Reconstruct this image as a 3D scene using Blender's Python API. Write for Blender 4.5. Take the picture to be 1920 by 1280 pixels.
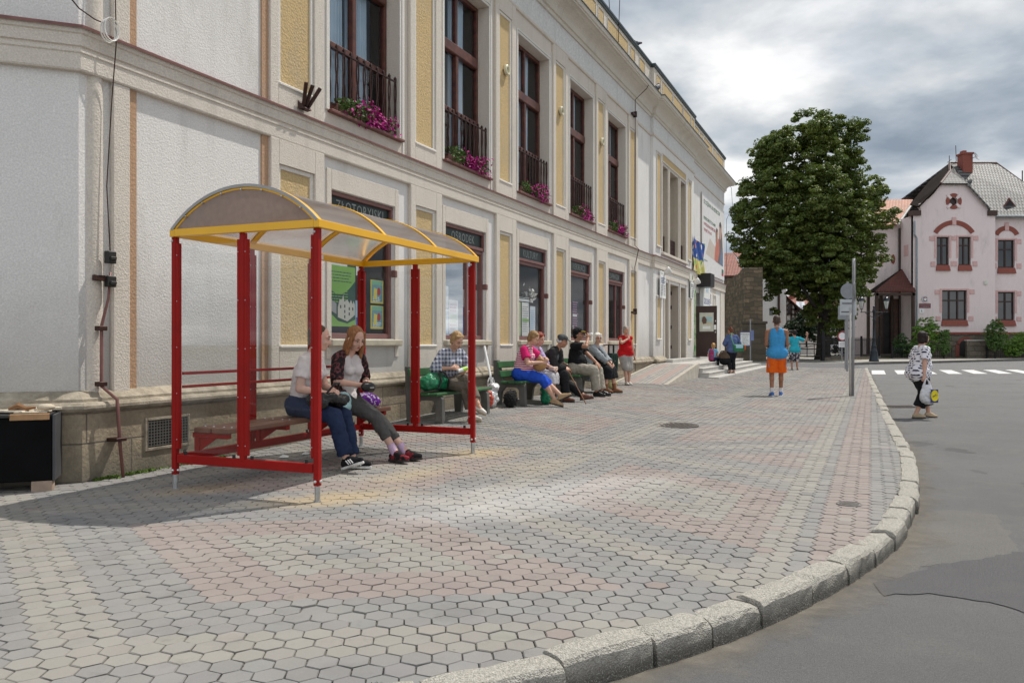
import bpy, bmesh, math, random
import numpy as np
from mathutils import Vector, Matrix, Quaternion
R=math.radians
random.seed(7); rng=np.random.default_rng(11)
scene=bpy.context.scene
COL=scene.collection
for _o in list(bpy.data.objects): bpy.data.objects.remove(_o)

# ------------------------------------------------------------------ camera
cam=bpy.data.objects.new('camera',bpy.data.cameras.new('camera')); COL.objects.link(cam)
cam.location=(0,0,1.2); cam.rotation_euler=(R(90),0,0)
cam.data.sensor_width=36; cam.data.lens=1500/1920*36
cam.data.shift_y=3/1920
cam.data.clip_start=.05; cam.data.clip_end=2000
scene.camera=cam
# ------------------------------------------------------------------ light
SUN_AZ=R(37); SUN_EL=R(59)          # direction towards the sun
sd=Vector((math.cos(SUN_EL)*math.cos(SUN_AZ),math.cos(SUN_EL)*math.sin(SUN_AZ),math.sin(SUN_EL)))
sun=bpy.data.objects.new('sun',bpy.data.lights.new('sun','SUN')); COL.objects.link(sun)
sun.data.energy=4.0; sun.data.angle=R(.6); sun.data.color=(1,.955,.88)
sun.rotation_euler=(-sd).to_track_quat('-Z','Y').to_euler(); sun.location=sd*60
world=bpy.data.worlds.new('World'); scene.world=world; world.use_nodes=True
def build_world():
    nt=world.node_tree; N=nt.nodes; L=nt.links; N.clear()
    out=N.new('ShaderNodeOutputWorld')
    sky=N.new('ShaderNodeTexSky'); sky.sky_type='NISHITA'; sky.sun_disc=False
    sky.sun_elevation=SUN_EL; sky.sun_rotation=math.pi/2-SUN_AZ
    bg=N.new('ShaderNodeBackground'); bg.inputs[1].default_value=.1
    L.new(sky.outputs[0],bg.inputs[0])
    tc=N.new('ShaderNodeTexCoord'); sep=N.new('ShaderNodeSeparateXYZ'); L.new(tc.outputs['Generated'],sep.inputs[0])
    def M(op,a,b=None,cl=False):
        n=N.new('ShaderNodeMath'); n.operation=op; n.use_clamp=cl
        for i,v in enumerate((a,b)):
            if v is None: continue
            if isinstance(v,(int,float)): n.inputs[i].default_value=v
            else: L.new(v,n.inputs[i])
        return n.outputs[0]
    z=M('ADD',M('MAXIMUM',sep.outputs[2],0.0),.16)
    comb=N.new('ShaderNodeCombineXYZ'); L.new(M('DIVIDE',sep.outputs[0],z),comb.inputs[0]); L.new(M('DIVIDE',sep.outputs[1],z),comb.inputs[1])
    def noise(scale,detail,rough,off,dist=.0):
        mp=N.new('ShaderNodeMapping'); mp.inputs['Location'].default_value=off; L.new(comb.outputs[0],mp.inputs[0])
        n=N.new('ShaderNodeTexNoise'); n.inputs['Scale'].default_value=scale; n.inputs['Detail'].default_value=detail
        n.inputs['Roughness'].default_value=rough; n.inputs['Distortion'].default_value=dist; L.new(mp.outputs[0],n.inputs['Vector']); return n.outputs[0]
    a=noise(.95,7,.52,(3.15,1.55,0),.15)
    b=noise(2.6,8,.55,(7.3,2.2,0),.25)
    f=M('ADD',M('ADD',M('MULTIPLY',a,.72),M('MULTIPLY',b,.28)),M('MULTIPLY',M('SUBTRACT',1.,M('MULTIPLY',M('MAXIMUM',sep.outputs[2],0.),3.2),True),.045))
    cr=N.new('ShaderNodeValToRGB'); L.new(f,cr.inputs[0]); e=cr.color_ramp.elements
    e[0].position=.40; e[0].color=(.33,.40,.49,1); e[1].position=.61; e[1].color=(1.25,1.25,1.25,1)
    m=e.new(.475); m.color=(.52,.595,.68,1); m=e.new(.545); m.color=(.84,.88,.92,1)
    cb=N.new('ShaderNodeBackground'); L.new(cr.outputs[0],cb.inputs[0])
    dt=N.new('ShaderNodeVectorMath'); dt.operation='DOT_PRODUCT'; L.new(tc.outputs['Generated'],dt.inputs[0]); dt.inputs[1].default_value=(-.45,-.88,.15)   # clouds behind the camera brightened, an added fill for shaded fronts
    L.new(M('ADD',M('MULTIPLY',M('MAXIMUM',dt.outputs['Value'],0.),.55),.82),cb.inputs[1])
    cov=noise(1.4,6,.5,(1.7,9.1,0))
    mf=N.new('ShaderNodeMapRange'); L.new(cov,mf.inputs[0]); mf.inputs[1].default_value=.28; mf.inputs[2].default_value=.42; mf.inputs[3].default_value=.72; mf.inputs[4].default_value=1
    mix=N.new('ShaderNodeMixShader'); L.new(mf.outputs[0],mix.inputs[0]); L.new(bg.outputs[0],mix.inputs[1]); L.new(cb.outputs[0],mix.inputs[2])
    L.new(mix.outputs[0],out.inputs[0])
build_world()
scene.view_settings.view_transform='Standard'; scene.view_settings.look='None'
scene.view_settings.exposure=0; scene.view_settings.gamma=1
scene.render.engine='CYCLES'
scene.cycles.use_denoising=True
scene.cycles.max_bounces=8; scene.cycles.transparent_max_bounces=16
try: scene.cycles.denoiser='OPENIMAGEDENOISE'
except Exception: pass

# ------------------------------------------------------------------ frames of reference
TH=math.atan(673/1500)
DV=Vector((math.sin(TH),math.cos(TH),0)); NV=Vector((math.cos(TH),-math.sin(TH),0))   # along the facade, out of it
P0=Vector((-3.68,6.92,0))
def sm(a,b,x):
    t=np.clip((np.asarray(x,float)-a)/(b-a),0,1); return t*t*(3-2*t)
def so(x,y):
    s=(x-P0.x)*DV.x+(y-P0.y)*DV.y; o=x*NV.x+y*NV.y+6.29; return s,o
def gz(x,y):
    s,o=so(np.asarray(x,float),np.asarray(y,float))
    k=.032*sm(1,7,s)+.022*sm(13,19,s); k=k*(1-sm(33,40,s))
    return k*np.clip(4.3-np.clip(o,0,None),0,None)
def G(x,y): return float(gz(x,y))
def fp(s,o,z=0.):
    p=P0+DV*s+NV*(o-.1); return Vector((p.x,p.y,z))
def at(px,py,z=None):
    """ground point seen at a photo position (1920 wide), z given or the pavement's own height"""
    zz=0. if z is None else z
    for _ in range(30):
        Y=(1.2-zz)*1500/(py-643); X=(px-960)/1500*Y
        if z is not None: break
        zz=.5*zz+.5*G(X,Y)
    return Vector((X,Y,zz))
# ------------------------------------------------------------------ object helpers
def link(o,parent=None):
    COL.objects.link(o)
    if parent is not None: o.parent=parent
    return o
def tag(o,label,cat,group=None):
    o['label']=label; o['category']=cat
    if group: o['group']=group
    return o
def thing(name,label,cat,loc=(0,0,0),rz=0,group=None,rot=None):
    o=bpy.data.objects.new(name,None); COL.objects.link(o); o.location=loc
    o.rotation_euler=rot if rot else (0,0,rz); o.empty_display_size=.2
    return tag(o,label,cat,group)
def copy_tree(o,parent=None):
    c=o.copy(); COL.objects.link(c)
    if parent is not None: c.parent=parent
    for ch in list(o.children): copy_tree(ch,c)
    return c
class MB:
    def __init__(s): s.v=[]; s.f=[]; s.sm=False; s.mi=[]; s.cur=0
    def add(s,vs,fs):
        b=len(s.v); s.v.extend([tuple(p) for p in vs]); s.f.extend([tuple(b+i for i in q) for q in fs]); s.mi.extend([s.cur]*len(fs)); return s
    def box(s,x0,x1,y0,y1,z0,z1,M=None):
        vs=[Vector((x,y,z)) for x in (x0,x1) for y in (y0,y1) for z in (z0,z1)]
        if M is not None: vs=[M@p for p in vs]
        return s.add(vs,[(0,1,3,2),(4,6,7,5),(0,4,5,1),(2,3,7,6),(0,2,6,4),(1,5,7,3)])
    def bbox(s,x0,x1,y0,y1,z0,z1,b=.01,M=None):
        """box with chamfered edges"""
        vs=[];ix={}
        X=(x0,x1);Y=(y0,y1);Z=(z0,z1)
        for i in (0,1):
            for j in (0,1):
                for k in (0,1):
                    sx=1 if i==0 else -1; sy=1 if j==0 else -1; sz=1 if k==0 else -1
                    for a,(dx,dy,dz) in enumerate(((0,b,b),(b,0,b),(b,b,0))):
                        ix[i,j,k,a]=len(vs); vs.append(Vector((X[i]+sx*dx,Y[j]+sy*dy,Z[k]+sz*dz)))
        if M is not None: vs=[M@p for p in vs]
        f=[]
        for i in (0,1): f.append([ix[i,0,0,0],ix[i,0,1,0],ix[i,1,1,0],ix[i,1,0,0]][::(1 if i==0 else -1)])
        for j in (0,1): f.append([ix[0,j,0,1],ix[1,j,0,1],ix[1,j,1,1],ix[0,j,1,1]][::(1 if j==0 else -1)])
        for k in (0,1): f.append([ix[0,0,k,2],ix[0,1,k,2],ix[1,1,k,2],ix[1,0,k,2]][::(1 if k==0 else -1)])
        for i in (0,1):
            for j in (0,1): f.append([ix[i,j,0,0],ix[i,j,1,0],ix[i,j,1,1],ix[i,j,0,1]])
            for k in (0,1): f.append([ix[i,0,k,0],ix[i,1,k,0],ix[i,1,k,2],ix[i,0,k,2]])
        for j in (0,1):
            for k in (0,1): f.append([ix[0,j,k,1],ix[1,j,k,1],ix[1,j,k,2],ix[0,j,k,2]])
        for i in (0,1):
            for j in (0,1):
                for k in (0,1): f.append([ix[i,j,k,0],ix[i,j,k,1],ix[i,j,k,2]])
        return s.add(vs,f)
    def bar(s,p,q,w,h=None,up=Vector((0,0,1)),b=0):
        p=Vector(p);q=Vector(q);h=h or w; z=(q-p); ln=z.length; z=z/ln
        if abs(z.dot(up))>.99: up=Vector((0,1,0))
        x=up.cross(z).normalized(); y=z.cross(x)
        M=Matrix((x,y,z)).transposed().to_4x4(); M.translation=p
        return s.bbox(-w/2,w/2,-h/2,h/2,0,ln,b,M) if b else s.box(-w/2,w/2,-h/2,h/2,0,ln,M)
    def tube(s,pts,r,n=8,cap=True):
        pts=[Vector(p) for p in pts]; rs=r if isinstance(r,(list,tuple)) else [r]*len(pts)
        vs=[];fs=[];px=None
        for i,p in enumerate(pts):
            t=(pts[min(i+1,len(pts)-1)]-pts[max(i-1,0)])
            if t.length<1e-9: t=Vector((0,0,1))
            t.normalize()
            if px is None: a=Vector((0,0,1)) if abs(t.z)<.9 else Vector((1,0,0)); px=(a-t*a.dot(t)).normalized()
            else:
                px=px-t*px.dot(t)
                px=px.normalized() if px.length>1e-6 else Vector((1,0,0))
            py=t.cross(px)
            for k in range(n):
                an=2*math.pi*k/n; vs.append(p+(px*math.cos(an)+py*math.sin(an))*rs[i])
        for i in range(len(pts)-1):
            for k in range(n):
                a=i*n+k;b=i*n+(k+1)%n; fs.append((a,b,b+n,a+n))
        if cap: fs.append(tuple(range(n))[::-1]); fs.append(tuple((len(pts)-1)*n+k for k in range(n)))
        return s.add(vs,fs)
    def lathe(s,prof,n=16,o=(0,0,0),M=None):
        vs=[];fs=[];o=Vector(o)
        for (r,z) in prof:
            for k in range(n):
                an=2*math.pi*k/n; p=Vector((r*math.cos(an),r*math.sin(an),z)); vs.append((M@p if M is not None else p)+o)
        for i in range(len(prof)-1):
            for k in range(n):
                a=i*n+k;b=i*n+(k+1)%n; fs.append((a,b,b+n,a+n))
        fs.append(tuple(range(n))[::-1]); fs.append(tuple((len(prof)-1)*n+k for k in range(n)))
        return s.add(vs,fs)
    def ball(s,c,r,M=None,n=12,m=8):
        c=Vector(c); r=r if isinstance(r,(tuple,list)) else (r,r,r); vs=[];fs=[]
        for i in range(m+1):
            th=math.pi*i/m
            for k in range(n):
                an=2*math.pi*k/n; p=Vector((r[0]*math.sin(th)*math.cos(an),r[1]*math.sin(th)*math.sin(an),r[2]*math.cos(th)))
                vs.append((M@p if M is not None else p)+c)
        for i in range(m):
            for k in range(n):
                a=i*n+k;b=i*n+(k+1)%n; fs.append((a,a+n,b+n,b))
        return s.add(vs,fs)
    def prism(s,poly,axis,a,b):
        """polygon in the other two axes (in order) extruded along axis from a to b"""
        def P(u,v,w):
            return {'x':(w,u,v),'y':(u,w,v),'z':(u,v,w)}[axis]
        n=len(poly); vs=[P(u,v,a) for u,v in poly]+[P(u,v,b) for u,v in poly]
        fs=[tuple(range(n)),tuple(range(n,2*n))[::-1]]+[(i,i+n,(i+1)%n+n,(i+1)%n) for i in range(n)]
        return s.add(vs,fs)
    def quad(s,a,b,c,d): return s.add([a,b,c,d],[(0,1,2,3)])
    def build(s,name,mat,parent=None,smooth=False,bevel=0,loc=None):
        me=bpy.data.meshes.new(name); me.from_pydata(s.v,[],s.f); 
        for m in (mat if isinstance(mat,(list,tuple)) else [mat]): me.materials.append(m)
        if isinstance(mat,(list,tuple)): me.polygons.foreach_set('material_index',s.mi)
        bm=bmesh.new(); bm.from_mesh(me); bmesh.ops.recalc_face_normals(bm,faces=bm.faces); bm.to_mesh(me); bm.free()
        if smooth: me.polygons.foreach_set('use_smooth',[True]*len(me.polygons))
        me.update(); o=bpy.data.objects.new(name,me); link(o,parent)
        if loc is not None: o.location=loc
        if bevel:
            md=o.modifiers.new('edge','BEVEL'); md.width=bevel; md.segments=2; md.limit_method='ANGLE'; md.angle_limit=R(40)
        return o
def npmesh(name,V,F,mat,parent=None,face_col=None,smooth=False):
    """V (n,3), F (m,k) same-size faces"""
    V=np.asarray(V,np.float32); F=np.asarray(F,np.int32); m,k=F.shape
    me=bpy.data.meshes.new(name); me.vertices.add(len(V)); me.vertices.foreach_set('co',V.ravel())
    me.loops.add(m*k); me.loops.foreach_set('vertex_index',F.ravel())
    me.polygons.add(m); me.polygons.foreach_set('loop_start',np.arange(0,m*k,k,dtype=np.int32))
    me.update(calc_edges=True)
    if face_col is not None:
        at_=me.attributes.new('tint','FLOAT_COLOR','FACE'); at_.data.foreach_set('color',np.asarray(face_col,np.float32).ravel())
    me.materials.append(mat)
    me.polygons.foreach_set('use_smooth',[smooth]*m)
    o=bpy.data.objects.new(name,me); return link(o,parent)
# ------------------------------------------------------------------ materials
class NT:
    def __init__(s,name):
        s.m=bpy.data.materials.new(name); s.m.use_nodes=True; s.t=s.m.node_tree; s.N=s.t.nodes; s.L=s.t.links
        s.p=s.N['Principled BSDF']; s.out=s.N['Material Output']
        s.co=s.N.new('ShaderNodeTexCoord')
    def set(s,sock,v):
        if isinstance(v,bpy.types.NodeSocket): s.L.new(v,sock)
        elif isinstance(v,(tuple,list)) and len(v)==3 and sock.type=='RGBA': sock.default_value=(*v,1)
        else: sock.default_value=v
    def map(s,scale=(1,1,1),loc=(0,0,0),rot=(0,0,0),src=None):
        n=s.N.new('ShaderNodeMapping'); n.inputs['Scale'].default_value=scale; n.inputs['Location'].default_value=loc; n.inputs['Rotation'].default_value=rot
        s.L.new(src if src is not None else s.co.outputs['Object'],n.inputs[0]); return n.outputs[0]
    def noise(s,scale,detail=4,rough=.55,vec=None,dist=0):
        n=s.N.new('ShaderNodeTexNoise'); n.inputs['Scale'].default_value=scale; n.inputs['Detail'].default_value=detail
        n.inputs['Roughness'].default_value=rough; n.inputs['Distortion'].default_value=dist
        s.L.new(vec if vec is not None else s.co.outputs['Object'],n.inputs['Vector']); return n.outputs[0]
    def vor(s,scale,vec=None,feature='F1',out='Distance',rand=1):
        n=s.N.new('ShaderNodeTexVoronoi'); n.feature=feature; n.inputs['Scale'].default_value=scale
        if 'Randomness' in n.inputs: n.inputs['Randomness'].default_value=rand
        s.L.new(vec if vec is not None else s.co.outputs['Object'],n.inputs['Vector']); return n.outputs[out]
    def math(s,op,a,b=None,c=None,clamp=False):
        n=s.N.new('ShaderNodeMath'); n.operation=op; n.use_clamp=clamp
        for i,v in enumerate((a,b,c)):
            if v is not None: s.set(n.inputs[i],v)
        return n.outputs[0]
    def ramp(s,f,a,b,lo=0.,hi=1.):
        n=s.N.new('ShaderNodeMapRange'); s.set(n.inputs[0],f)
        for i,v in zip((1,2,3,4),(a,b,lo,hi)): n.inputs[i].default_value=v
        return n.outputs[0]
    def mix(s,f,a,b,mode='MIX'):
        n=s.N.new('ShaderNodeMix'); n.data_type='RGBA'; n.blend_type=mode
        s.set(n.inputs['Factor'],f); s.set(n.inputs['A'],a); s.set(n.inputs['B'],b)
        # the RGBA sockets are the later A/B pair
        ia=[i for i in n.inputs if i.type=='RGBA']; 
        s.set(n.inputs[0],f); s.set(ia[0],a); s.set(ia[1],b)
        return [o for o in n.outputs if o.type=='RGBA'][0]
    def sep(s,vec=None):
        n=s.N.new('ShaderNodeSeparateXYZ'); s.L.new(vec if vec is not None else s.co.outputs['Object'],n.inputs[0]); return n.outputs
    def attr(s,name):
        n=s.N.new('ShaderNodeAttribute'); n.attribute_name=name; return n.outputs['Color']
    def bump(s,h,strength=.3,dist=.01):
        n=s.N.new('ShaderNodeBump'); n.inputs['Strength'].default_value=strength; n.inputs['Distance'].default_value=dist
        s.L.new(h,n.inputs['Height']); s.L.new(n.outputs[0],s.p.inputs['Normal'])
    def done(s,col=None,rough=.7,metal=0,spec=.5,**k):
        if col is not None: s.set(s.p.inputs['Base Color'],col)
        s.set(s.p.inputs['Roughness'],rough); s.set(s.p.inputs['Metallic'],metal); s.set(s.p.inputs['Specular IOR Level'],spec)
        for a,b in k.items(): s.set(s.p.inputs[a],b)
        return s.m
def sc(c,k): return tuple(min(1,x*k) for x in c)
_mc={}
def simple(name,c,rough=.6,metal=0,var=.18,vs=6.,bump=0,bs=60.,spec=.4):
    key=(name,tuple(c))
    if key in _mc: return _mc[key]
    t=NT(name); n=t.noise(vs,5); col=t.mix(t.ramp(n,.3,.7),sc(c,1-var),sc(c,1+var))
    if bump: t.bump(t.noise(bs,4),bump,.004)
    _mc[key]=t.done(col,rough,metal,spec); return _mc[key]
def stucco(name,c,scale=55.,strength=.5,var=.07,stain=None):
    t=NT(name); n=t.noise(1.3,6,.6); col=t.mix(t.ramp(n,.3,.7),sc(c,1-var),sc(c,1+var))
    f=t.noise(scale*.75,6,.72); f2=t.vor(scale*.55)
    col=t.mix(t.ramp(f,.42,.62),sc(c,.80),col)
    st=t.noise(1.1,9,.72,t.map((1,1,.35),(3.1,0,1.7))); col=t.mix(t.ramp(st,.54,.72,0,.45),col,sc((.36,.33,.29),1.))
    sk=t.noise(1.,7,.65,t.map((5.5,5.5,.32))); c2=t.noise(.7,3); col=t.mix(t.math('MULTIPLY',t.ramp(sk,.52,.72,0,.55),t.ramp(c2,.4,.6)),col,sc(c,.66))
    if stain:
        z=t.sep()[2]; nn=t.noise(2.2,8,.7)
        a=t.ramp(t.math('ADD',z,t.math('MULTIPLY',nn,-.9)),stain[0],stain[1],.55,0); col=t.mix(a,col,(.30,.28,.25))
    h=t.math('ADD',t.math('MULTIPLY',f,.7),t.math('MULTIPLY',f2,.5)); t.bump(h,strength,.014)
    return t.done(col,.92,0,.15)
def paint(name,c,rough=.35,var=.06): return simple(name,c,rough,0,var,3.,spec=.5)
def glass(name,tint=(1,1,1),dark=0.,refl=.08,trans=1.,rough=.0):
    """thin pane: clear with a fresnel sheen"""
    t=NT(name); N=t.N; t.N.remove(t.p)
    tr=N.new('ShaderNodeBsdfTransparent'); tr.inputs[0].default_value=(*tint,1)
    gl=N.new('ShaderNodeBsdfGlossy'); gl.inputs['Roughness'].default_value=rough; gl.inputs[0].default_value=(.95,.97,1,1)
    lw=N.new('ShaderNodeLayerWeight'); lw.inputs[0].default_value=.25
    mx=N.new('ShaderNodeMixShader'); mr=N.new('ShaderNodeMapRange'); t.L.new(lw.outputs['Fresnel'],mr.inputs[0])
    mr.inputs[3].default_value=refl; mr.inputs[4].default_value=min(1,refl+.6)
    t.L.new(mr.outputs[0],mx.inputs[0]); t.L.new(tr.outputs[0],mx.inputs[1]); t.L.new(gl.outputs[0],mx.inputs[2])
    t.L.new(mx.outputs[0],t.out.inputs[0]); return t.m
# writing: text turned into a thin mesh
def text_mesh(name,body,size,mat,parent,M,align='CENTER',extrude=.001,xs=1.,spacing=1.):
    cu=bpy.data.curves.new(name,'FONT'); cu.body=body; cu.size=size; cu.align_x=align; cu.align_y='CENTER'; cu.extrude=extrude; cu.space_character=spacing; cu.resolution_u=2
    o=bpy.data.objects.new(name,cu); COL.objects.link(o)
    dg=bpy.context.evaluated_depsgraph_get(); me=bpy.data.meshes.new_from_object(o.evaluated_get(dg)); bpy.data.objects.remove(o)
    me.name=name
    me.transform(M@Matrix.Diagonal((xs,1,1,1))); me.materials.clear(); me.materials.append(mat)
    return link(bpy.data.objects.new(name,me),parent)
def basis(x,y,z,o):
    m=Matrix((Vector(x),Vector(y),Vector(z))).transposed().to_4x4(); m.translation=Vector(o); return m
# ------------------------------------------------------------------ ground, road, pavement
def asphalt(name,base,dust):
    t=NT(name); f=t.noise(260,3,.7); g=t.noise(.55,7,.62); g2=t.noise(3.5,6,.6)
    c=t.mix(t.ramp(g,.36,.66),sc(base,.86),sc(base,1.14)); c=t.mix(t.ramp(g2,.5,.75,0,.6),c,dust)
    c=t.mix(t.ramp(t.noise(95,4,.75),.38,.66,.5,0),c,sc(base,.55)); c=t.mix(t.ramp(f,.35,.7,0,.6),c,sc(base,1.6)); c=t.mix(t.ramp(t.noise(420,2,.5),.62,.72,0,.75),c,(.34,.33,.32))
    wn=t.noise(1.6,4,.5); cv=t.vor(.33,t.map((1,1,1)),'DISTANCE_TO_EDGE'); 
    cr=t.ramp(t.math('ADD',cv,t.math('MULTIPLY',t.math('SUBTRACT',wn,.5),.22)),0.,.006,1,0)
    cr=t.math('MULTIPLY',cr,t.ramp(t.noise(.3,2),.5,.56,0,.5)); c=t.mix(cr,c,sc(base,.5))
    t.bump(t.math('ADD',f,t.math('ADD',t.math('MULTIPLY',t.noise(95,4,.75),1.2),t.math('MULTIPLY',g2,.6))),.8,.014); return t.done(c,.9,0,.25)
M_ROAD=asphalt('asphalt',(.160,.156,.154),(.235,.218,.195))
M_LANE=asphalt('lane_asphalt',(.13,.128,.13),(.17,.165,.155))
def soil():
    t=NT('lawn_soil'); n=t.noise(.4,8,.65); c=t.mix(t.ramp(n,.35,.65),(.05,.075,.02),(.13,.12,.06)); t.bump(t.noise(40,4),.5,.03); return t.done(c,.95,0,.1)
g=MB(); g.quad((-500,-300,-.22),(500,-300,-.22),(500,900,-.22),(-500,900,-.22)); o=g.build('ground',soil()); o['kind']='structure'
g=MB(); xs=[-60,-20,-8,-2,2,8,20,40,90]; ys=[-40,-10,0,4,8,14,22,34,46,54,75]
for i in range(len(xs)-1):
    for j in range(len(ys)-1): g.quad((xs[i],ys[j],-.12),(xs[i+1],ys[j],-.12),(xs[i+1],ys[j+1],-.12),(xs[i],ys[j+1],-.12))
o=g.build('road',M_ROAD); o['kind']='structure'
# repaired patches of the road surface
def patch(name,pts,mat,z):
    r=random.Random(len(pts)); Q=[]
    for (a,b),(c,d) in zip(pts,pts[1:]+pts[:1]):
        n=max(2,int(math.hypot(c-a,d-b)/.06))
        for i in range(n): Q.append((a+(c-a)*i/n+r.gauss(0,.012),b+(d-b)*i/n+r.gauss(0,.012)))
    pts=Q
    m=MB(); m.add([(x,y,z) for x,y in pts],[tuple(range(len(pts)))]); o=m.build(name,mat); o['kind']='structure'; return o
M_PATCH=asphalt('patched_asphalt',(.185,.177,.165),(.25,.23,.20)); M_PATCH2=asphalt('darker_asphalt',(.128,.125,.127),(.165,.157,.15))
def rp(*px): return [tuple(at(x,y,-.12)[:2]) for x,y in px]
patch('road_patch',rp((1735,962),(1780,955),(1870,966),(1890,1000),(1907,1034),(1850,1050),(1770,1058),(1740,1060),(1690,1085),(1645,1078),(1700,1020)),M_PATCH,-.118)
patch('road_patch',rp((1640,1095),(1760,1062),(1905,1036),(1960,1040),(1960,1160),(1860,1130),(1740,1112),(1660,1118)),M_PATCH2,-.1155)
# kerb line: outer edge of the pavement
KP=[(-16,1.2),(-9,1.75),(-4,1.98),(-1.7,2.30),(-.72,2.56),(-.21,2.75),(.085,2.89),(.4,3.10),(.74,3.34),(1.11,3.62),(1.69,4.17),(2.14,4.68),(2.45,5.09),(2.79,5.6),(3.12,6.16),(3.62,7.12),(4.0,7.92),(4.36,8.68),(4.82,9.78),(5.76,12.0),(8.27,17.9),(16.55,37.2),(17.0,38.2)]
def polyres(P,step):
    out=[];
    for (a,b),(c,d) in zip(P[:-1],P[1:]):
        n=max(1,int(math.hypot(c-a,d-b)/step))
        for i in range(n): out.append((a+(c-a)*i/n,b+(d-b)*i/n))
    out.append(P[-1]); return np.array(out)
def chaikin(P,k=2):
    P=np.array(P,float)
    for _ in range(k):
        Q=[P[0]]
        for a,b in zip(P[:-1],P[1:]): Q+= [a*.75+b*.25,a*.25+b*.75]
        Q.append(P[-1]); P=np.array(Q)
    return P
KL=polyres([tuple(p) for p in chaikin(KP,2)],.05)
seg=np.r_[0,np.cumsum(np.hypot(*np.diff(KL,axis=0).T))]
def kpt(t):
    x=np.interp(t,seg,KL[:,0]); y=np.interp(t,seg,KL[:,1]); x2=np.interp(t+.03,seg,KL[:,0]); y2=np.interp(t+.03,seg,KL[:,1])
    if t+.03>=seg[-1]: x2=x; y2=y; x=np.interp(t-.03,seg,KL[:,0]); y=np.interp(t-.03,seg,KL[:,1])
    d=Vector((x2-x,y2-y,0)).normalized(); return Vector((x,y,0)),d,Vector((-d.y,d.x,0))
KW=.15
def inside_kerb(x,y):
    """signed distance to the left (pavement side) of the kerb's outer edge"""
    xs=KL[::4,0]; ys=KL[::4,1]; res=np.full(x.shape,1e9); sg=np.zeros(x.shape)
    for k in range(len(xs)-1):
        ax,ay=xs[k],ys[k]; bx,by=xs[k+1]-ax,ys[k+1]-ay; l2=bx*bx+by*by
        t=np.clip(((x-ax)*bx+(y-ay)*by)/l2,0,1); dx=x-(ax+t*bx); dy=y-(ay+t*by); dd=dx*dx+dy*dy
        m=dd<res; res=np.where(m,dd,res); sg=np.where(m,bx*(y-ay)-by*(x-ax),sg)
    return np.sqrt(res)*np.sign(sg)
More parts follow.
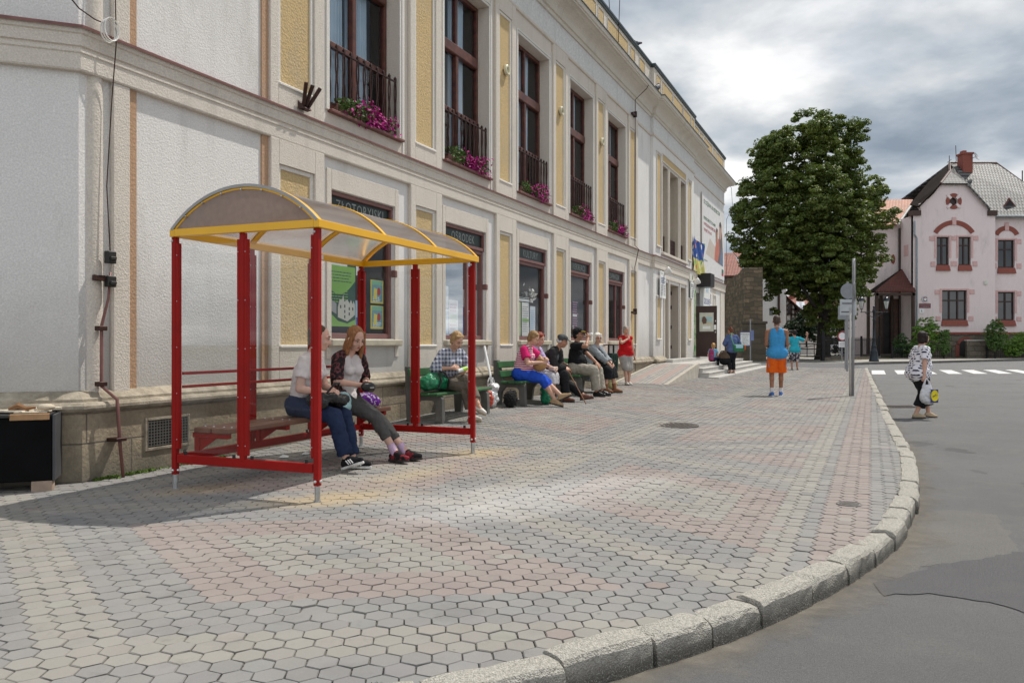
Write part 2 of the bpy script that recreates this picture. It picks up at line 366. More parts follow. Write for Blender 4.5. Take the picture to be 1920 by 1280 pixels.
def build_pavers():
    a=.117; th=R(5.8)
    E1=a*np.array([math.cos(th),math.sin(th)]); E2=a*np.array([math.cos(th+2*math.pi/3),math.sin(th+2*math.pi/3)]); E3=-(E1+E2)
    C=np.array([-1.666,3.118])
    I,J=np.meshgrid(np.arange(-260,420),np.arange(-160,420)); I=I.ravel(); J=J.ravel()
    x=C[0]+I*E1[0]+J*E2[0]; y=C[1]+I*E1[1]+J*E2[1]
    m=(x>-8.2)&(x<17.2)&(y>1.6)&(y<38.4); I,J,x,y=I[m],J[m],x[m],y[m]
    s,o=so(x,y); m=((o>.02)|(s<0)); I,J,x,y,s,o=[q[m] for q in (I,J,x,y,s,o)]
    # chamfer side of the building
    cx=(x-P0.x)*.357+(y-P0.y)*-.934; m=(cx>-.02)|(o>.05); m&=~((s<0)&(cx<-.03)); I,J,x,y,s,o=[q[m] for q in (I,J,x,y,s,o)]
    k=inside_kerb(x,y); m=k>.10; I,J,x,y,s,o,k=[q[m] for q in (I,J,x,y,s,o,k)]
    # never seen: far left in front of the frame and behind the shelter end
    m=(x>-.70*y-1.2); I,J,x,y,s,o,k=[q[m] for q in (I,J,x,y,s,o,k)]
    # rhombille pattern with bands
    Ls=28
    # hexagon centres: C + Ls*(p*(E1-E2)+q*(E2-E3)) ; I,J are coordinates in (E1,E2)
    best=np.full(I.shape,-1.)
    u=I.astype(float); v=J.astype(float)
    B1=np.array([1,-1])*Ls; B2=np.array([1,2])*Ls          # E2-E3 = E1+2E2
    p=np.round((2*u-v)/(3*Ls)); q=np.round((u+v)/(3*Ls))
    D=np.zeros(I.shape)
    for dp in (-1,0,1):
        for dq in (-1,0,1):
            uu=u-((p+dp)*B1[0]+(q+dq)*B2[0]); vv=v-((p+dp)*B1[1]+(q+dq)*B2[1])
            for (a_,b_) in ((uu,vv),(vv-uu,-uu),(-vv,uu-vv)):   # coordinates in (E1,E2),(E2,E3),(E3,E1)
                d=np.minimum(np.minimum(a_,b_),np.minimum(Ls-a_,Ls-b_)); D=np.maximum(D,d)
    buff=np.array([.275,.259,.234]); grey=np.array([.231,.225,.219]); red=np.array([.272,.228,.211])
    band=np.zeros((len(D),3)); cls=np.where(D<2,0,np.where(D<6,1,np.where(D<10,2,np.where(D<13,0,1))))
    # strip along the kerb
    no=o-6.29
    cls=np.where(no>-.62,0,cls); cls=np.where(no>-.40,1,cls); cls=np.where(no>-.27,2,cls); cls=np.where(no>-.04,1,cls); cls=np.where(no>.30,0,cls)
    pal=np.stack([buff,grey,red]); col=pal[cls]
    n=len(x); col=col*(1+rng.normal(0,.032,(n,1)))*(1+rng.normal(0,.007,(n,3)))
    odd=rng.random(n)<.012; col[odd]=pal[rng.integers(0,3,odd.sum())]*(1+rng.normal(0,.05,(odd.sum(),1)))
    z=gz(x,y)+rng.normal(0,.0013,n); ang=th+np.pi/6+np.arange(6)*np.pi/3
    tx=rng.normal(0,.007,n); ty=rng.normal(0,.007,n); rz=rng.normal(0,.012,n)
    jit=.0012
    Rt=a/math.sqrt(3)
    V=np.zeros((n,18,3),np.float32)
    for lay,(rr,dz) in enumerate(((Rt-.0060,0),(Rt-.0030,-.0034),(Rt-.0024,-.02))):
        for kk in range(6):
            aa=ang[kk]+rz; dx=rr*np.cos(aa)+rng.normal(0,jit,n); dy=rr*np.sin(aa)+rng.normal(0,jit,n)
            V[:,lay*6+kk,0]=x+dx; V[:,lay*6+kk,1]=y+dy; V[:,lay*6+kk,2]=z+dz+dx*tx+dy*ty
    base=np.arange(n)[:,None]*18
    top=(base+np.arange(6)[None]).astype(np.int32)
    quads=[]
    for lay in (0,1):
        for kk in range(6):
            quads.append(base+np.array([[lay*6+kk,(lay+1)*6+kk,(lay+1)*6+(kk+1)%6,lay*6+(kk+1)%6]]))
    quads=np.stack(quads,1).reshape(-1,4)
    # mixed polygons
    me=bpy.data.meshes.new('pavement'); Vf=V.reshape(-1,3); me.vertices.add(len(Vf)); me.vertices.foreach_set('co',Vf.ravel())
    loops=np.concatenate([top.ravel(),quads.ravel()]).astype(np.int32); me.loops.add(len(loops)); me.loops.foreach_set('vertex_index',loops)
    ls=np.concatenate([np.arange(n)*6,n*6+np.arange(len(quads))*4]).astype(np.int32); me.polygons.add(len(ls)); me.polygons.foreach_set('loop_start',ls)
    me.update(calc_edges=True)
    fc=np.concatenate([col,np.repeat(col*.8,12,axis=0)]); fc=np.c_[fc,np.ones(len(fc))].astype(np.float32)
    me.polygons.foreach_set('use_smooth',[False]*len(ls))
    at_=me.attributes.new('tint','FLOAT_COLOR','FACE'); at_.data.foreach_set('color',fc.ravel())
    t=NT('concrete_pavers'); c=t.attr('tint'); f=t.noise(330,3,.7); c=t.mix(t.ramp(f,.35,.72,0,.45),c,t.mix(1.,c,(.70,.68,.66),'MULTIPLY'))
    sp=t.noise(600,2,.5); c=t.mix(t.ramp(sp,.66,.74,0,.6),c,(.62,.60,.57))
    big=t.noise(.8,7,.65); c=t.mix(t.ramp(big,.40,.72,0,.30),c,(.40,.37,.33)); c=t.mix(t.ramp(t.noise(1.9,6,.7),.54,.76,0,.45),c,(.15,.14,.13)); c=t.mix(t.ramp(t.noise(7.,5,.7),.60,.72,0,.5),c,(.16,.15,.135)); vg=t.vor(5.5); c=t.mix(t.ramp(vg,.045,.06,.55,0),c,(.10,.095,.09))
    P=t.sep()
    def blob(cx,cy,rx,ry,rot,nz,lo,hi,amt):
        mp=t.map((1,1,1)); n1=t.N.new('ShaderNodeMapping'); n1.vector_type='TEXTURE'; n1.inputs['Location'].default_value=(cx,cy,0); n1.inputs['Rotation'].default_value=(0,0,rot); n1.inputs['Scale'].default_value=(rx,ry,1); t.L.new(t.co.outputs['Object'],n1.inputs[0])
        q=t.sep(n1.outputs[0]); d=t.math('SQRT',t.math('ADD',t.math('POWER',q[0],2),t.math('POWER',q[1],2)))
        d=t.math('ADD',d,t.math('MULTIPLY',t.math('SUBTRACT',t.noise(nz,7,.6),.5),1.1)); return t.ramp(d,lo,hi,amt,0)
    sand=(.40,.315,.20)
    for b in (blob(-1.35,6.2,.75,.38,.5,4.,.2,1.,.85),blob(-.35,8.62,.6,.42,.3,4.,.2,1.,.85),blob(-2.6,6.55,.55,.35,.6,5.,.15,1.,.6),blob(-.9,7.3,.9,.35,1.15,3.,.1,1.,.55),blob(.1,7.7,.9,.5,.9,3.,0.,1.,.30)): c=t.mix(b,c,sand)
    gr=t.ramp(t.noise(45,5,.7),.3,.6,.45,1)
    for b in (blob(.12,6.25,1.35,.75,.5,3.,.05,1.1,.62),blob(-.3,5.6,.9,.4,.5,3.,.05,1.,.35),blob(.9,6.9,.9,.4,.5,4.,.05,1.,.4)): c=t.mix(t.math('MULTIPLY',b,gr),c,(.52,.50,.48))
    t.bump(t.math('ADD',f,t.math('MULTIPLY',sp,.5)),.45,.004)
    me.materials.append(t.done(c,.85,0,.3))
    ob=bpy.data.objects.new('pavement',me); link(ob); ob['kind']='structure'
build_pavers()
# sand bed showing in the joints
def bed():
    X=np.arange(-8.5,17.6,.5); Y=np.arange(1.5,38.7,.5); XX,YY=np.meshgrid(X,Y); Z=gz(XX,YY)-.0095; nx=len(X)
    V=np.c_[XX.ravel(),YY.ravel(),Z.ravel()]; ii=np.arange(len(Y)-1)[:,None]*nx+np.arange(nx-1)[None]; ii=ii.ravel()
    cxx=(XX[:-1,:-1]+.25).ravel(); cyy=(YY[:-1,:-1]+.25).ravel(); k=inside_kerb(cxx,cyy)>.33; ii=ii[k]
    # fine fringe near the kerb
    F=np.c_[ii,ii+1,ii+1+nx,ii+nx]
    t=NT('joint_sand'); n=t.noise(35,5); c=t.mix(t.ramp(n,.35,.65),(.085,.08,.068),(.21,.195,.165)); c=t.mix(t.ramp(t.noise(3,5,.7),.62,.75,0,.7),c,(.06,.08,.025)); m=t.done(c,.95,0,.1)
    o=npmesh('pavement_bed',V,F,m); o['kind']='structure'
    g=MB(); ts=np.arange(4,seg[-1],.25)
    for a,b in zip(ts[:-1],ts[1:]):
        pa,_,na=kpt(a); pb,_,nb=kpt(b); q=[pa+na*.1,pb+nb*.1,pb+nb*1.1,pa+na*1.1]; g.add([(p.x,p.y,G(p.x,p.y)-.0125) for p in q],[(0,1,2,3)])
    o=g.build('pavement_bed_edge',m); o['kind']='structure'
bed()
def kerb():
    g=MB(); t=4.0; r=random.Random(5)
    while t<seg[-1]-.05:
        L=r.choice([.46,.5,.55,.36]) if t<25 else .9
        if 13.0<t<14.6 and r.random()<.4: L=.14
        gap=r.uniform(.008,.034); e=min(t+L,seg[-1]); n=6; top=.010+r.uniform(-.010,.014); sh=r.uniform(-.013,.013)
        secs=[]
        for i in range(n+1):
            tt=t+gap/2+(e-t-gap)*i/n; p,d,nn=kpt(tt); ez=.012*r.uniform(.5,2.) if i in (0,n) else 0
            h=G(p.x,p.y)*0
            w=[(0,-.20),(0,-.06),(.001+ez*.3,top-.024-ez),(.014+ez*.4,top-.004-ez),(.05,top-ez*.5),(.11,top-ez*.6),(KW-.012,top-.004-ez*.5),(KW,top-.02),(KW,-.2)]
            secs.append([p+nn*(a+sh+r.uniform(-.006,.006))+Vector((0,0,b+r.uniform(-.005,.004)+h)) for a,b in w])
        m=len(secs[0]); vs=[q for s_ in secs for q in s_]; fs=[]
        for i in range(n):
            for k in range(m-1): fs.append((i*m+k,(i+1)*m+k,(i+1)*m+k+1,i*m+k+1))
        fs.append(tuple(range(m))); fs.append(tuple(n*m+k for k in range(m))[::-1]); g.add(vs,fs); t=e
    tt=NT('kerb_concrete'); f=tt.noise(70,6,.7); b=tt.noise(2.,6,.6); c=tt.mix(tt.ramp(f,.32,.68),(.25,.232,.20),(.56,.53,.47)); c=tt.mix(tt.ramp(b,.45,.75,0,.4),c,(.34,.315,.27))
    v=tt.vor(130); c=tt.mix(tt.ramp(v,.08,.3,.75,0),c,(.10,.092,.082)); z=tt.sep()[2]; c=tt.mix(tt.ramp(tt.math('ADD',z,tt.math('MULTIPLY',f,-.07)),-.12,-.05,.85,0),c,(.085,.08,.07))  # lower face darkened: road grime plus the face's shade put into the colour
    c=tt.mix(tt.ramp(tt.noise(150,3,.7),.56,.66,0,.6),c,(.66,.63,.57)); tt.bump(tt.math('ADD',f,tt.math('MULTIPLY',v,-.8)),.7,.014)
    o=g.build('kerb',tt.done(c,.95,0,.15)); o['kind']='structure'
    # dust washed against the kerb, thinning out towards the road
    g=MB(); ts=np.arange(6,seg[-1]-.1,.12); pr=None; al=[]
    for a in ts:
        p,d,nn=kpt(a); w=.42 if a<26 else .30; row=[p+nn*.02,p-nn*w*.35,p-nn*w]
        if pr:
            for j in (0,1): g.add([(q.x,q.y,-.1135) for q in (pr[j],pr[j+1],row[j+1],row[j])],[(0,1,2,3)]); al+=[[1-j*.5,.5-j*.5,.5-j*.5,1-j*.5]]
        pr=row
    t=NT('gutter_dust'); n=t.noise(7,7,.65); t_=t.mix(t.ramp(n,.3,.7),(.185,.165,.135),(.30,.265,.22)); t.bump(t.noise(120,4),.4,.01); t.done(t_,.95,0,.1)
    at_=t.attr('fade'); sp=t.sep(at_); f=t.math('ADD',sp[0],t.math('MULTIPLY',t.math('SUBTRACT',t.noise(2.3,7,.65),.5),1.5)); f=t.ramp(f,.4,1.0,0,.6)
    tr=t.N.new('ShaderNodeBsdfTransparent'); mx=t.N.new('ShaderNodeMixShader'); t.L.new(f,mx.inputs[0]); t.L.new(tr.outputs[0],mx.inputs[1]); t.L.new(t.p.outputs[0],mx.inputs[2]); t.L.new(mx.outputs[0],t.out.inputs[0])
    o=g.build('gutter_dirt',t.m); ca=o.data.attributes.new('fade','FLOAT_COLOR','POINT'); ca.data.foreach_set('color',np.repeat(np.array(al,np.float32).ravel()[:,None],4,1).ravel()); o['kind']='structure'
kerb()
# zebra crossing
M_WHITE=asphalt('road_paint',(.66,.65,.63),(.52,.50,.48))
for i in range(9):
    x0=17.35+i*1.17; y0=38.6+.16*i; m=MB(); w=.60; L=5.3
    a=Vector((x0,y0,-.115)); b=a-DV*L; m.quad(a,a+Vector((w,0,0)),b+Vector((w,0,0)),b); o=m.build('zebra_stripe',M_WHITE); o['kind']='structure'
# lane beyond the paved area
m=MB(); m.quad((-6,38.3,-.03),(17.1,38.3,-.03),(19.7,47.2,.0),(-6,52.9,.0)); o=m.build('lane',M_LANE); o['kind']='structure'
m=MB(); m.add([(-6,52.9,.0),(19.7,47.2,.0),(21,53,.02),(27,60,.02),(27,120,.1),(-6,120,.1)],[(0,1,2,3,4,5)]); o=m.build('courtyard_ground',asphalt('gravel',(.20,.19,.165),(.26,.24,.2))); o['kind']='structure'
# far pavement with kerb
KF=[(19.7,47.2),(20.4,47.8),(22.2,49.4),(24.1,50.7),(27.4,52.2),(33.2,56.5),(37.8,59.1),(50,65),(80,80)]
tt=simple('far_pavement_concrete',(.36,.34,.30),.9,0,.12,1.5,.3,60)
m=MB(); m.add([(x,y,.02) for x,y in KF]+[(80,95,.1),(24,95,.1),(21,53,.025)],[tuple(range(len(KF)+3))]); o=m.build('far_pavement',tt); o['kind']='structure'
m=MB()
for (a,b),(c,d) in zip(KF[:-1],KF[1:]):
    n=Vector((d-b,a-c,0)).normalized(); q=[Vector((a,b,0)),Vector((c,d,0))]
    m.add([q[0]+n*.06+Vector((0,0,-.2)),q[1]+n*.06+Vector((0,0,-.2)),q[1]+n*.06+Vector((0,0,.03)),q[0]+n*.06+Vector((0,0,.03)),q[1]-n*.09+Vector((0,0,.034)),q[0]-n*.09+Vector((0,0,.034))],[(0,1,2,3),(3,2,4,5)])
o=m.build('far_kerb',simple('far_kerb_stone',(.12,.115,.11),.9,0,.2,3.)); o['kind']='structure'
# covers in the paving
def cover(label,px,py,rad,name='manhole_cover',mt=None):
    mt=mt or simple('cast_iron',(.10,.085,.075),.6,.6,.3,20.,.5,90)
    p=at(px,py); e=thing(name,label,'manhole cover',p)
    m=MB(); m.lathe([(rad,-.02),(rad,.006),(rad*.93,.008),(rad*.92,.004),(rad*.05,.004)],28); fr=m.build('lid',mt,e)
    m=MB()
    for i in range(-4,5):
        for j in range(-4,5):
            if i*i+j*j<17: m.box(i*rad*.19-rad*.06,i*rad*.19+rad*.06,j*rad*.19-rad*.06,j*rad*.19+rad*.06,.003,.008)
    m.build('tread',mt,e); return e
cover('round iron manhole cover set into the paving beyond the bus shelter',1265,797,.34)
cover('small round valve cover set in the paving beside the kerb bend',1592,945,.09,'valve_cover',simple('worn_grey_iron',(.19,.175,.16),.8,0,.25,20.,.5,90))
e=thing('drain_grate','iron gutter grate in the road behind the walking woman','drain grate',at(1690,762,-.115))
m=MB()
for i in range(9): m.box(-.3+i*.07,-.27+i*.07,-.22,.22,-.01,.008)
m.box(-.34,.34,-.25,-.22,-.01,.01); m.box(-.34,.34,.22,.25,-.01,.01); m.build('grate',simple('cast_iron',(.10,.085,.075)),e)
# ------------------------------------------------------------------ the long building
M_WHITE_ST=stucco('white_roughcast',(.80,.775,.745),95,.36,.05,(0.35,1.5))
M_BEIGE_ST=stucco('cream_roughcast',(.71,.645,.565),95,.45,.06)
M_YEL_ST=stucco('ochre_roughcast',(.62,.46,.245),60,.8,.07)
M_FRAME_ST=stucco('pale_frame_render',(.78,.745,.69),110,.3,.05)
M_FRIEZE=stucco('smooth_grey_render',(.72,.715,.70),30,.15,.05)
M_TAN=stucco('tan_groove_render',(.52,.335,.215),70,.5,.08)
M_FLASH=simple('maroon_sheet_metal',(.19,.085,.075),.5,.3,.22,5.,.15,30)
M_WOOD=simple('dark_red_window_wood',(.10,.032,.022),.45,0,.45,9.,.3,40)
M_MAROON=simple('maroon_shopfront_frame',(.19,.085,.075),.5,0,.16,6.)
M_IRON=simple('brown_wrought_iron',(.05,.022,.017),.5,.4,.3,20.)
M_COPE=simple('grey_green_metal_coping',(.07,.09,.095),.45,.5,.2,3.)
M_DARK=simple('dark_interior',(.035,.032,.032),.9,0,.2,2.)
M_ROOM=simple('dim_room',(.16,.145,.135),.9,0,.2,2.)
M_GLASS=glass('window_glass',(.88,.92,.95),refl=.03)
M_SHOPGLASS=glass('shop_glass',(.95,.96,.96),refl=.012)
def stone():
    t=NT('plinth_sandstone'); P=t.sep(); cb=t.N.new('ShaderNodeCombineXYZ'); t.L.new(P[0],cb.inputs[0]); t.L.new(P[2],cb.inputs[1])
    br=t.N.new('ShaderNodeTexBrick'); t.L.new(cb.outputs[0],br.inputs['Vector']); br.inputs['Scale'].default_value=1
    br.inputs['Brick Width'].default_value=.92; br.inputs['Row Height'].default_value=.33; br.inputs['Mortar Size'].default_value=.008; br.inputs['Mortar Smooth'].default_value=.3
    br.inputs['Color1'].default_value=(.43,.35,.245,1); br.inputs['Color2'].default_value=(.30,.26,.20,1); br.inputs['Mortar'].default_value=(.13,.115,.10,1); br.offset_frequency=2
    n=t.noise(2.2,9,.68); c=t.mix(t.ramp(n,.42,.70,0,.75),br.outputs['Color'],(.17,.14,.10)); n2=t.noise(28,5,.65); c=t.mix(t.ramp(n2,.3,.7,.55,0),c,(.20,.17,.13))
    c=t.mix(t.ramp(t.math('ADD',P[2],t.math('MULTIPLY',n,-.5)),-.25,.1,.65,0),c,(.12,.115,.095))
    t.bump(t.math('ADD',t.math('MULTIPLY',br.outputs['Fac'],-1.5),t.math('ADD',n2,t.math('MULTIPLY',n,1.))),.6,.02); return t.done(c,.93,0,.15)
M_PLINTH=stone()
def plinth_mould():
    t=NT('weathered_stone_moulding'); n=t.noise(5,8,.7); c=t.mix(t.ramp(n,.35,.65),(.21,.18,.135),(.46,.40,.315)); t.bump(t.noise(22,6,.7),.6,.025); return t.done(c,.92,0,.15)
M_MOULD=plinth_mould()
BL=thing('cultural_centre_building','long cream and ochre two storey building with tall windows and railings behind the benches','building',fp(0,0),math.atan2(DV.y,DV.x))
BM=BL.matrix_basis.copy() if False else Matrix.Translation(fp(0,0)) @ Matrix.Rotation(math.atan2(DV.y,DV.x),4,'Z')
def W(s,o,z): return BM@Vector((s,-o,z))          # building frame to world
class FB(MB):
    def b(s,s0,s1,o0,o1,z0,z1): return s.box(s0,s1,-o1,-o0,z0,z1)
    def bb(s,s0,s1,o0,o1,z0,z1,b=.012): return s.bbox(s0,s1,-o1,-o0,z0,z1,b)
CH=6.0
PATH=[(-CH*.7071,CH*.7071),(0,0),(19.76,0),(19.76,-.10),(26.0,-.10),(26.0,0),(33.5,0),(33.5,11)]
def sweep(mb,path,prof,closed_ends=True,smoothcol=False):
    P=[Vector((a,b,0)) for a,b in path]; n=len(P); D=[(P[i+1]-P[i]).normalized() for i in range(n-1)]
    Nn=[Vector((d.y,-d.x,0)) for d in D]; rows=[]
    for i in range(n):
        if i==0: mv=Nn[0]
        elif i==n-1: mv=Nn[-1]
        else:
            a,b=Nn[i-1],Nn[i]; mv=(a+b)/(1+a.dot(b))
        rows.append([P[i]+mv*o+Vector((0,0,z)) for o,z in prof])
    m=len(prof); vs=[q for r in rows for q in r]; fs=[]
    for i in range(n-1):
        for k in range(m-1): fs.append((i*m+k,(i+1)*m+k,(i+1)*m+k+1,i*m+k+1))
    if closed_ends: fs.append(tuple(range(m))); fs.append(tuple((n-1)*m+k for k in range(m))[::-1])
    mb.add(vs,fs)
SI=[3.56,6.56,9.52,12.47,15.36]; YP=[(2.58,3.12),(5.62,6.13),(8.60,9.06),(11.50,11.98),(14.46,14.92),(17.40,17.90)]
GZ=(1.26,3.16); UZ=(4.17,7.25); GW=1.49; UW=1.66
def grid_wall(mb,s0,s1,z0,z1,off,holes,depth=.25):
    S=sorted({s0,s1,*[h[0] for h in holes],*[h[1] for h in holes]}); Z=sorted({z0,z1,*[h[2] for h in holes],*[h[3] for h in holes]})
    for a,b in zip(S[:-1],S[1:]):
        for c,d in zip(Z[:-1],Z[1:]):
            if any(h[0]<=a+1e-6 and h[1]>=b-1e-6 and h[2]<=c+1e-6 and h[3]>=d-1e-6 for h in holes): continue
            mb.quad((a,-off,c),(b,-off,c),(b,-off,d),(a,-off,d))
    for a,b,c,d in holes:
        y=-off; e=-off+depth
        mb.quad((a,y,c),(a,e,c),(a,e,d),(a,y,d)); mb.quad((b,y,c),(b,y,d),(b,e,d),(b,e,c))
        mb.quad((a,y,d),(a,e,d),(b,e,d),(b,y,d)); mb.quad((a,y,c),(b,y,c),(b,e,c),(a,e,c))
holes=[(s,s+GW,*GZ) for s in SI]+[(s-.04,s+UW-.04,*UZ) for s in SI]
DOORS=[(21.22,21.74),(22.06,23.36),(23.70,24.46)]; TRI=[(20.90,21.68),(21.92,23.24),(23.56,24.48)]
holes2=[(a,b,.60,3.2) for a,b in DOORS]+[(a,b,4.16,7.0) for a,b in TRI]
ENT=(26.9,27.75,.60,3.2); W3=(29.15,30.2,1.3,3.3); W4=(28.2,29.6,3.98,4.3)
m=FB(); grid_wall(m,0,19.76,-.3,3.92,0,[h for h in holes if h[2]<3]); grid_wall(m,0,2.38,3.92,8.9,0,[]); grid_wall(m,17.95,19.76,3.92,8.9,0,[]); grid_wall(m,2.38,17.95,7.66,8.9,0,[]); grid_wall(m,19.76,26.0,-.3,8.9,.10,holes2,.40); grid_wall(m,26.0,33.5,-.3,8.9,0,[ENT,W3],.3)
m.quad((19.76,0,-.3),(19.76,-.1,-.3),(19.76,-.1,8.9),(19.76,0,8.9)); m.quad((26.0,0,-.3),(26.0,0,8.9),(26.0,-.1,8.9),(26.0,-.1,-.3))
m.quad((0,0,-.3),(0,0,8.9),(-CH*.7071,CH*.7071,8.9),(-CH*.7071,CH*.7071,-.3)); m.quad((33.5,0,-.3),(33.5,11,-.3),(33.5,11,8.9),(33.5,0,8.9))
m.quad((-CH*.7071,CH*.7071,-.3),(-CH*.7071,CH*.7071,8.9),(-CH*.7071,11,8.9),(-CH*.7071,11,-.3)); m.quad((-CH*.7071,11,-.3),(-CH*.7071,11,8.9),(33.5,11,8.9),(33.5,11,-.3))
m.build('wall',M_WHITE_ST,BL)
m=FB(); grid_wall(m,2.38,17.95,3.92,7.66,0,[h for h in holes if h[2]>3],.30); m.build('upper_wall',M_BEIGE_ST,BL)
m=FB(); m.add([(0,-.0,8.8),(33.5,0,8.8),(33.5,11,8.8),(-4.24,11,8.8),(-4.24,4.24,8.8)],[(0,1,2,3,4)]); m.build('roof',M_COPE,BL)
# smooth frieze set just proud of the wall, string line, cornice, parapet
m=FB(); sweep(m,PATH,[(0,7.70),(.012,7.70),(.012,8.26),(0,8.26)]); m.build('frieze',M_FRIEZE,BL)
m=FB(); sweep(m,PATH,[(0,7.66),(.035,7.67),(.045,7.70),(.035,7.735),(.012,7.74)]); m.build('string_moulding',M_BEIGE_ST,BL)
m=FB(); cove=[(.0,8.24),(.05,8.24),(.06,8.28),(.06,8.31),(.10,8.32),(.11,8.36),(.11,8.39)]+[(.11+.27*(1-math.cos(t)),8.39+.19*math.sin(t)) for t in np.linspace(0,math.pi/2*.86,7)]+[(.36,8.60),(.42,8.60),(.42,8.635),(.45,8.645),(.46,8.70),(.47,8.74)]
sweep(m,PATH,cove+[(0,8.76)]); m.build('cornice',stucco('cornice_render',(.70,.65,.575),60,.25,.07),BL)
m=FB(); sweep(m,PATH,[(0,8.762),(.475,8.742),(.49,8.73),(.49,8.755),(.03,8.83),(0,8.83)]); m.build('cornice_flashing',M_COPE,BL)
m=FB(); sweep(m,PATH,[(.03,8.8),(.03,9.80),(-.25,9.80),(-.25,8.8)]); m.build('parapet',M_BEIGE_ST,BL)
m=FB(); sweep(m,PATH,[(.03,9.78),(.06,9.78),(.07,9.80),(.07,9.83),(.09,9.84),(.09,9.89),(-.3,9.93),(-.3,9.8)]); m.build('parapet_coping',M_COPE,BL)
def framed_panel(name,s0,s1,z0,z1,o,fw=.045,mat=M_YEL_ST,proud=.028,cap=True):
    m=FB(); m.b(s0,s1,o,o+.004,z0,z1); p=m.build(name,mat,BL)
    m=FB(); 
    m.bb(s0-fw,s0,o,o+proud,z0-fw,z1+fw); m.bb(s1,s1+fw,o,o+proud,z0-fw,z1+fw); m.bb(s0+.001,s1-.001,o,o+proud,z1,z1+fw); m.bb(s0-fw-.004,s1+fw+.004,o,o+proud+.03,z0-fw-.012,z0,.016)
    if cap: m.bb(s0-fw-.02,s1+fw+.02,o,o+proud+.02,z1+fw,z1+fw+.05)
    m.build('panel_frame',M_FRAME_ST,p); return p
# pilasters on both storeys with their ochre panels
for (a,b) in YP:
    p0,p1=a-.20,b+.24
    for (z0,z1,y0,y1,pr) in ((.74,3.56,1.19,3.22,.060),(3.9,7.66,4.24,7.30,.050)):
        f=.055; m=FB(); m.bb(p0,a-f,0,pr,z0,z1,.008); m.bb(b+f,p1,0,pr,z0,z1,.008); m.b(a-f,b+f,0,pr-.002,y1+f,z1); m.b(a-f,b+f,0,pr-.002,z0,y0-f); pl=m.build('pilaster',M_BEIGE_ST,BL)
        m=FB(); m.bb(a-f+.001,a,.0,.030,y0-f,y1+f,.006); m.bb(b,b+f-.001,.0,.030,y0-f,y1+f,.006); m.bb(a,b,.0,.030,y1,y1+f-.001,.006); m.bb(a-f,b+f,.0,pr+.012,y0-f,y0-.012,.012); m.build('panel_frame',M_FRAME_ST,pl)
        m=FB(); m.b(a,b,.0,.010,y0-.02,y1); m.build('ochre_panel',M_YEL_ST,pl)
# corner strips
m=FB(); m.bb(.31,.50,0,.045,.74,3.56); m.bb(.31,.50,0,.045,3.9,7.66); m.build('corner_strip',M_BEIGE_ST,BL)
m=FB()
for z0,z1 in ((.76,3.55),(3.92,7.66)): m.b(.50,.585,0,.02,z0,z1); m.b(2.275,2.38,0,.02,z0,z1)
m.build('tan_strip',M_TAN,BL)
m=FB()
for z0,z1 in ((.74,3.56),(3.9,7.66)):
    n=10; vs=[];fs=[]; c=Vector((.16,.065,0))
    for k in range(n+1):
        a=R(-155+ (0+95)*k/n*1.35); p=c+Vector((math.cos(a),math.sin(a),0))*.105; vs+= [(p.x,p.y,z0),(p.x,p.y,z1)]
    for k in range(n): fs.append((2*k,2*k+2,2*k+3,2*k+1))
    m.add(vs,fs)
o_=m.build('corner_column',M_BEIGE_ST,BL,smooth=True)
m=FB()
for z0,z1 in ((.74,3.56),(3.9,7.66)):
    M_=Matrix.Rotation(R(-45),4,'Z'); m.box(-1.62,-1.5,-.02,.0,z0,z1,M_); pass
m.build('chamfer_strip',M_BEIGE_ST,BL)
# string course between the storeys
m=FB(); sweep(m,PATH,[(0,3.55),(.050,3.555),(.058,3.57),(.058,3.70),(.068,3.71),(.068,3.725),(.058,3.735),(.058,3.755),(.075,3.765),(.078,3.86),(.09,3.87),(.096,3.915),(0,3.93)]); m.build('string_course',M_BEIGE_ST,BL)
m=FB(); sweep(m,PATH,[(.09,3.917),(.118,3.905),(.118,3.93),(.0,3.965)]); m.build('string_flashing',M_FLASH,BL)
# plinth
PP=[PATH[0],PATH[1],(19.76,0)]
m=FB(); sweep(m,PP,[(.10,-.3),(.10,.585),(0,.60)]); sweep(m,[(19.76,-.10),(21.0,-.10)],[(.08,-.3),(.08,.62),(0,.62)]); m.build('plinth',M_PLINTH,BL)
m=FB(); sweep(m,PP,[(.0,.575),(.085,.58),(.10,.60),(.135,.61),(.155,.635),(.155,.66),(.135,.685),(.10,.69),(.10,.715),(.03,.775),(0,.785)]); sweep(m,[(19.76,0),(19.76,-.10),(21.05,-.10)],[(0,.575),(.10,.60),(.15,.635),(.135,.685),(.03,.775),(0,.785)]); m.build('plinth_moulding',M_MOULD,BL)
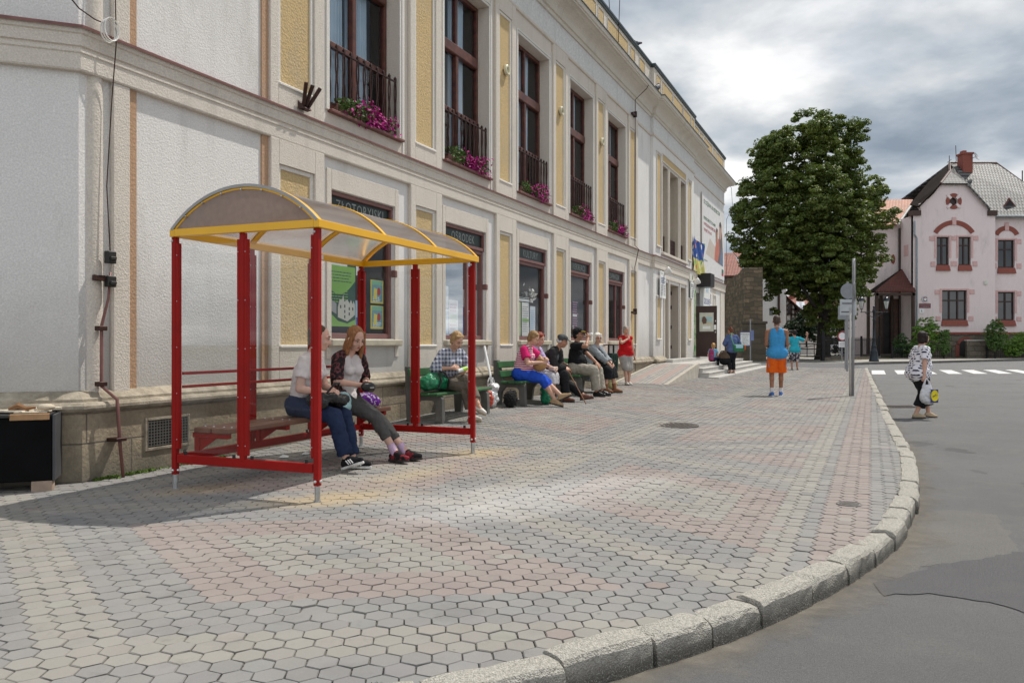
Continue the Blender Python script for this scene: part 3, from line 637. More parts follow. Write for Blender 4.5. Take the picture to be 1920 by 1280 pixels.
# ---- ground floor shop windows
TXT=simple('faded_sign_letters',(.27,.29,.275),.6,0,.25,8.)
M_SIGN=simple('dark_green_sign_glass',(.016,.026,.024),.35,0,.25,2.,spec=.25)
NAMES=['ZŁOTORYJSKI','OŚRODEK','KULTURY','I REKREACJI','ZAPRASZA']
M_SILL=simple('stone_sill',(.45,.40,.31),.9,0,.18,6.,.4,40)
def bars(m,s0,s1,z0,z1,o0,o1,w): m.bb(s0,s0+w,o0,o1,z0,z1,.004); m.bb(s1-w,s1,o0,o1,z0,z1,.004); m.bb(s0+w,s1-w,o0,o1,z1-w,z1,.004); m.bb(s0+w,s1-w,o0,o1,z0,z0+w,.004)
for i,s in enumerate(SI):
    a,b=s+.004,s+GW-.004; z0,z1=GZ; m=FB(); bars(m,a,b,z0+.004,2.83,-.13,-.05,.065); bars(m,a,b,2.83,z1-.004,-.11,-.02,.05)
    if i in (1,4): m.bb((a+b)/2+.12,(a+b)/2+.17,-.125,-.055,z0+.07,2.765,.004)
    m.bb(b-.01,b+.05,-.05,.03,2.15,2.25,.01)
    w=m.build('shop_window',M_MAROON,BL)
    m=FB(); m.quad((a+.06,.092,z0+.068),(b-.06,.092,z0+.068),(b-.06,.092,2.767),(a+.06,.092,2.767)); m.build('pane',M_SHOPGLASS,w)
    m=FB(); m.b(a+.05,b-.05,-.075,-.06,2.88,z1-.055); m.build('name_panel',M_SIGN,w)
    text_mesh('lettering',NAMES[i],.20,TXT,w,basis((1,0,0),(0,0,1),(0,-1,0),((a+b)/2,.0585,2.99)),xs=.82,spacing=1.12)
    m=FB(); m.bb(s-.08,s+GW+.1,-.02,.09,z0-.10,z0-.012,.012); m.build('sill',M_SILL,w)
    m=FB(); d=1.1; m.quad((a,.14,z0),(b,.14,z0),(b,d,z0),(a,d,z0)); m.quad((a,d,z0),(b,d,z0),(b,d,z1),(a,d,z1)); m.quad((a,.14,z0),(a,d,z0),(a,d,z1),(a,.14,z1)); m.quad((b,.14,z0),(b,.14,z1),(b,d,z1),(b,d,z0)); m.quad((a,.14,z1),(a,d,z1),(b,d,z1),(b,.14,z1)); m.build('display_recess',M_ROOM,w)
    m=FB(); fw=.10
    m.bb(s-fw,s-.001,0,.018,1.0,3.42,.006); m.bb(s+GW+.001,s+GW+fw,0,.018,1.0,3.42,.006); m.bb(s,s+GW,0,.018,z1+.004,3.42,.006); m.build('surround',M_BEIGE_ST,w)
# ---- tall upper windows
def curtain_mat():
    t=NT('pale_blue_net_curtain'); n=t.noise(3,4); c=t.mix(n,(.50,.61,.70),(.76,.83,.88)); m=t.done(c,.9,0,.1); t.set(t.p.inputs['Subsurface Weight'],0); return m
M_CURT=curtain_mat()
for i,s in enumerate(SI):
    a,b=s-.036,s+UW-.044; z0,z1=UZ[0]+.004,UZ[1]-.004; c=(a+b)/2; m=FB()
    bars(m,a,b,z0,z1,-.29,-.21,.07); m.bb(c-.045,c+.045,-.285,-.19,z0+.07,6.12,.01); m.bb(c-.035,c+.035,-.285,-.205,6.30,z1-.07,.01)
    m.bb(a+.07,b-.07,-.285,-.17,6.12,6.30,.015)
    for x0,x1 in ((a+.07,c-.045),(c+.045,b-.07)): m.bb(x0,x1,-.27,-.21,5.10,5.19,.01); m.bb(x0,x1,-.27,-.22,z0+.07,z0+.14,.01)
    w=m.build('tall_window',M_WOOD,BL)
    m=FB(); m.quad((a+.06,.25,z0+.06),(b-.06,.25,z0+.06),(b-.06,.25,z1-.06),(a+.06,.25,z1-.06)); m.build('pane',M_GLASS,w)
    m=FB(); n=60
    for (x0,x1) in ((a,c-.05-.12*(i%2)),(c+.02,b-.02-.28)):
        vs=[];fs=[]
        for k in range(n+1):
            x=x0+(x1-x0)*k/n; y=.37+.028*math.sin(k*1.05+i)+.015*math.sin(k*.37); vs+=[(x,y,z0),(x+.03*math.sin(k*.3),y+.02*math.sin(k*.7),z1)]
        for k in range(n): fs.append((2*k,2*k+2,2*k+3,2*k+1))
        m.add(vs,fs)
    m.build('curtain',M_CURT,w,smooth=True)
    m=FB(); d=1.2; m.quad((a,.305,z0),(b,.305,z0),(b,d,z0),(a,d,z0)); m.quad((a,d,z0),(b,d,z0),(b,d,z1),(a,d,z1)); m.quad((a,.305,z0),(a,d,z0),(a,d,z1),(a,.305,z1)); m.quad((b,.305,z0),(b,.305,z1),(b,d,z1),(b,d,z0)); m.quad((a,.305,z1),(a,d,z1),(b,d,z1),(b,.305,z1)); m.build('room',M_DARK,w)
    m=FB(); m.bb(a-.03,b+.05,-.21,.075,z0-.045,z0-.006,.006); m.build('sill',M_FLASH,w)
    m=FB(); o=.0
    for k,(f,pr) in enumerate(((.045,.018),(.085,.03))):
        e=.0 if k==0 else .045
        m.bb(a-f-e*.0-(.0 if k==0 else .0),a-(0 if k==0 else .045)-.001,0,pr,z0-.02,z1+f,.006); m.bb(b+(0 if k==0 else .045)+.001,b+f,0,pr,z0-.02,z1+f,.006); m.bb(a-(0 if k==0 else .045),b+(0 if k==0 else .045),0,pr,z1+(0.002 if k==0 else .046),z1+f,.006)
    m.bb(a-.13,a-.086,0,.012,3.96,z1+.2,.004); m.bb(b+.086,b+.13,0,.012,3.96,z1+.2,.004); m.build('surround',M_FRAME_ST,w)
    # wrought iron guard
    m=FB(); x0,x1=a+.03,b-.03; zb,zt=4.27,5.02; m.b(x0,x1,-.045,-.02,zt-.03,zt-.012); m.b(x0,x1,-.045,-.02,zb,zb+.018)
    nb=11
    for k in range(nb):
        x=x0+.02+(x1-x0-.04)*k/(nb-1); m.b(x-.014,x+.014,-.05,-.015,zt-.012,zt+.03); m.tube([(x,.032,zt+.03),(x,.032,zt+.055)],[.018,.004],6)
        zs=np.linspace(zb-.05,zt-.02,13)
        for sg in (-1,1): m.tube([(x+sg*(.004+.020*abs(math.sin((zz-zb)/(zt-zb)*math.pi*2.))**.8),.032,zz) for zz in zs],.0105,5)
    m.build('railing',M_IRON,w)
# round vents in some ochre panels
for k in (2,3,4):
    a,b=YP[k]; c=(a+b)/2+.03; m=FB(); Mx=Matrix.Rotation(R(90),4,'X'); m.lathe([(.055,-.02),(.10,-.02),(.10,.02),(.085,.035),(.06,.03),(.055,0)],20,(c,-.055,6.32),Mx); v=m.build('round_vent',simple('pale_vent_plastic',(.62,.58,.42),.5),BL)
    m=FB(); m.lathe([(.056,-.01),(.056,.0)],20,(c,-.055,6.32),Mx); m.build('vent_grille',M_DARK,v)
# parapet panels
m_y=[]
def ppanel(s0,s1,o): framed_panel('parapet_panel',s0,s1,8.98,9.66,o,.035,M_YEL_ST,.02,False)
for i,s in enumerate(SI): ppanel(s-.15,s+1.75,.03)
for a,b in YP: ppanel(a-.02,b-.06,.03)
ppanel(18.35,18.95,.03)
for a,b in ((20.0,20.55),(20.8,22.2),(22.35,23.8),(23.95,25.2),(25.35,25.85)): ppanel(a,b,.13)
for a,b in ((26.3,27.3),(27.6,28.1),(28.4,30.2),(30.5,31.0),(31.3,33.0)): ppanel(a,b,.03)
# ---- projecting middle part: tall triple opening over the doors
for a,b in ((20.16,20.64),(24.95,25.4)):
    framed_panel('ochre_panel',a,b,1.35,2.62 if a<21 else 2.78,.10); framed_panel('ochre_panel',a,b,4.3,7.2,.10)
framed_panel('ochre_panel',20.90,24.48,7.10,7.34,.10,.03,cap=False)
m=FB(); m.b(20.92,24.46,-.31,-.295,.6,3.19); m.b(20.92,24.46,-.31,-.295,4.17,7.0); m.build('recess_back',stucco('shaded_reveal',(.52,.475,.41),60,.3),BL)  # recess back in darker cream, its shade put into the colour
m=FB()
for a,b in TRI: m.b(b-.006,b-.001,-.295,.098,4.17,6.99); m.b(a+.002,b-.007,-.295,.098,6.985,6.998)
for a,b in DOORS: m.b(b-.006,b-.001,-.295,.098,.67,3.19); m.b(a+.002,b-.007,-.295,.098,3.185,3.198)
m.build('recess_lining',stucco('reveal_render',(.47,.41,.335),60,.3,stain=(.4,2.2)),BL)  # jamb cream darkened so the colour carries the shade
for a,b in TRI:
    m=FB(); m.b(a+.02,b-.02,-.02,.0,4.72,4.75); m.b(a+.02,b-.02,-.02,.0,4.2,4.23); n=int((b-a)/.045)
    for k in range(n+1):
        x=a+.03+(b-a-.06)*k/n; m.b(x-.010,x+.010,-.017,-.003,4.18,4.75)
    for zz in (4.35,4.5,4.62): m.b(a+.02,b-.02,-.012,-.006,zz,zz+.03)
    m.build('iron_guard',M_IRON,BL)
m=FB()
for a,b in DOORS[:1]+DOORS[2:]: m.b(a+.01,b-.01,-.2,-.15,.6,3.19)
m.build('door_side_infill',stucco('reveal_render2',(.58,.53,.45),60,.3,stain=(.4,2.)),BL)  # infill tone also lowered to paint in the recess shade
M_DOOR=simple('dark_red_door_wood',(.105,.04,.032),.4,0,.2,4.)
a,b=DOORS[1]; m=FB(); bars(m,a+.005,b-.005,.62,3.19,-.27,-.2,.09); m.b((a+b)/2-.05,(a+b)/2+.05,-.27,-.2,.7,3.1)
for z0,z1 in ((.75,1.3),(1.4,2.1),(2.2,3.05)):
    for x0,x1 in ((a+.12,(a+b)/2-.08),((a+b)/2+.08,b-.12)): m.bb(x0,x1,-.26,-.22,z0,z1,.02)
m.b(a+.05,b-.05,-.27,-.25,.66,3.15); d=m.build('entrance_door',M_DOOR,BL)
m=FB()
for z in (1.0,1.7,2.4,2.9): m.b(b-.05,b-.005,-.2,-.14,z,z+.12)
m.build('hinge',M_IRON,d); m=FB(); m.tube([W(0,0,0)*0+Vector(((a+b)/2-.09,.19,1.55)),Vector(((a+b)/2-.09,.14,1.55)),Vector(((a+b)/2-.2,.14,1.55))],.014,6); m.build('handle',simple('steel',(.5,.5,.5),.3,.9),d)
m=FB()
for x in (21.08,21.80,23.44,24.50): m.bb(x,x+.10,.10,.135,.62,3.3,.01)
m.bb(21.06,24.62,.10,.14,3.302,3.42,.01); m.build('door_surround',M_BEIGE_ST,BL)
m=FB()
for a_,b_ in TRI: m.bb(a_-.09,a_-.02,.10,.13,4.16,7.06,.01); m.bb(b_+.02,b_+.09,.10,.13,4.16,7.06,.01)
m.bb(20.75,24.65,.10,.19,4.06,4.15,.012); m.build('opening_surround',M_BEIGE_ST,BL)
# end bay: side entrance and small window
m=FB(); m.b(ENT[0],ENT[1],-.3,-.28,.6,3.2); m.build('side_entrance_recess',M_DARK,BL)
m=FB(); bars(m,W3[0],W3[1],W3[2],2.55,-.12,-.06,.06); w=m.build('small_window',M_MAROON,BL); m=FB(); m.b(W3[0]+.05,W3[1]-.05,-.1,-.095,W3[2]+.05,2.5); m.build('pane',M_SHOPGLASS,w)
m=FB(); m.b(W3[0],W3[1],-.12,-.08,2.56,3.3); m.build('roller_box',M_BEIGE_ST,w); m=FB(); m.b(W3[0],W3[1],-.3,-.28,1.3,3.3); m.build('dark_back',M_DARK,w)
framed_panel('ochre_panel',30.75,31.15,1.35,3.22,0)
m=FB(); m.bb(30.5,31.4,0,.0045,.8,3.55,.001); m.bb(32.4,33.5,0,.03,.7,3.55); m.build('end_strip',M_BEIGE_ST,BL)
# cellar vent in the plinth
m=FB(); bars(m,.60,1.14,.19,.50,.085,.118,.028); v=m.build('cellar_vent',M_MOULD,BL)
m=FB(); m.b(.63,1.11,.098,.102,.22,.47); m.build('vent_opening',M_DARK,v)
m=FB()
for k in range(15): x=.635+.475*k/14; m.b(x-.003,x+.003,.112,.117,.225,.465)
for k in range(9): z=.235+.22*k/8; m.b(.635,1.105,.112,.117,z-.003,z+.003)
m.build('vent_mesh',simple('galvanised_mesh',(.25,.24,.22),.5,.6),v)
# lightning conductor in a pipe by the corner
x=.245; e=thing('lightning_conductor','thin wire with black clamps and maroon pipe running down the building corner','conductor',W(0,0,0),math.atan2(DV.y,DV.x))
m=FB(); m.tube([(x+.03,-.06,8.1),(x+.02,-.075,6),(x+.02,-.14,3.95),(x+.02,-.14,3.86),(x+.03,-.075,3.4),(x-.02,-.07,2.6),(x,-.09,2.0)],.0055,5); m.build('wire',M_IRON,e)
m=FB(); m.tube([(x,-.09,1.83),(x-.02,-.09,1.6),(x-.09,-.09,1.35),(x-.09,-.09,.82),(x-.02,-.20,.70),(x+.01,-.20,.3),(x+.06,-.18,.0)],[.010,.011,.014,.015,.015,.015,.014],8); m.build('pipe',M_FLASH,e,smooth=True)
for z,w_ in ((2.02,.11),(1.80,.10)):
    m=FB(); m.bb(x-.045,x+.045,.06,.12,z-w_,z,.008); m.bb(x-.03,x+.03,.12,.14,z-.08,z-.05,.004); m.build('clamp_box',simple('black_bakelite',(.02,.018,.016),.5),e)
for q in ((x-.15,x,.045,.09,1.75,1.80),(x-.13,x-.05,.05,.12,1.31,1.35),(x-.13,x-.05,.05,.12,.82,.86),(x-.05,x+.06,.10,.23,.33,.36)): m=FB(); m.bb(*q,.004); m.build('bracket',M_IRON,e)
# telephone wire and coil on the string course
e=tag(MB().tube([W(-.62,.22,4.42),W(-.40,.22,4.18),W(-.15,.20,4.02),W(.02,.18,3.99),W(.13,.16,4.0)],.006,5).build('loose_wire',M_IRON),'thin dark wire drooping to the corner above the string course','wire')
m=MB()
for k in range(3):
    m.tube([W(.14+.035*k*.3+.075*math.cos(a),.19+.012*k,3.93+.10*math.sin(a)+.01*k) for a in np.linspace(0,2*math.pi,20)],.006,5)
tag(m.build('cable_coil',simple('white_cable',(.7,.68,.63),.5)),'coil of white cable hung at the building corner','cable coil')
# flag holder
e=thing('flag_holder','rusty three tube flag holder on the ledge between the first panel and window','flag holder',W(2.92,.06,4.07),math.atan2(DV.y,DV.x))
m=FB(); m.add([(-.09,-.01,-.08),(.09,-.01,-.08),(.09,-.01,.02),(-.09,-.01,.02),(-.05,-.10,-.08),(.06,-.10,-.08)],[(0,1,2,3),(0,1,5,4),(2,3,4,5),(0,3,4),(1,2,5)])
m.build('bracket',M_IRON,e); m=FB()
for a in (-.12,.0,.14): m.tube([(a*.35,-.06,-.03),(a,-.16,.20)],.024,8)
m.build('tube',M_IRON,e)
# wires down the front near the last window
m=MB(); m.tube([W(18.0,.45,8.75),W(17.75,.40,8.5),W(17.66,.10,8.2),W(17.66,.09,4.0),W(17.66,.2,3.9),W(17.66,.09,3.4),W(17.66,.1,.4)],.012,5); tag(m.build('conductor_wire',M_IRON),'thin conductor wire down the front past the last ochre panel','wire')
for s_,z_ in ((17.62,7.72),(17.62,2.05)):
    m=FB(); m.b(s_-.25,s_+.08,.05,.12,z_,z_+.05); m.b(s_+.03,s_+.09,.04,.14,z_-.02,z_+.14); o=m.build('wire_bracket',M_IRON); o.location=BM.translation; o.rotation_euler=(0,0,math.atan2(DV.y,DV.x)); tag(o,'black bracket holding the conductor wire '+('high under the frieze' if z_>5 else 'beside the fifth shop window'),'bracket')
m=MB(); m.tube([W(33.55,.1,8.7),W(33.75,.3,8.5),W(33.8,.35,7.6),W(33.6,.1,7.0),W(33.6,.1,4)],.010,5); tag(m.build('conductor_wire',M_IRON),'thin wire looping off the far end of the cornice','wire')
m=MB(); m.tube([W(15.35,.05,9.9),W(15.2,.05,10.5),W(15.6,.08,10.75),W(16.1,.1,10.5),W(16.1,.06,9.3)],.010,5); tag(m.build('bent_wire',M_IRON),'bent wire loop standing up above the parapet','wire')
# pigeons
def pigeon(label,p,rz,sc_=1.):
    b=bpy.data.objects.new('x',None); bpy.data.objects.remove(b)
    m=MB(); M_=Matrix.Rotation(R(-25),4,'Y'); m.ball((0,0,.10),(.13,.065,.065),M_,12,8); m.ball((.12,0,.20),(.035,.03,.035)); m.tube([(.07,0,.13),(.12,0,.19)],[.05,.03],8); m.tube([(.15,0,.20),(.18,0,.19)],[.012,.003],5); m.tube([(-.09,0,.07),(-.24,0,.03)],[.045,.03],6); m.tube([(0,.02,.06),(0,.02,0)],.008,5); m.tube([(0,-.02,.06),(0,-.02,0)],.008,5)
    o=m.build('pigeon',simple('slate_feathers',(.08,.085,.10),.6,0,.4,18.),smooth=True); o.location=p; o.rotation_euler=(0,0,rz); o.scale=(sc_,)*3; tag(o,label,'pigeon')
pigeon('small dark pigeon perched on the parapet coping',W(18.2,.0,9.92),2.)
pigeon('grey pigeon sitting on the cornice edge above the projecting bay',W(19.0,.42,8.78),1.2,1.3)
# ------------------------------------------------------------------ flower boxes
def petal_mat(name,c): 
    t=NT(name); n=t.noise(25,3); return t.done(t.mix(t.ramp(n,.3,.7),sc(c,.55),sc(c,1.3)),.6,0,.2)
M_PET=petal_mat('magenta_petals',(.40,.008,.19)); M_FLEAF=petal_mat('petunia_leaves',(.085,.15,.035))
def leafquads(C,size,nrm_jit=1.,base_n=None):
    n=len(C); N=rng.normal(0,1,(n,3)); 
    if base_n is not None: N=N*nrm_jit+base_n
    N/=np.linalg.norm(N,axis=1)[:,None]; A=np.cross(N,rng.normal(0,1,(n,3))); A/=np.linalg.norm(A,axis=1)[:,None]; B=np.cross(N,A)
    sz=size*rng.uniform(.6,1.3,(n,1)); A=A*sz; B=B*sz*.62
    V=np.stack([C-A,C-B*.9+N*sz*.12,C+A,C+B*.9+N*sz*.12],1).reshape(-1,3); F=np.arange(4*n).reshape(n,4); return V,F
def flower_box(i,s,dens):
    e=thing('flower_box','brown box of magenta petunias on the '+['first and nearest','second','third','fourth','fifth and farthest'][i]+' upper window sill','flower box',W(s+.8,.0,4.17),math.atan2(DV.y,DV.x),'petunia boxes on the upper sills')
    m=FB(); m.bb(-.66,.62,-.125,.0,.0,.13,.01); m.build('box',M_FLASH,e)
    n=int(800*dens); x=rng.uniform(-.66,.58,n); hump=.55+.45*np.sin((x+.7)*3.1+i)**2
    C=np.c_[x,-.02-rng.uniform(-.13,.12,n)*hump,.10+rng.uniform(-.10,.16,n)*hump]; V,F=leafquads(C,.030); npmesh('foliage',V,F,M_FLEAF,e)
    n=int(330*dens); x=rng.normal(.12,.27,n).clip(-.66,.6); hump=.5+.5*np.sin((x+.7)*3.1+i)**2
    C=np.c_[x,-.06-rng.uniform(-.06,.14,n)*hump,.08+rng.uniform(-.14,.22,n)*hump]; V,F=leafquads(C,.030,.7,np.array([0,-1,.6])); npmesh('blossoms',V,F,M_PET,e)
for i,s in enumerate(SI): flower_box(i,s,[1.15,1.1,.9,.8,1.][i])
# ------------------------------------------------------------------ posters behind the shop windows
def poster(name,label,s0,s1,z0,z1,bg,o=-.10,cat='poster',group=None):
    p=thing(name,label,cat,W((s0+s1)/2,o,z0),math.atan2(DV.y,DV.x),group); m=FB(); m.box(-(s1-s0)/2,(s1-s0)/2,0,.003,0,z1-z0); m.build('sheet',bg,p); return p
def flat(p,name,pts,mat,y=-.002):
    m=MB(); m.prism([(u,v) for u,v in pts],'y',y-.001,y); return m.build(name,mat,p)
P_=lambda n,c: simple('print_'+n,c,.6,0,.08,5.)
white,green,dgreen,lblue,blue,red_,yel,pink,black,grey=P_('white',(.78,.78,.76)),P_('green',(.25,.48,.09)),P_('dark_green',(.018,.085,.05)),P_('light_blue',(.36,.55,.68)),P_('blue',(.05,.12,.42)),P_('red',(.42,.035,.035)),P_('yellow',(.70,.60,.12)),P_('pink',(.55,.25,.33)),P_('black',(.02,.02,.022)),P_('grey',(.35,.35,.35))
def lines(p,x0,x1,z,n,dz,mat,h=.012,y=-.003,seed=1):
    r=random.Random(seed); m=MB()
    for k in range(n):
        x=x0
        xe=x1-r.uniform(0,.3)*(x1-x0)
        while x<xe:
            w=r.uniform(.02,.07); m.box(x,min(x+w,xe),y-.001,y,z-k*dz-h,z-k*dz); x+=w+.012
    return m.build('print_lines',mat,p)
p=poster('poster','tall green and white poster with castle picture in the first shop window',3.63,4.23,1.42,2.62,dgreen)
flat(p,'white_block',[(-.3,.80),(.12,.80),(.13,1.05),(.05,1.18),(-.3,1.20)],white); flat(p,'green_wave',[(-.3,.50)]+[(-.3+.6*k/12,.50-.10*math.sin(k/12*math.pi)+.12*(k/12)**2) for k in range(13)]+[(.3,.80),(-.3,.80)],green); flat(p,'green_corner',[(.06,1.2),(.3,1.2),(.3,.98),(.16,1.06)],green)
flat(p,'green_base',[(-.3,0),(.3,0),(.3,.10),(.12,.04),(-.08,.07),(-.3,.20)],green,-.0025)
text_mesh('lettering','bilitacji',.09,dgreen,p,basis((1,0,0),(0,0,1),(0,-1,0),(-.29,-.005,1.13)),align='LEFT')
lines(p,-.27,.10,1.03,5,.04,dgreen); lines(p,-.27,.25,.72,4,.04,dgreen,seed=4); lines(p,-.27,.26,.47,5,.035,green,seed=6)
flat(p,'castle',[(-.09,.12),(.12,.07),(.29,.16),(.29,.30),(.26,.35),(.24,.30),(.20,.36),(.17,.31),(.12,.36),(.05,.33),(.03,.42),(.0,.35),(-.05,.36),(-.09,.25)],P_('castle',(.60,.58,.52)),-.004); flat(p,'hall',[(-.29,.22),(-.12,.16),(-.12,.30),(-.22,.34),(-.29,.38)],grey,-.004)
m=MB()
for a,b in ((.06,.27),(.06,.20),(.06,.13),(.16,.24),(.16,.17),(-.03,.26),(.24,.24)): m.box(a-.012,a+.012,-.0065,-.0055,b-.02,b+.02)
m.build('castle_windows',black,p)
p=poster('poster','narrow blue notice behind the shelter post in the first shop window',4.25,4.42,2.12,2.62,lblue); lines(p,-.07,.07,.46,9,.045,white,.02,seed=9); flat(p,'white_foot',[(-.085,0),(.085,0),(.085,.2),(-.085,.2)],white)
for k,(z0,lab) in enumerate(((1.86,'upper'),(1.50,'lower'))):
    p=poster('leaflet','small yellow and blue picture leaflet, '+lab+' of the two in the first shop window',4.60,4.92,z0-.10,z0+.23,yel,group='leaflet pair in the first shop window'); flat(p,'picture',[(-.13,.03),(.13,.03),(.13,.26),(-.13,.26)],P_('teal',(.16,.36,.42))); flat(p,'head',[(-.13,.265),(.13,.265),(.13,.32),(-.13,.32)],P_('mint',(.22,.5,.35)))
    flat(p,'figures',[(-.1,.06),(-.02,.05),(.0,.2),(-.08,.22)],yel,-.004); flat(p,'dot',[(.04+.045*math.cos(a),.17+.06*math.sin(a)) for a in np.linspace(0,5.8,9)],red_,-.004); lines(p,-.11,.11,.09,3,.025,white,.014,seed=k)
p=poster('leaflet','small pale blue leaflet leaning beside the castle poster',4.24,4.40,1.40,1.78,lblue); flat(p,'block',[(-.07,.03),(.07,.03),(.07,.15),(-.07,.15)],blue)
p=poster('notice','plain white notice sheet taped high in the second shop window',6.64,6.86,1.78,2.14,white,group='sheets in the second shop window'); lines(p,-.09,.09,.30,8,.03,grey,.008)
p=poster('notice','pale blue sheet low in the second shop window',6.64,6.86,1.36,1.76,P_('paleblue',(.60,.70,.76)),group='sheets in the second shop window'); lines(p,-.09,.09,.36,5,.04,lblue,.016)
p=poster('notice','sheet with pink and green lines in the second shop window',6.88,7.2,1.36,1.92,P_('offwhite',(.72,.72,.66)),group='sheets in the second shop window'); lines(p,-.13,.13,.50,3,.05,pink,.03); lines(p,-.13,.13,.32,3,.05,P_('lime',(.5,.62,.3)),.03,seed=3); lines(p,-.13,.13,.15,2,.06,pink,.02,seed=8)
p=poster('notice','narrow blue and red poster behind the shelter post in the second shop window',7.36,7.52,1.36,2.12,blue); flat(p,'white_head',[(-.08,.46),(.08,.46),(.08,.76),(-.08,.76)],white); flat(p,'red_mark',[(-.05,.3),(.05,.3),(.06,.45),(-.03,.45)],red_,-.004)
for k,(a,b,z0,z1,mt,lab) in enumerate(((9.6,9.86,1.34,2.02,P_('pale_green',(.50,.58,.30)),'pale green sheet in the third shop window'),(9.92,10.28,1.34,2.02,white,'wide white sheet with green band in the third shop window'),(10.34,10.62,1.42,1.96,P_('bluewhite',(.66,.72,.78)),'bluish white sheet in the third shop window'))):
    p=poster('notice',lab,a,b,z0,z1,mt,group='sheets in the third shop window'); lines(p,-(b-a)*.42,(b-a)*.42,(z1-z0)-.08,12,.045,[P_('lime',(.5,.62,.3)),grey,lblue][k],.014,seed=k+3)
    if k==1: flat(p,'band',[(-.16,.30),(.16,.30),(.16,.35),(-.16,.35)],green,-.004)
p=poster('notice','long white strip sign above the sheets in the third shop window',9.6,10.3,2.04,2.12,white); lines(p,-.4,.4,.07,1,.05,black,.02)
# paper flower
C=rng.normal(0,1,(70,3))*np.array([.06,.02,.08]); V,F=leafquads(C,.06); o=npmesh('paper_flower',V,F,white); o.location=W(10.38,-.14,2.16); tag(o,'crumpled white paper flower in the third shop window','paper flower')
m=MB(); m.ball((0,0,.0),(.22,.14,.18),None,14,8); o=m.build('grey_dome',simple('grey_felt',(.22,.21,.20),.9),smooth=True); o.location=W(10.55,-.3,1.36); tag(o,'rounded grey object on the floor of the third shop window','display')
p=poster('poster','dark concert poster with pink figures in the fourth shop window',12.86,13.36,1.36,2.26,black); lines(p,-.2,.2,.82,14,.055,P_('mauve',(.36,.20,.32)),.035,seed=12); text_mesh('lettering','13',.12,white,p,basis((1,0,0),(0,0,1),(0,-1,0),(-.18,-.006,.2))); lines(p,-.2,.15,.52,1,.04,white,.05,-.004,5)
p=poster('poster','pinkish poster strip beside the concert poster in the fourth shop window',12.58,12.82,1.6,2.16,P_('mauve2',(.30,.16,.20))); flat(p,'figure',[(-.06,.05),(.05,.04),(.08,.3),(.02,.48),(-.07,.4)],pink,-.004)
p=poster('roll_banner','tall blue stand banner in the fifth shop window',15.62,15.98,1.34,2.42,P_('sky',(.06,.28,.50)),-.3); flat(p,'pink_strip',[(.08,.2),(.15,.2),(.15,1.0),(.08,1.0)],pink,-.004); flat(p,'dark',[(-.16,.0),(.0,.0),(.02,.5),(-.16,.4)],blue,-.004)
# ------------------------------------------------------------------ plaques, banners and lamps on the far part
RZ=math.atan2(DV.y,DV.x)
def plate(name,label,s,o,z0,w,h,mat,cat,t=.02):
    p=thing(name,label,cat,W(s,o,z0),RZ); m=MB(); m.bbox(-w/2,w/2,-t,0,0,h,.004); m.build('board',mat,p); return p
p=plate('notice_board','white information board left of the entrance doors',20.66,.165,2.64,.72,.86,white,'notice board',.03); 
text_mesh('lettering','T B',.11,black,p,basis((1,0,0),(0,0,1),(0,-1,0),(-.2,-.032,.78))); lines(p,-.3,.3,.66,4,.05,P_('inkblue',(.12,.16,.3)),.026,-.032,3); lines(p,-.3,-.05,.42,7,.05,grey,.025,-.032,8); lines(p,.06,.3,.42,7,.05,grey,.025,-.032,9)
p=plate('notice_board','white plaque right of the entrance doors',25.3,.165,2.86,.56,.62,white,'notice board',.03); lines(p,-.22,.22,.52,7,.07,grey,.03,-.032,4); flat(p,'crest',[(-.2,.42),(-.08,.42),(-.08,.55),(-.2,.55)],black,-.033)
p=plate('plaque','square pale plaque with green leaf above the right entrance lamp',25.2,.15,3.50,.62,.36,P_('offwhite2',(.68,.66,.60)),'plaque',.03); flat(p,'leaf',[(.05,.08),(.2,.06),(.24,.2),(.12,.28)],P_('leafgreen',(.18,.22,.08)),-.033)
def floodlight(label,s):
    e=thing('floodlight',label,'floodlight',W(s,.10,3.45),RZ); m=MB(); m.tube([(0,0,0),(0,-.10,.05)],.02,6); m.box(-.05,.05,-.02,0,-.08,.08); m.build('arm',M_IRON,e)
    m=MB(); M_=Matrix.Rotation(R(62),4,'X'); m.lathe([(.03,-.14),(.07,-.12),(.11,.02),(.12,.10),(.115,.12)],14,(0,-.18,.06),M_); m.build('housing',simple('white_metal',(.72,.70,.66),.4),e,smooth=True)
    m=MB(); m.lathe([(.105,.121),(.1,.126)],14,(0,-.18,.06),M_); m.build('lens',simple('pale_lens',(.75,.75,.72),.15),e)
floodlight('white round floodlight over the notice board left of the doors',20.85); floodlight('white round floodlight right of the entrance doors',25.62)
# big banner
p=plate('banner','huge white advertising banner with a couple on the far end wall',30.6,.03,4.1,5.4,3.22,P_('banner_white',(.70,.685,.675)),'banner',.02)
p['label']='huge white advertising banner with a couple on the far end wall'
G1=P_('forest',(.05,.16,.09)); R1=P_('crimson',(.42,.06,.08))
def bl(txt,z,size,mat,x=-2.35): text_mesh('lettering',txt,size,mat,p,basis((1,0,0),(0,0,1),(0,-1,0),(x,-.024,z)),align='LEFT',xs=1.25)
bl('SZCZĘŚLIWI, BO BEZPIECZNI',2.90,.23,G1); bl('BEZPIECZNIEJ ŻYJ Z PLANEM',2.24,.17,G1); bl('W PRZEDZIALE BEZPIECZNE',2.00,.17,R1); bl('TWOJE ŻYCIE  -8%',1.76,.17,R1)
flat(p,'beige_field',[(-1.9,.80),(1.9,.62),(1.9,1.5),(.3,1.3),(-1.0,1.55)],P_('beige_print',(.56,.49,.43)),-.0215)
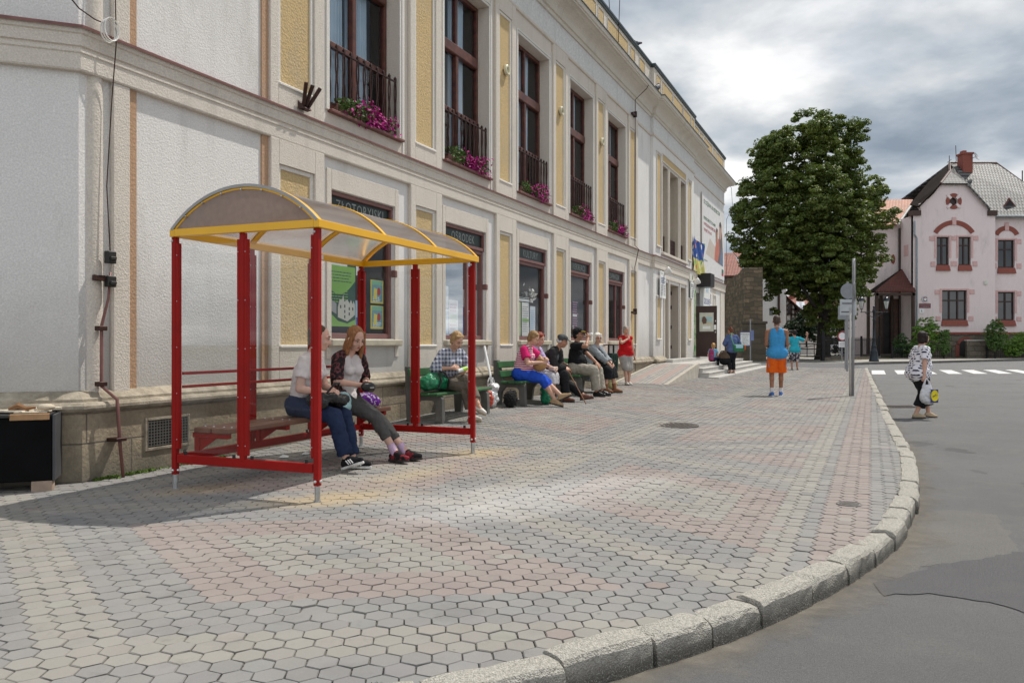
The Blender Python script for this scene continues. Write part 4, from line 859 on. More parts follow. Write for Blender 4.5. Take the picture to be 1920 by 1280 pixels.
flat(p,'man',[(.35,.7),(2.3,.62),(2.3,1.2),(2.05,2.0),(1.85,2.25),(1.55,2.3),(1.35,2.1),(1.25,1.65),(.8,1.3)],P_('man_print',(.16,.13,.13)),-.0225)
flat(p,'man_face',[(1.28,2.0),(1.55,1.75),(1.8,1.9),(1.8,2.25),(1.5,2.42),(1.3,2.3)],P_('skin_print',(.50,.30,.22)),-.0235); flat(p,'man_hair',[(1.28,2.28),(1.35,2.5),(1.65,2.6),(1.88,2.45),(1.86,2.1),(1.75,2.3),(1.45,2.38)],P_('hair_print',(.06,.045,.04)),-.0245)
flat(p,'woman',[(.1,.74),(.9,.70),(1.35,1.2),(1.25,1.75),(.8,1.8),(.3,1.3)],P_('coral_print',(.52,.17,.12)),-.0235); flat(p,'woman_face',[(.5,1.62),(.8,1.55),(.98,1.8),(.9,2.05),(.65,2.1),(.48,1.9)],P_('skin_print',(.50,.30,.22)),-.0245); flat(p,'woman_hair',[(.45,1.5),(.4,1.95),(.6,2.2),(.9,2.15),(1.0,1.9),(.85,2.05),(.62,2.0),(.56,1.6)],P_('brown_print',(.13,.07,.05)),-.0255)
flat(p,'denim',[(1.4,.68),(2.3,.62),(2.3,1.25),(1.9,1.45)],P_('denim_print',(.14,.19,.29)),-.0235)
flat(p,'logo_green',[(1.95,.18),(2.45,.18),(2.45,.48),(1.95,.48)],G1,-.0225); flat(p,'logo_red',[(1.95,.18),(2.45,.18),(2.45,.30),(1.95,.30)],R1,-.0235); lines(p,-2.3,-1.5,.55,1,.1,grey,.06,-.023)
m=MB(); m.box(-2.74,-2.70,-.03,0,0,3.22); m.build('edge',P_('beige_print',(.56,.49,.43)),p)
# painted childrens banner
def kids():
    p=thing('painted_banner','colourful sagging banner of painted animals left of the huge banner','banner',W(26.75,.13,3.86),RZ); m=MB(); n=16; vs=[];fs=[]
    for i in range(n+1):
        for j in range(n+1):
            x=-1.1+2.2*i/n; z=1.36*j/n-.10*math.sin(math.pi*i/n)*(j/n)+.05*(1-i/n); vs.append((x,-.02-.03*math.sin(i*.8+j*.5),z))
    for i in range(n):
        for j in range(n): k=i*(n+1)+j; fs.append((k,k+n+1,k+n+2,k+1))
    m.add(vs,fs); t=NT('painted_cloth'); P=t.sep(); v=t.vor(3.4,t.map((1,.01,1)),out='Color'); a=t.noise(3,3,.5,t.map((1,.01,1)))
    bgc=t.mix(t.ramp(t.math('ADD',P[2],t.math('MULTIPLY',a,.5)),.78,.86),(.62,.56,.16),(.03,.08,.30)); vd=t.vor(3.4,t.map((1,.01,1))); sv=t.sep(v)
    fig=t.mix(t.ramp(sv[0],.3,.36),(.75,.72,.62),t.mix(t.ramp(sv[1],.5,.52),(.12,.42,.16),(.62,.18,.06))); c=t.mix(t.ramp(vd,.36,.38,1,0),bgc,fig); c=t.mix(t.ramp(t.vor(9,t.map((1,.01,1))),.18,.2,.6,0),c,(.1,.25,.5)); m.build('cloth',t.done(c,.8,0,.2),p,smooth=True)
kids()
e=thing('sign_box','black projecting sign box over the side entrance','sign',W(27.35,.02,3.42),RZ); m=MB(); m.bbox(-.42,.42,-.55,0,0,.52,.01); m.build('box',simple('black_sign_metal',(.018,.016,.018),.4),e); m=MB(); m.box(-.40,.40,-.50,-.05,-.012,-.002); m.build('underside',M_COPE,e)
e=thing('light_box','white light box sign reading ART SZKOLNE beside the side entrance','sign',W(28.25,.02,2.60),RZ); m=MB(); m.bbox(-.72,.72,-.16,0,0,1.02,.01); m.build('box',white,e)
text_mesh('lettering','ART.',.32,lblue,e,basis((1,0,0),(0,0,1),(0,-1,0),(.15,-.163,.74)),xs=1.2); text_mesh('lettering','SZKOLNE',.34,P_('indigo',(.07,.07,.30)),e,basis((1,0,0),(0,0,1),(0,-1,0),(.0,-.163,.28)),xs=.86)
p=plate('window_sign','small white sign with blue writing over the small window in the end wall',29.7,.02,2.56,.9,.30,white,'sign',.03); lines(p,-.38,.38,.24,2,.10,lblue,.06,-.033)
m=FB(); m.b(26.45,26.83,0,.02,.7,3.3); t=NT('green_graphic'); n=t.noise(2.2,4,.6,t.map((1,1,1)),1.2); o=m.build('graphic_strip',t.done(t.mix(t.ramp(n,.4,.5),(.12,.40,.12),(.62,.70,.45)),.5)); o.location=BM.translation; o.rotation_euler=(0,0,RZ); tag(o,'tall green printed strip beside the side entrance','banner')
# open brown door with poster
e=thing('open_door','brown door leaf standing open at the side entrance with a framed poster','door',W(26.9,.0,.67),RZ); m=MB(); m.bbox(-.045,0,-.82,0,0,1.98,.006); m.build('leaf',simple('dark_brown_door',(.042,.020,.016),.45,0,.12,3.),e)
m=MB(); m.bbox(-.065,-.046,-.70,-.15,.98,1.72,.008); fr=m.build('poster_frame',simple('aluminium_frame',(.52,.52,.50),.35,.4),e); m=MB(); m.box(-.0675,-.066,-.67,-.18,1.01,1.69); pi=m.build('poster_sheet',P_('cream',(.56,.55,.46)),fr)
def dq(pts,mat,x): m=MB(); m.prism(pts,'x',x-.001,x); m.build('print',mat,fr)
dq([(-.64,1.28),(-.22,1.28),(-.22,1.55),(-.64,1.55)],P_('sea',(.34,.52,.54)),-.0685); dq([(-.62,1.28),(-.22,1.28),(-.22,1.36),(-.62,1.36)],P_('beach',(.55,.46,.32)),-.0695); dq([(-.30,1.27),(-.42,1.30),(-.44,1.45),(-.36,1.57),(-.28,1.56),(-.24,1.40)],P_('brown_print',(.13,.07,.05)),-.0705)
dq([(-.58,1.08),(-.28,1.08),(-.28,1.19),(-.58,1.19)],white,-.0685); m=MB(); m.bbox(-.06,-.046,-.80,-.71,1.05,1.24,.003); m.build('paper_notice',white,e)
m=MB(); m.box(-.075,-.046,-.79,-.75,.93,.99); m.box(-.075,-.046,-.79,-.75,1.36,1.42); m.build('handle',simple('steel',(.5,.5,.5),.3,.9),e)
# ------------------------------------------------------------------ entrance ramp and steps
M_STEP=simple('grey_granite_steps',(.44,.42,.39),.85,0,.12,6.,.4,90)
e=thing('entrance_steps','low light grey stone steps in front of the entrance doors','steps',W(0,0,0),RZ)
m=FB()
for (o1,z1,sa,sb) in ((1.42,.56,19.9,29.6),(1.61,.43,19.83,31.),(1.81,.30,19.76,32.3)): m.bb(sa,sb,.02,o1,-.2,z1-.03,.008); m.bb(sa-.012,sb+.012,.02 if sa>25.4 else .02,o1+.015,z1-.03,z1,.006)
m.bb(19.7,33.2,.03,2.12,-.2,.17,.006); m.bb(20.9,24.7,.101,.45,.55,.67,.01); m.build('steps',M_STEP,e)
e=thing('entrance_ramp','sloping paved ramp with pale edge kerbs rising to the entrance doors','ramp',W(0,0,0),RZ)
def rampmat():
    t=NT('ramp_pavers'); P=t.sep(); cb=t.N.new('ShaderNodeCombineXYZ'); t.L.new(P[0],cb.inputs[0]); t.L.new(P[1],cb.inputs[1])
    br=t.N.new('ShaderNodeTexBrick'); t.L.new(cb.outputs[0],br.inputs['Vector']); br.inputs['Scale'].default_value=1; br.inputs['Brick Width'].default_value=.2; br.inputs['Row Height'].default_value=.1; br.inputs['Mortar Size'].default_value=.006
    br.inputs['Color1'].default_value=(.36,.33,.29,1); br.inputs['Color2'].default_value=(.27,.265,.26,1); br.inputs['Mortar'].default_value=(.09,.085,.075,1)
    w=t.math('MODULO',t.math('ADD',P[1],10.),.6); c=t.mix(t.ramp(w,.38,.40,0,.7),br.outputs['Color'],(.34,.245,.22)); t.bump(br.outputs['Fac'],-.4,.01); return t.done(c,.9,0,.2)
m=FB(); sl=[(14.9,.085),(19.9,.555)]; w0,w1=.14,1.40
m.add([(14.9,-w0,.10),(19.9,-w0,.555),(19.9,-w1,.555),(15.6,-w1,.085),(14.9,-w0,-.2),(19.9,-w0,-.2),(19.9,-w1,-.2),(15.6,-w1,-.2)],[(0,1,2,3),(0,4,5,1),(2,6,7,3),(1,5,6,2),(0,3,7,4)]); m.build('slope',rampmat(),e)
m=FB()
for oo,st in ((.13,14.8),(1.41,15.7)): m.add([(st,-oo,.13),(19.9,-oo,.59),(19.9,-oo-.09,.59),(st,-oo-.09,.13),(st,-oo,-.1),(19.9,-oo,-.1),(19.9,-oo-.09,-.1),(st,-oo-.09,-.1)],[(0,1,2,3),(0,4,5,1),(2,6,7,3),(1,5,6,2),(0,3,7,4)])
m.build('edge_kerb',simple('pale_kerb_stone',(.42,.38,.32),.9,0,.15,5.,.4,60),e)
# ------------------------------------------------------------------ bus shelter
M_RED=simple('red_powder_coat',(.285,.007,.005),.5,0,.10,5.,spec=.18); M_YEL=paint('yellow_powder_coat',(.80,.42,.008),.35,.05)
M_GALV=simple('galvanised_steel',(.42,.43,.43),.4,.8,.15,20.); M_BOLT=simple('bright_bolt',(.6,.6,.6),.3,.9)
def poly(name,tr,tl,mixf,refl=.06,rough=.16):
    t=NT(name); N=t.N; N.remove(t.p)
    a=N.new('ShaderNodeBsdfTransparent'); a.inputs[0].default_value=(*tr,1)
    b=N.new('ShaderNodeBsdfTranslucent'); s_=t.noise(1.2,6,.6,t.map((.6,14,14))); t.L.new(t.mix(t.ramp(s_,.3,.7),sc(tl,.88),sc(tl,1.1)),b.inputs[0])
    m1=N.new('ShaderNodeMixShader'); m1.inputs[0].default_value=mixf; t.L.new(a.outputs[0],m1.inputs[1]); t.L.new(b.outputs[0],m1.inputs[2])
    df=N.new('ShaderNodeBsdfDiffuse'); df.inputs[0].default_value=(.30,.28,.28,1); m15=N.new('ShaderNodeMixShader'); m15.inputs[0].default_value=.14; t.L.new(m1.outputs[0],m15.inputs[1]); t.L.new(df.outputs[0],m15.inputs[2])
    g=N.new('ShaderNodeBsdfGlossy'); g.inputs['Roughness'].default_value=rough; g.inputs[0].default_value=(.9,.9,.95,1)
    lw=N.new('ShaderNodeLayerWeight'); lw.inputs[0].default_value=.3; mr=N.new('ShaderNodeMapRange'); t.L.new(lw.outputs['Fresnel'],mr.inputs[0]); mr.inputs[3].default_value=refl; mr.inputs[4].default_value=.65
    m2=N.new('ShaderNodeMixShader'); t.L.new(mr.outputs[0],m2.inputs[0]); t.L.new(m15.outputs[0],m2.inputs[1]); t.L.new(g.outputs[0],m2.inputs[2]); t.L.new(m2.outputs[0],t.out.inputs[0]); return t.m
M_POLY=poly('bronze_polycarbonate',(.42,.40,.40),(.86,.83,.80),.62,.11,.20); M_GABLE=poly('bronze_gable_sheet',(.55,.47,.41),(.80,.68,.58),.45,.02,.3)
M_CLEAR=glass('shelter_glass',(.93,.94,.94),refl=.006)
SHP=Vector((-1.474,6.06,0)); SHA=Vector((.383,.924,0)).normalized(); SHB=Vector((-SHA.y,SHA.x,0)); SHR=math.atan2(SHA.y,SHA.x)
def SW(x,y,z): p=SHP+SHA*x+SHB*y; return Vector((p.x,p.y,z))
SL,SD,ZB=2.75,1.41,2.07
sh=thing('bus_shelter','bus shelter with red posts yellow frame and arched tinted roof','bus shelter',SHP,SHR)
def gl(x,y): p=SW(x,y,0); return G(p.x,p.y)
def post(x,y,w=.046,ztop=ZB,foot=True,clampdir=()):
    m=MB(); g=gl(x,y); z0=g+.12 if foot else .27; m.bbox(x-w/2,x+w/2,y-w/2,y+w/2,z0,ztop,.004)
    zs=.31 if not foot else .33
    for dx,dy in clampdir:
        cx,cy=x+dx*(w/2+.013),y+dy*(w/2+.013); hx=.012 if dx else .021; hy=.012 if dy else .021
        m.bbox(cx-hx,cx+hx,cy-hy,cy+hy,zs,ztop-.05,.003)
    p=m.build('post',M_RED,sh)
    if foot:
        m=MB(); m.lathe([(.021,g-.03),(.021,z0+.02)],12,(x,y,0)); m.lathe([(.03,g-.01),(.03,g+.006)],12,(x,y,0)); m.build('foot',M_GALV,p)
        m=MB()
        for z in (z0+.035,): m.ball((x+.0,y-w/2-.006,z),.013); m.ball((x-w/2-.006,y,z),.013)
        m.ball((x-w/2-.004,y+.008,ztop-.03),.012); m.build('bolt',M_BOLT,p)
    m=MB()
    for dx,dy in clampdir:
        for z in np.linspace(zs+.08,ztop-.15,5):
            cx,cy=x+dx*(w/2+.013),y+dy*(w/2+.013)
            m.ball((cx-(.021 if not dx else 0),cy-(.021 if dx else 0),z),.005,None,6,4)
    if clampdir: m.build('rivets',M_BOLT,p)
    return p
post(0,0,clampdir=((0,1),)); post(0,SD,clampdir=((0,-1),(1,0))); post(SL,0,clampdir=((0,1),)); post(SL,SD,clampdir=((0,-1),(-1,0)))
post(0,SD/2,foot=False,clampdir=((0,1),(0,-1))); post(SL,SD/2,foot=False,clampdir=((0,1),(0,-1)))
post(SL/3,SD,foot=False,clampdir=((1,0),(-1,0))); post(2*SL/3,SD,foot=False,clampdir=((1,0),(-1,0)))
def rail(name,x0,x1,y0,y1,z0,z1,mat=M_RED): m=MB(); m.bbox(x0,x1,y0,y1,z0,z1,.003); return m.build(name,mat,sh)
rail('lower_rail',-.02,.02,.031,SD-.031,.215,.285); rail('lower_rail',SL-.02,SL+.02,.031,SD-.031,.215,.285); rail('lower_rail',.031,SL-.031,SD-.02,SD+.02,.215,.285)
for z in (.84,.95): rail('back_rail',.031,SL-.031,SD-.062,SD-.036,z-.012,z+.012)
m=MB()
for y in (.10,.62,.80,1.30):
    for x in (-.006,SL-.006): m.box(x,x+.012,y-.012,y+.012,.285,.312)
for x in (.1,.8,1.05,1.75,1.95,2.6): m.box(x-.012,x+.012,SD-.006,SD+.006,.285,.312)
m.build('glass_clips',simple('black_rubber',(.02,.02,.02),.6),sh)
for (y0,y1) in ((.045,SD/2-.04),(SD/2+.04,SD-.045)):
    for x in (0,SL): m=MB(); m.quad((x,y0,.31),(x,y1,.31),(x,y1,ZB-.07),(x,y0,ZB-.07)); m.build('glass_pane',M_CLEAR,sh)
for k in range(3): m=MB(); m.quad((SL/3*k+.045,SD,.31),(SL/3*(k+1)-.045,SD,.31),(SL/3*(k+1)-.045,SD,ZB-.07),(SL/3*k+.045,SD,ZB-.07)); m.build('glass_pane',M_CLEAR,sh)
OV=.05; OB=.015
rail('roof_beam',-OV,SL+OV,-OV,-OV+.05,ZB,ZB+.06,M_YEL); rail('roof_beam',-OV,SL+OV,SD+OB-.05,SD+OB,ZB,ZB+.06,M_YEL)
rail('roof_beam',-OV,-OV+.05,-OV+.051,SD+OB-.051,ZB,ZB+.06,M_YEL); rail('roof_beam',SL+OV-.05,SL+OV,-OV+.051,SD+OB-.051,ZB,ZB+.06,M_YEL)
AW=(SD+OV+OB)/2-.02; YC=(SD+OB-OV)/2; RISE=.31; AR=(AW*AW+RISE*RISE)/(2*RISE); AC=ZB+.055+RISE-AR; AA=math.asin(AW/AR)
def arc(r,n=28): return [(YC+r*math.sin(a),AC+r*math.cos(a)) for a in np.linspace(-AA,AA,n)]
def strip(x0,x1,r0,r1,name,mat,n=28,parent=sh,smooth=True):
    m=MB(); A=arc(r0,n); B=arc(r1,n); vs=[]
    for (y,z),(y2,z2) in zip(A,B): vs+=[(x0,y,z),(x1,y,z),(x1,y2,z2),(x0,y2,z2)]
    fs=[]
    for i in range(n-1):
        for k in range(4): fs.append((4*i+k,4*i+(k+1)%4,4*i+4+(k+1)%4,4*i+4+k))
    fs+=[(0,1,2,3),tuple(4*(n-1)+k for k in (3,2,1,0))]; m.add(vs,fs); return m.build(name,mat,parent)
for k in range(3):
    x0=-OV+.03+(SL+2*OV-.06)/3*k+.004; x1=-OV+.03+(SL+2*OV-.06)/3*(k+1)-.004; m=MB(); A=arc(AR,48)
    for (y,z) in A: m.v+=[(x0,y,z),(x1,y,z)]
    m.f=[(2*i,2*i+1,2*i+3,2*i+2) for i in range(47)]; m.mi=[0]*47; m.build('roof_sheet',M_POLY,sh,smooth=True)
for k in range(4):
    x=-OV+.03+(SL+2*OV-.06)/3*k; x=min(max(x,-OV+.025),SL+OV-.025); strip(x-.022,x+.022,AR+.003,AR+.011,'roof_rib',M_YEL); strip(x-.02,x+.02,AR-.028,AR-.003,'roof_rib',M_YEL)
m=MB(); A=arc(AR-.004,28); m.prism([(y,z) for y,z in A],'x',-OV+.012,-OV+.016); m.build('gable_sheet',M_GABLE,sh)
m=MB()
for (y,z) in arc(AR+.0,9)[1:-1]: m.ball((-OV+.0,y,z-.03),.009,None,6,4)
m.build('gable_bolts',M_BOLT,sh); strip(-OV-.002,-OV+.010,AR-.012,AR+.012,'gable_trim',simple('grey_aluminium',(.30,.29,.28),.4,.5,.1),parent=sh)
# bench inside, on red brackets
M_TEAK=simple('brown_bench_wood',(.16,.072,.045),.5,0,.25,4.,.3,50)
m=MB()
for y0 in (.96,1.15): m.bbox(.10,2.66,y0,y0+.165,.455,.50,.008)
b_=m.build('bench_seat',M_TEAK,sh); m=MB()
for x in (.2,.95,1.75,2.5):
    for y in (1.0,1.08,1.19,1.28): m.ball((x,y,.50),.008,None,6,4)
m.build('screws',M_BOLT,b_)
for x in (.16,SL/3,2*SL/3,2.58): m=MB(); m.bbox(x-.025,x+.025,.99,1.36,.41,.454,.003); m.bbox(x-.022,x+.022,1.30,1.345,.286,.409,.003); m.prism([(1.30,.409),(1.12,.409),(1.30,.30)],'x',x-.006,x+.006); m.build('bench_bracket',M_RED,sh)
m=MB(); m.box(1.88,1.98,-.002+SD+OB-.052,SD+OB-.0505,ZB+.005,ZB+.055); m.build('sticker',P_('white',(.78,.78,.76)),sh)
# ------------------------------------------------------------------ benches
M_CONC=simple('grey_concrete',(.115,.11,.10),.92,0,.2,6.,.5,60); M_GREEN=simple('green_painted_slats',(.028,.10,.034),.5,0,.25,5.,.3,50)
def bench(label,s):
    p=fp(s,.30); p.z=G(*fp(s,.6)[:2])-.015; e=thing('concrete_bench',label,'bench',p,RZ,'green slatted benches along the wall')
    for x in (.12,1.55):
        m=MB(); P=[(.0,0),(.10,0),(.13,.25),(.20,.33),(.42,.33),(.46,.28),(.47,0),(.58,0),(.57,.36),(.53,.40),(.17,.40),(.06,.80),(-.03,.80),(-.02,.4)]
        m.prism([(-a,b) for a,b in P],'x',x,x+.09); m.build('concrete_side',M_CONC,e,bevel=.008)
    for k,y in enumerate((.16,.30,.44)): m=MB(); m.bbox(0,1.75,-y-.125,-y,.402,.44,.008); m.build('seat_slat',M_GREEN,e)
    for k,z in enumerate((.50,.66)):
        M_=Matrix.Translation((0,-.165+.04*(z-.45)/.16,z))@Matrix.Rotation(R(-14),4,'X'); m=MB(); m.bbox(0,1.75,-.035,0,0,.115,.008,M_); m.build('back_slat',M_GREEN,e)
    return e
bench('green slatted concrete bench carrying the woman in the checked shirt',4.78); bench('green slatted concrete bench under the woman in pink stripes',7.68); bench('green slatted concrete bench under the man drinking',10.63)
# litter bin
p=fp(13.85,.55); p.z=G(p.x,p.y); e=thing('litter_bin','dark green litter bin hung in a black frame beside the white haired woman','litter bin',p,RZ)
m=MB(); 
for x in (-.20,.20): m.bbox(x-.02,x+.02,-.02,.02,-.02,1.02,.004)
m.bbox(-.24,.24,-.13,.13,1.02,1.045,.006); m.build('frame',simple('black_steel',(.022,.022,.022),.4),e)
m=MB(); m.lathe([(.135,.36),(.14,.37),(.165,.80),(.172,.82),(.165,.83),(.155,.81),(.13,.40)],18); o=m.build('bucket',simple('dark_green_plastic',(.014,.04,.028),.5,0,.3,8.),e)
m=MB()
for k in range(18): a=2*math.pi*k/18; m.bar((.150*math.cos(a),.150*math.sin(a),.40),(.172*math.cos(a),.172*math.sin(a),.78),.012,.012)
m.build('ribs',simple('dark_green_plastic2',(.02,.055,.04),.5),e)
# soft bags: a lumpy remeshed body
def blob_mesh(balls,voxel=.02,noise=.0,seed=1):
    bm=bmesh.new()
    for c,r,*rot in balls:
        M_=Matrix.Translation(c)@(rot[0] if rot else Matrix.Identity(4))@Matrix.Diagonal((*(r if isinstance(r,tuple) else (r,)*3),1)); bmesh.ops.create_icosphere(bm,subdivisions=3,radius=1,matrix=M_)
    me=bpy.data.meshes.new('blob'); bm.to_mesh(me); bm.free(); return me
PEND=[]
def soft(name,balls,mat,parent=None,voxel=.015,smooth=4,wr=0,wscale=8):
    me=blob_mesh(balls); me.materials.append(mat); o=bpy.data.objects.new(name,me); link(o,parent)
    md=o.modifiers.new('r','REMESH'); md.mode='VOXEL'; md.voxel_size=voxel; md.use_smooth_shade=True
    if smooth: md=o.modifiers.new('s','SMOOTH'); md.factor=.5; md.iterations=smooth
    if wr:
        tx=bpy.data.textures.new('crease','CLOUDS'); tx.noise_scale=1/wscale; tx.noise_type='HARD_NOISE'
        md=o.modifiers.new('d','DISPLACE'); md.texture=tx; md.strength=wr; md.mid_level=.5; md.texture_coords='LOCAL'
    PEND.append(o); return o
def at_off(s,o,z=None):
    p=fp(s,o); p.z=G(p.x,p.y) if z is None else z; return p
p=at_off(5.12,.62); p.z+=.43
e=thing('holdall_bag','green zipped holdall lying on the first bench beside the woman in the checked shirt','bag',p,RZ); M_GB=simple('green_nylon',(.012,.17,.075),.35,0,.25,7.,.3,30)
soft('body',[((-.02,0,.13),(.27,.17,.13)),((-.18,0,.12),(.13,.16,.12)),((.16,0,.12),(.13,.16,.12)),((0,0,.22),(.22,.09,.06))],M_GB,e,.015,3,.05,9)
m=MB()
for y in (-.15,): m.tube([(-.12,-.14,.05),(-.10,-.175,.16),(-.08,-.13,.25),(0,-.1,.28),(.1,-.13,.25),(.12,-.175,.16),(.13,-.15,.05)],.012,6)
m.build('strap',simple('black_webbing',(.015,.015,.015),.7),e)
p=at_off(7.22,.50); e=thing('plastic_bags','bundle of white and patterned plastic shopping bags on the paving between the benches','bags',p,RZ)
M_PL=simple('white_grey_plastic',(.55,.55,.55),.3,0,.4,9.,.4,25)
soft('bag',[((0,0,.17),(.17,.14,.19)),((.05,-.03,.33),(.12,.10,.10)),((-.10,.02,.14),(.12,.12,.15))],M_PL,e,.015,2,.07,10)
soft('red_bag',[((-.19,-.03,.13),(.09,.12,.14)),((-.17,-.03,.24),(.07,.09,.08))],simple('red_orange_plastic',(.42,.05,.02),.35,0,.4,12.),e,.015,2,.05,12)
m=MB()
for x,y in ((-.05,0),(.03,-.03),(.1,.02)): m.tube([(x-.05,y,.36),(x-.05,y,.44),(x,y,.50),(x+.05,y,.44),(x+.05,y,.36)],.010,6)
m.build('handle',M_PL,e)
p=at_off(7.50,.74); e=thing('black_bag','black furry bag on the paving by the end of the middle bench','bag',p,RZ); soft('body',[((0,0,.13),(.15,.12,.15)),((.03,0,.22),(.12,.10,.08)),((-.08,0,.18),(.10,.10,.10))],simple('black_fur',(.009,.009,.009),.95),e,.013,1,.06,20)
p=at_off(8.42,1.02); e=thing('tote_bag','green shopping tote on the paving by the red haired woman','bag',p,RZ); soft('body',[((0,0,.14),(.13,.10,.15)),((0,0,.27),(.16,.10,.09)),((.12,0,.28),(.05,.06,.07)),((-.12,0,.26),(.05,.06,.07))],simple('green_plastic',(.0,.17,.085),.3,0,.2,8.),e,.013,2,.05,10)
m=MB(); m.tube([(-.14,0,.30),(-.06,-.02,.36),(.02,0,.31)],.010,6); m.tube([(.06,0,.30),(.12,-.02,.34),(.19,0,.29)],.010,6); m.build('handle',P_('white',(.78,.78,.76)),e)
p=at_off(13.3,.75); e=thing('carrier_bag','yellowish plastic carrier bag by the litter bin','bag',p,RZ); soft('body',[((0,0,.13),(.15,.11,.14)),((0,0,.27),(.10,.08,.10))],simple('yellowed_plastic',(.42,.38,.17),.35,0,.4,10.),e,.014,2,.05,10)
m=MB(); m.tube([(-.05,0,.34),(0,0,.46),(.05,0,.34)],.010,6); m.build('handle',P_('white',(.78,.78,.76)),e)
p=at_off(12.0,.95); e=thing('small_bag','black and white bag at the feet of the white haired woman','bag',p,RZ); soft('body',[((0,0,.10),(.07,.10,.11))],simple('black_white_print',(.25,.25,.24),.6,0,.95,16.),e,.012,2,.02,12)
# white tube leaning on the wall
m=MB(); m.tube([at_off(7.50,.42,.40),W(7.90,.035,1.21)],.022,10); tag(m.build('white_tube',P_('white',(.78,.78,.76))),'long white tube leaning from the plastic bags against the second window sill','tube')
# ------------------------------------------------------------------ black box by the corner
p=at(98,920); dirv=Vector((-.934,-.357,0)); e=thing('black_crate','big black clad box standing on bricks at the building corner','crate',(p.x,p.y,0),math.atan2(.357,.934))
m=MB(); m.bbox(-1.6,0,0,.55,.085,.60,.008); m.build('box',simple('black_cladding',(.005,.005,.0055),.85,0,.3,3.,.1,20,.1),e); m=MB(); m.bbox(.001,.02,.0,.55,.085,.62,.003); m.build('side_sheet',simple('grey_sheet',(.07,.072,.078),.5,.2),e)
m=MB(); m.bbox(-1.62,-.30,-.02,.58,.602,.625,.004); m.bbox(-.29,-.01,.0,.55,.602,.628,.004); m.build('lid',simple('black_lid',(.02,.02,.022),.4,0,.3,4.),e)
m=MB(); m.bbox(-.30,-.02,-.01,.03,.58,.63,.003); m.build('wood_edge',simple('raw_wood',(.38,.22,.11),.8,0,.3,8.),e)
for q in ((-.15,.0,.0,.12),(-1.5,-1.3,.05,.2),(-.15,.0,.4,.52)): m=MB(); m.bbox(*q,-.01,.084,.004); m.build('brick',simple('worn_brick',(.34,.25,.19),.9,0,.25,9.,.4,40),e)
for k,(x,y,w,h,rz) in enumerate(((-.16,.14,.24,.17,.3),(-.30,.22,.3,.2,-.2),(-.10,.3,.2,.2,.8))): 
    m=MB(); m.bbox(-w/2,w/2,-h/2,h/2,0,.012+.006*k,.003); o=m.build('paper',simple('scrap_paper',(.55,.48,.38),.8,0,.3,8.)); mw=Matrix.Translation((p.x,p.y,0))@Matrix.Rotation(math.atan2(.357,.934),4,'Z'); o.location=mw@Vector((x,y,.631+.004*k)); o.rotation_euler=(0,0,rz); tag(o,('scrap of card nearest the corner on the black box','larger torn paper sheet on the middle of the black box','scrap of paper at the back of the black box')[k],'paper')
m=MB(); m.ball((0,0,.02),(.075,.05,.028),None,12,6); o=m.build('stone',simple('pale_stone',(.50,.43,.32),.8,0,.2,12.),smooth=True); o.location=mw@Vector((-.06,.1,.655)); tag(o,'flat pale stone weighing down papers on the black box','stone')
m=MB(); m.tube([(-.1,0,0),(-.03,.02,.03),(.04,0,.01),(.1,.03,.02)],[.02,.03,.02,.008],6); o=m.build('dry_leaf',simple('dry_brown',(.22,.11,.05),.8)); o.location=mw@Vector((-.24,.12,.655)); tag(o,'curled brown dry leaf on the black box','leaf')
# moss and weeds at the wall foot
def weeds():
    n=1500; s=rng.uniform(.05,1.6,n)**1.0; o=.11+np.abs(rng.normal(0,.025,n)); k=(np.sin(s*5.2)+np.sin(s*11.3+1)>.1)|(rng.random(n)<.12); s,o=s[k],o[k]
    C=np.array([[*fp(a,b)[:2],0] for a,b in zip(s,o)]); C[:,2]=gz(C[:,0],C[:,1])+rng.uniform(0,.02,len(C)); V,F=leafquads(C,.016); ob=npmesh('weeds',V,F,petal_mat('moss_green',(.10,.16,.03))); ob['kind']='stuff'
    n=500; t=rng.uniform(9,16,n); P=[]
    for q in t:
        if (math.sin(q*7)+math.sin(q*17.7))<.9: continue
        a,d,nn=kpt(q); P.append(tuple(a+nn*(KW+rng.uniform(-.01,.02))))
    if P:
        C=np.array(P); C[:,2]=.0; V,F=leafquads(C,.008); ob=npmesh('weeds',V,F,petal_mat('moss_green2',(.07,.10,.03))); ob['kind']='stuff'
weeds()
# small litter on the paving
def litter(label,px,py,sz,mat,name='litter'):
    a=at(px,py); m=MB(); r=random.Random(int(px)); m.add([(r.uniform(-1,-.5)*sz,r.uniform(-.4,0)*sz,0),(r.uniform(.4,1)*sz,-.3*sz,.004),(.7*sz,.5*sz,sz*.18),(-.5*sz,.5*sz,.008),(0,.1*sz,sz*.4)],[(0,1,4),(1,2,4),(2,3,4),(3,0,4)]); o=m.build(name,mat); o.location=(a.x,a.y,a.z+.004); tag(o,label,'litter')
litter('crumpled tissue under the shelter bench, left of the other one',530,858,.075,P_('white',(.78,.78,.76)),'crumpled_tissue'); litter('crumpled tissue under the shelter bench, nearer the red trainers',572,852,.07,P_('white',(.78,.78,.76)),'crumpled_tissue')
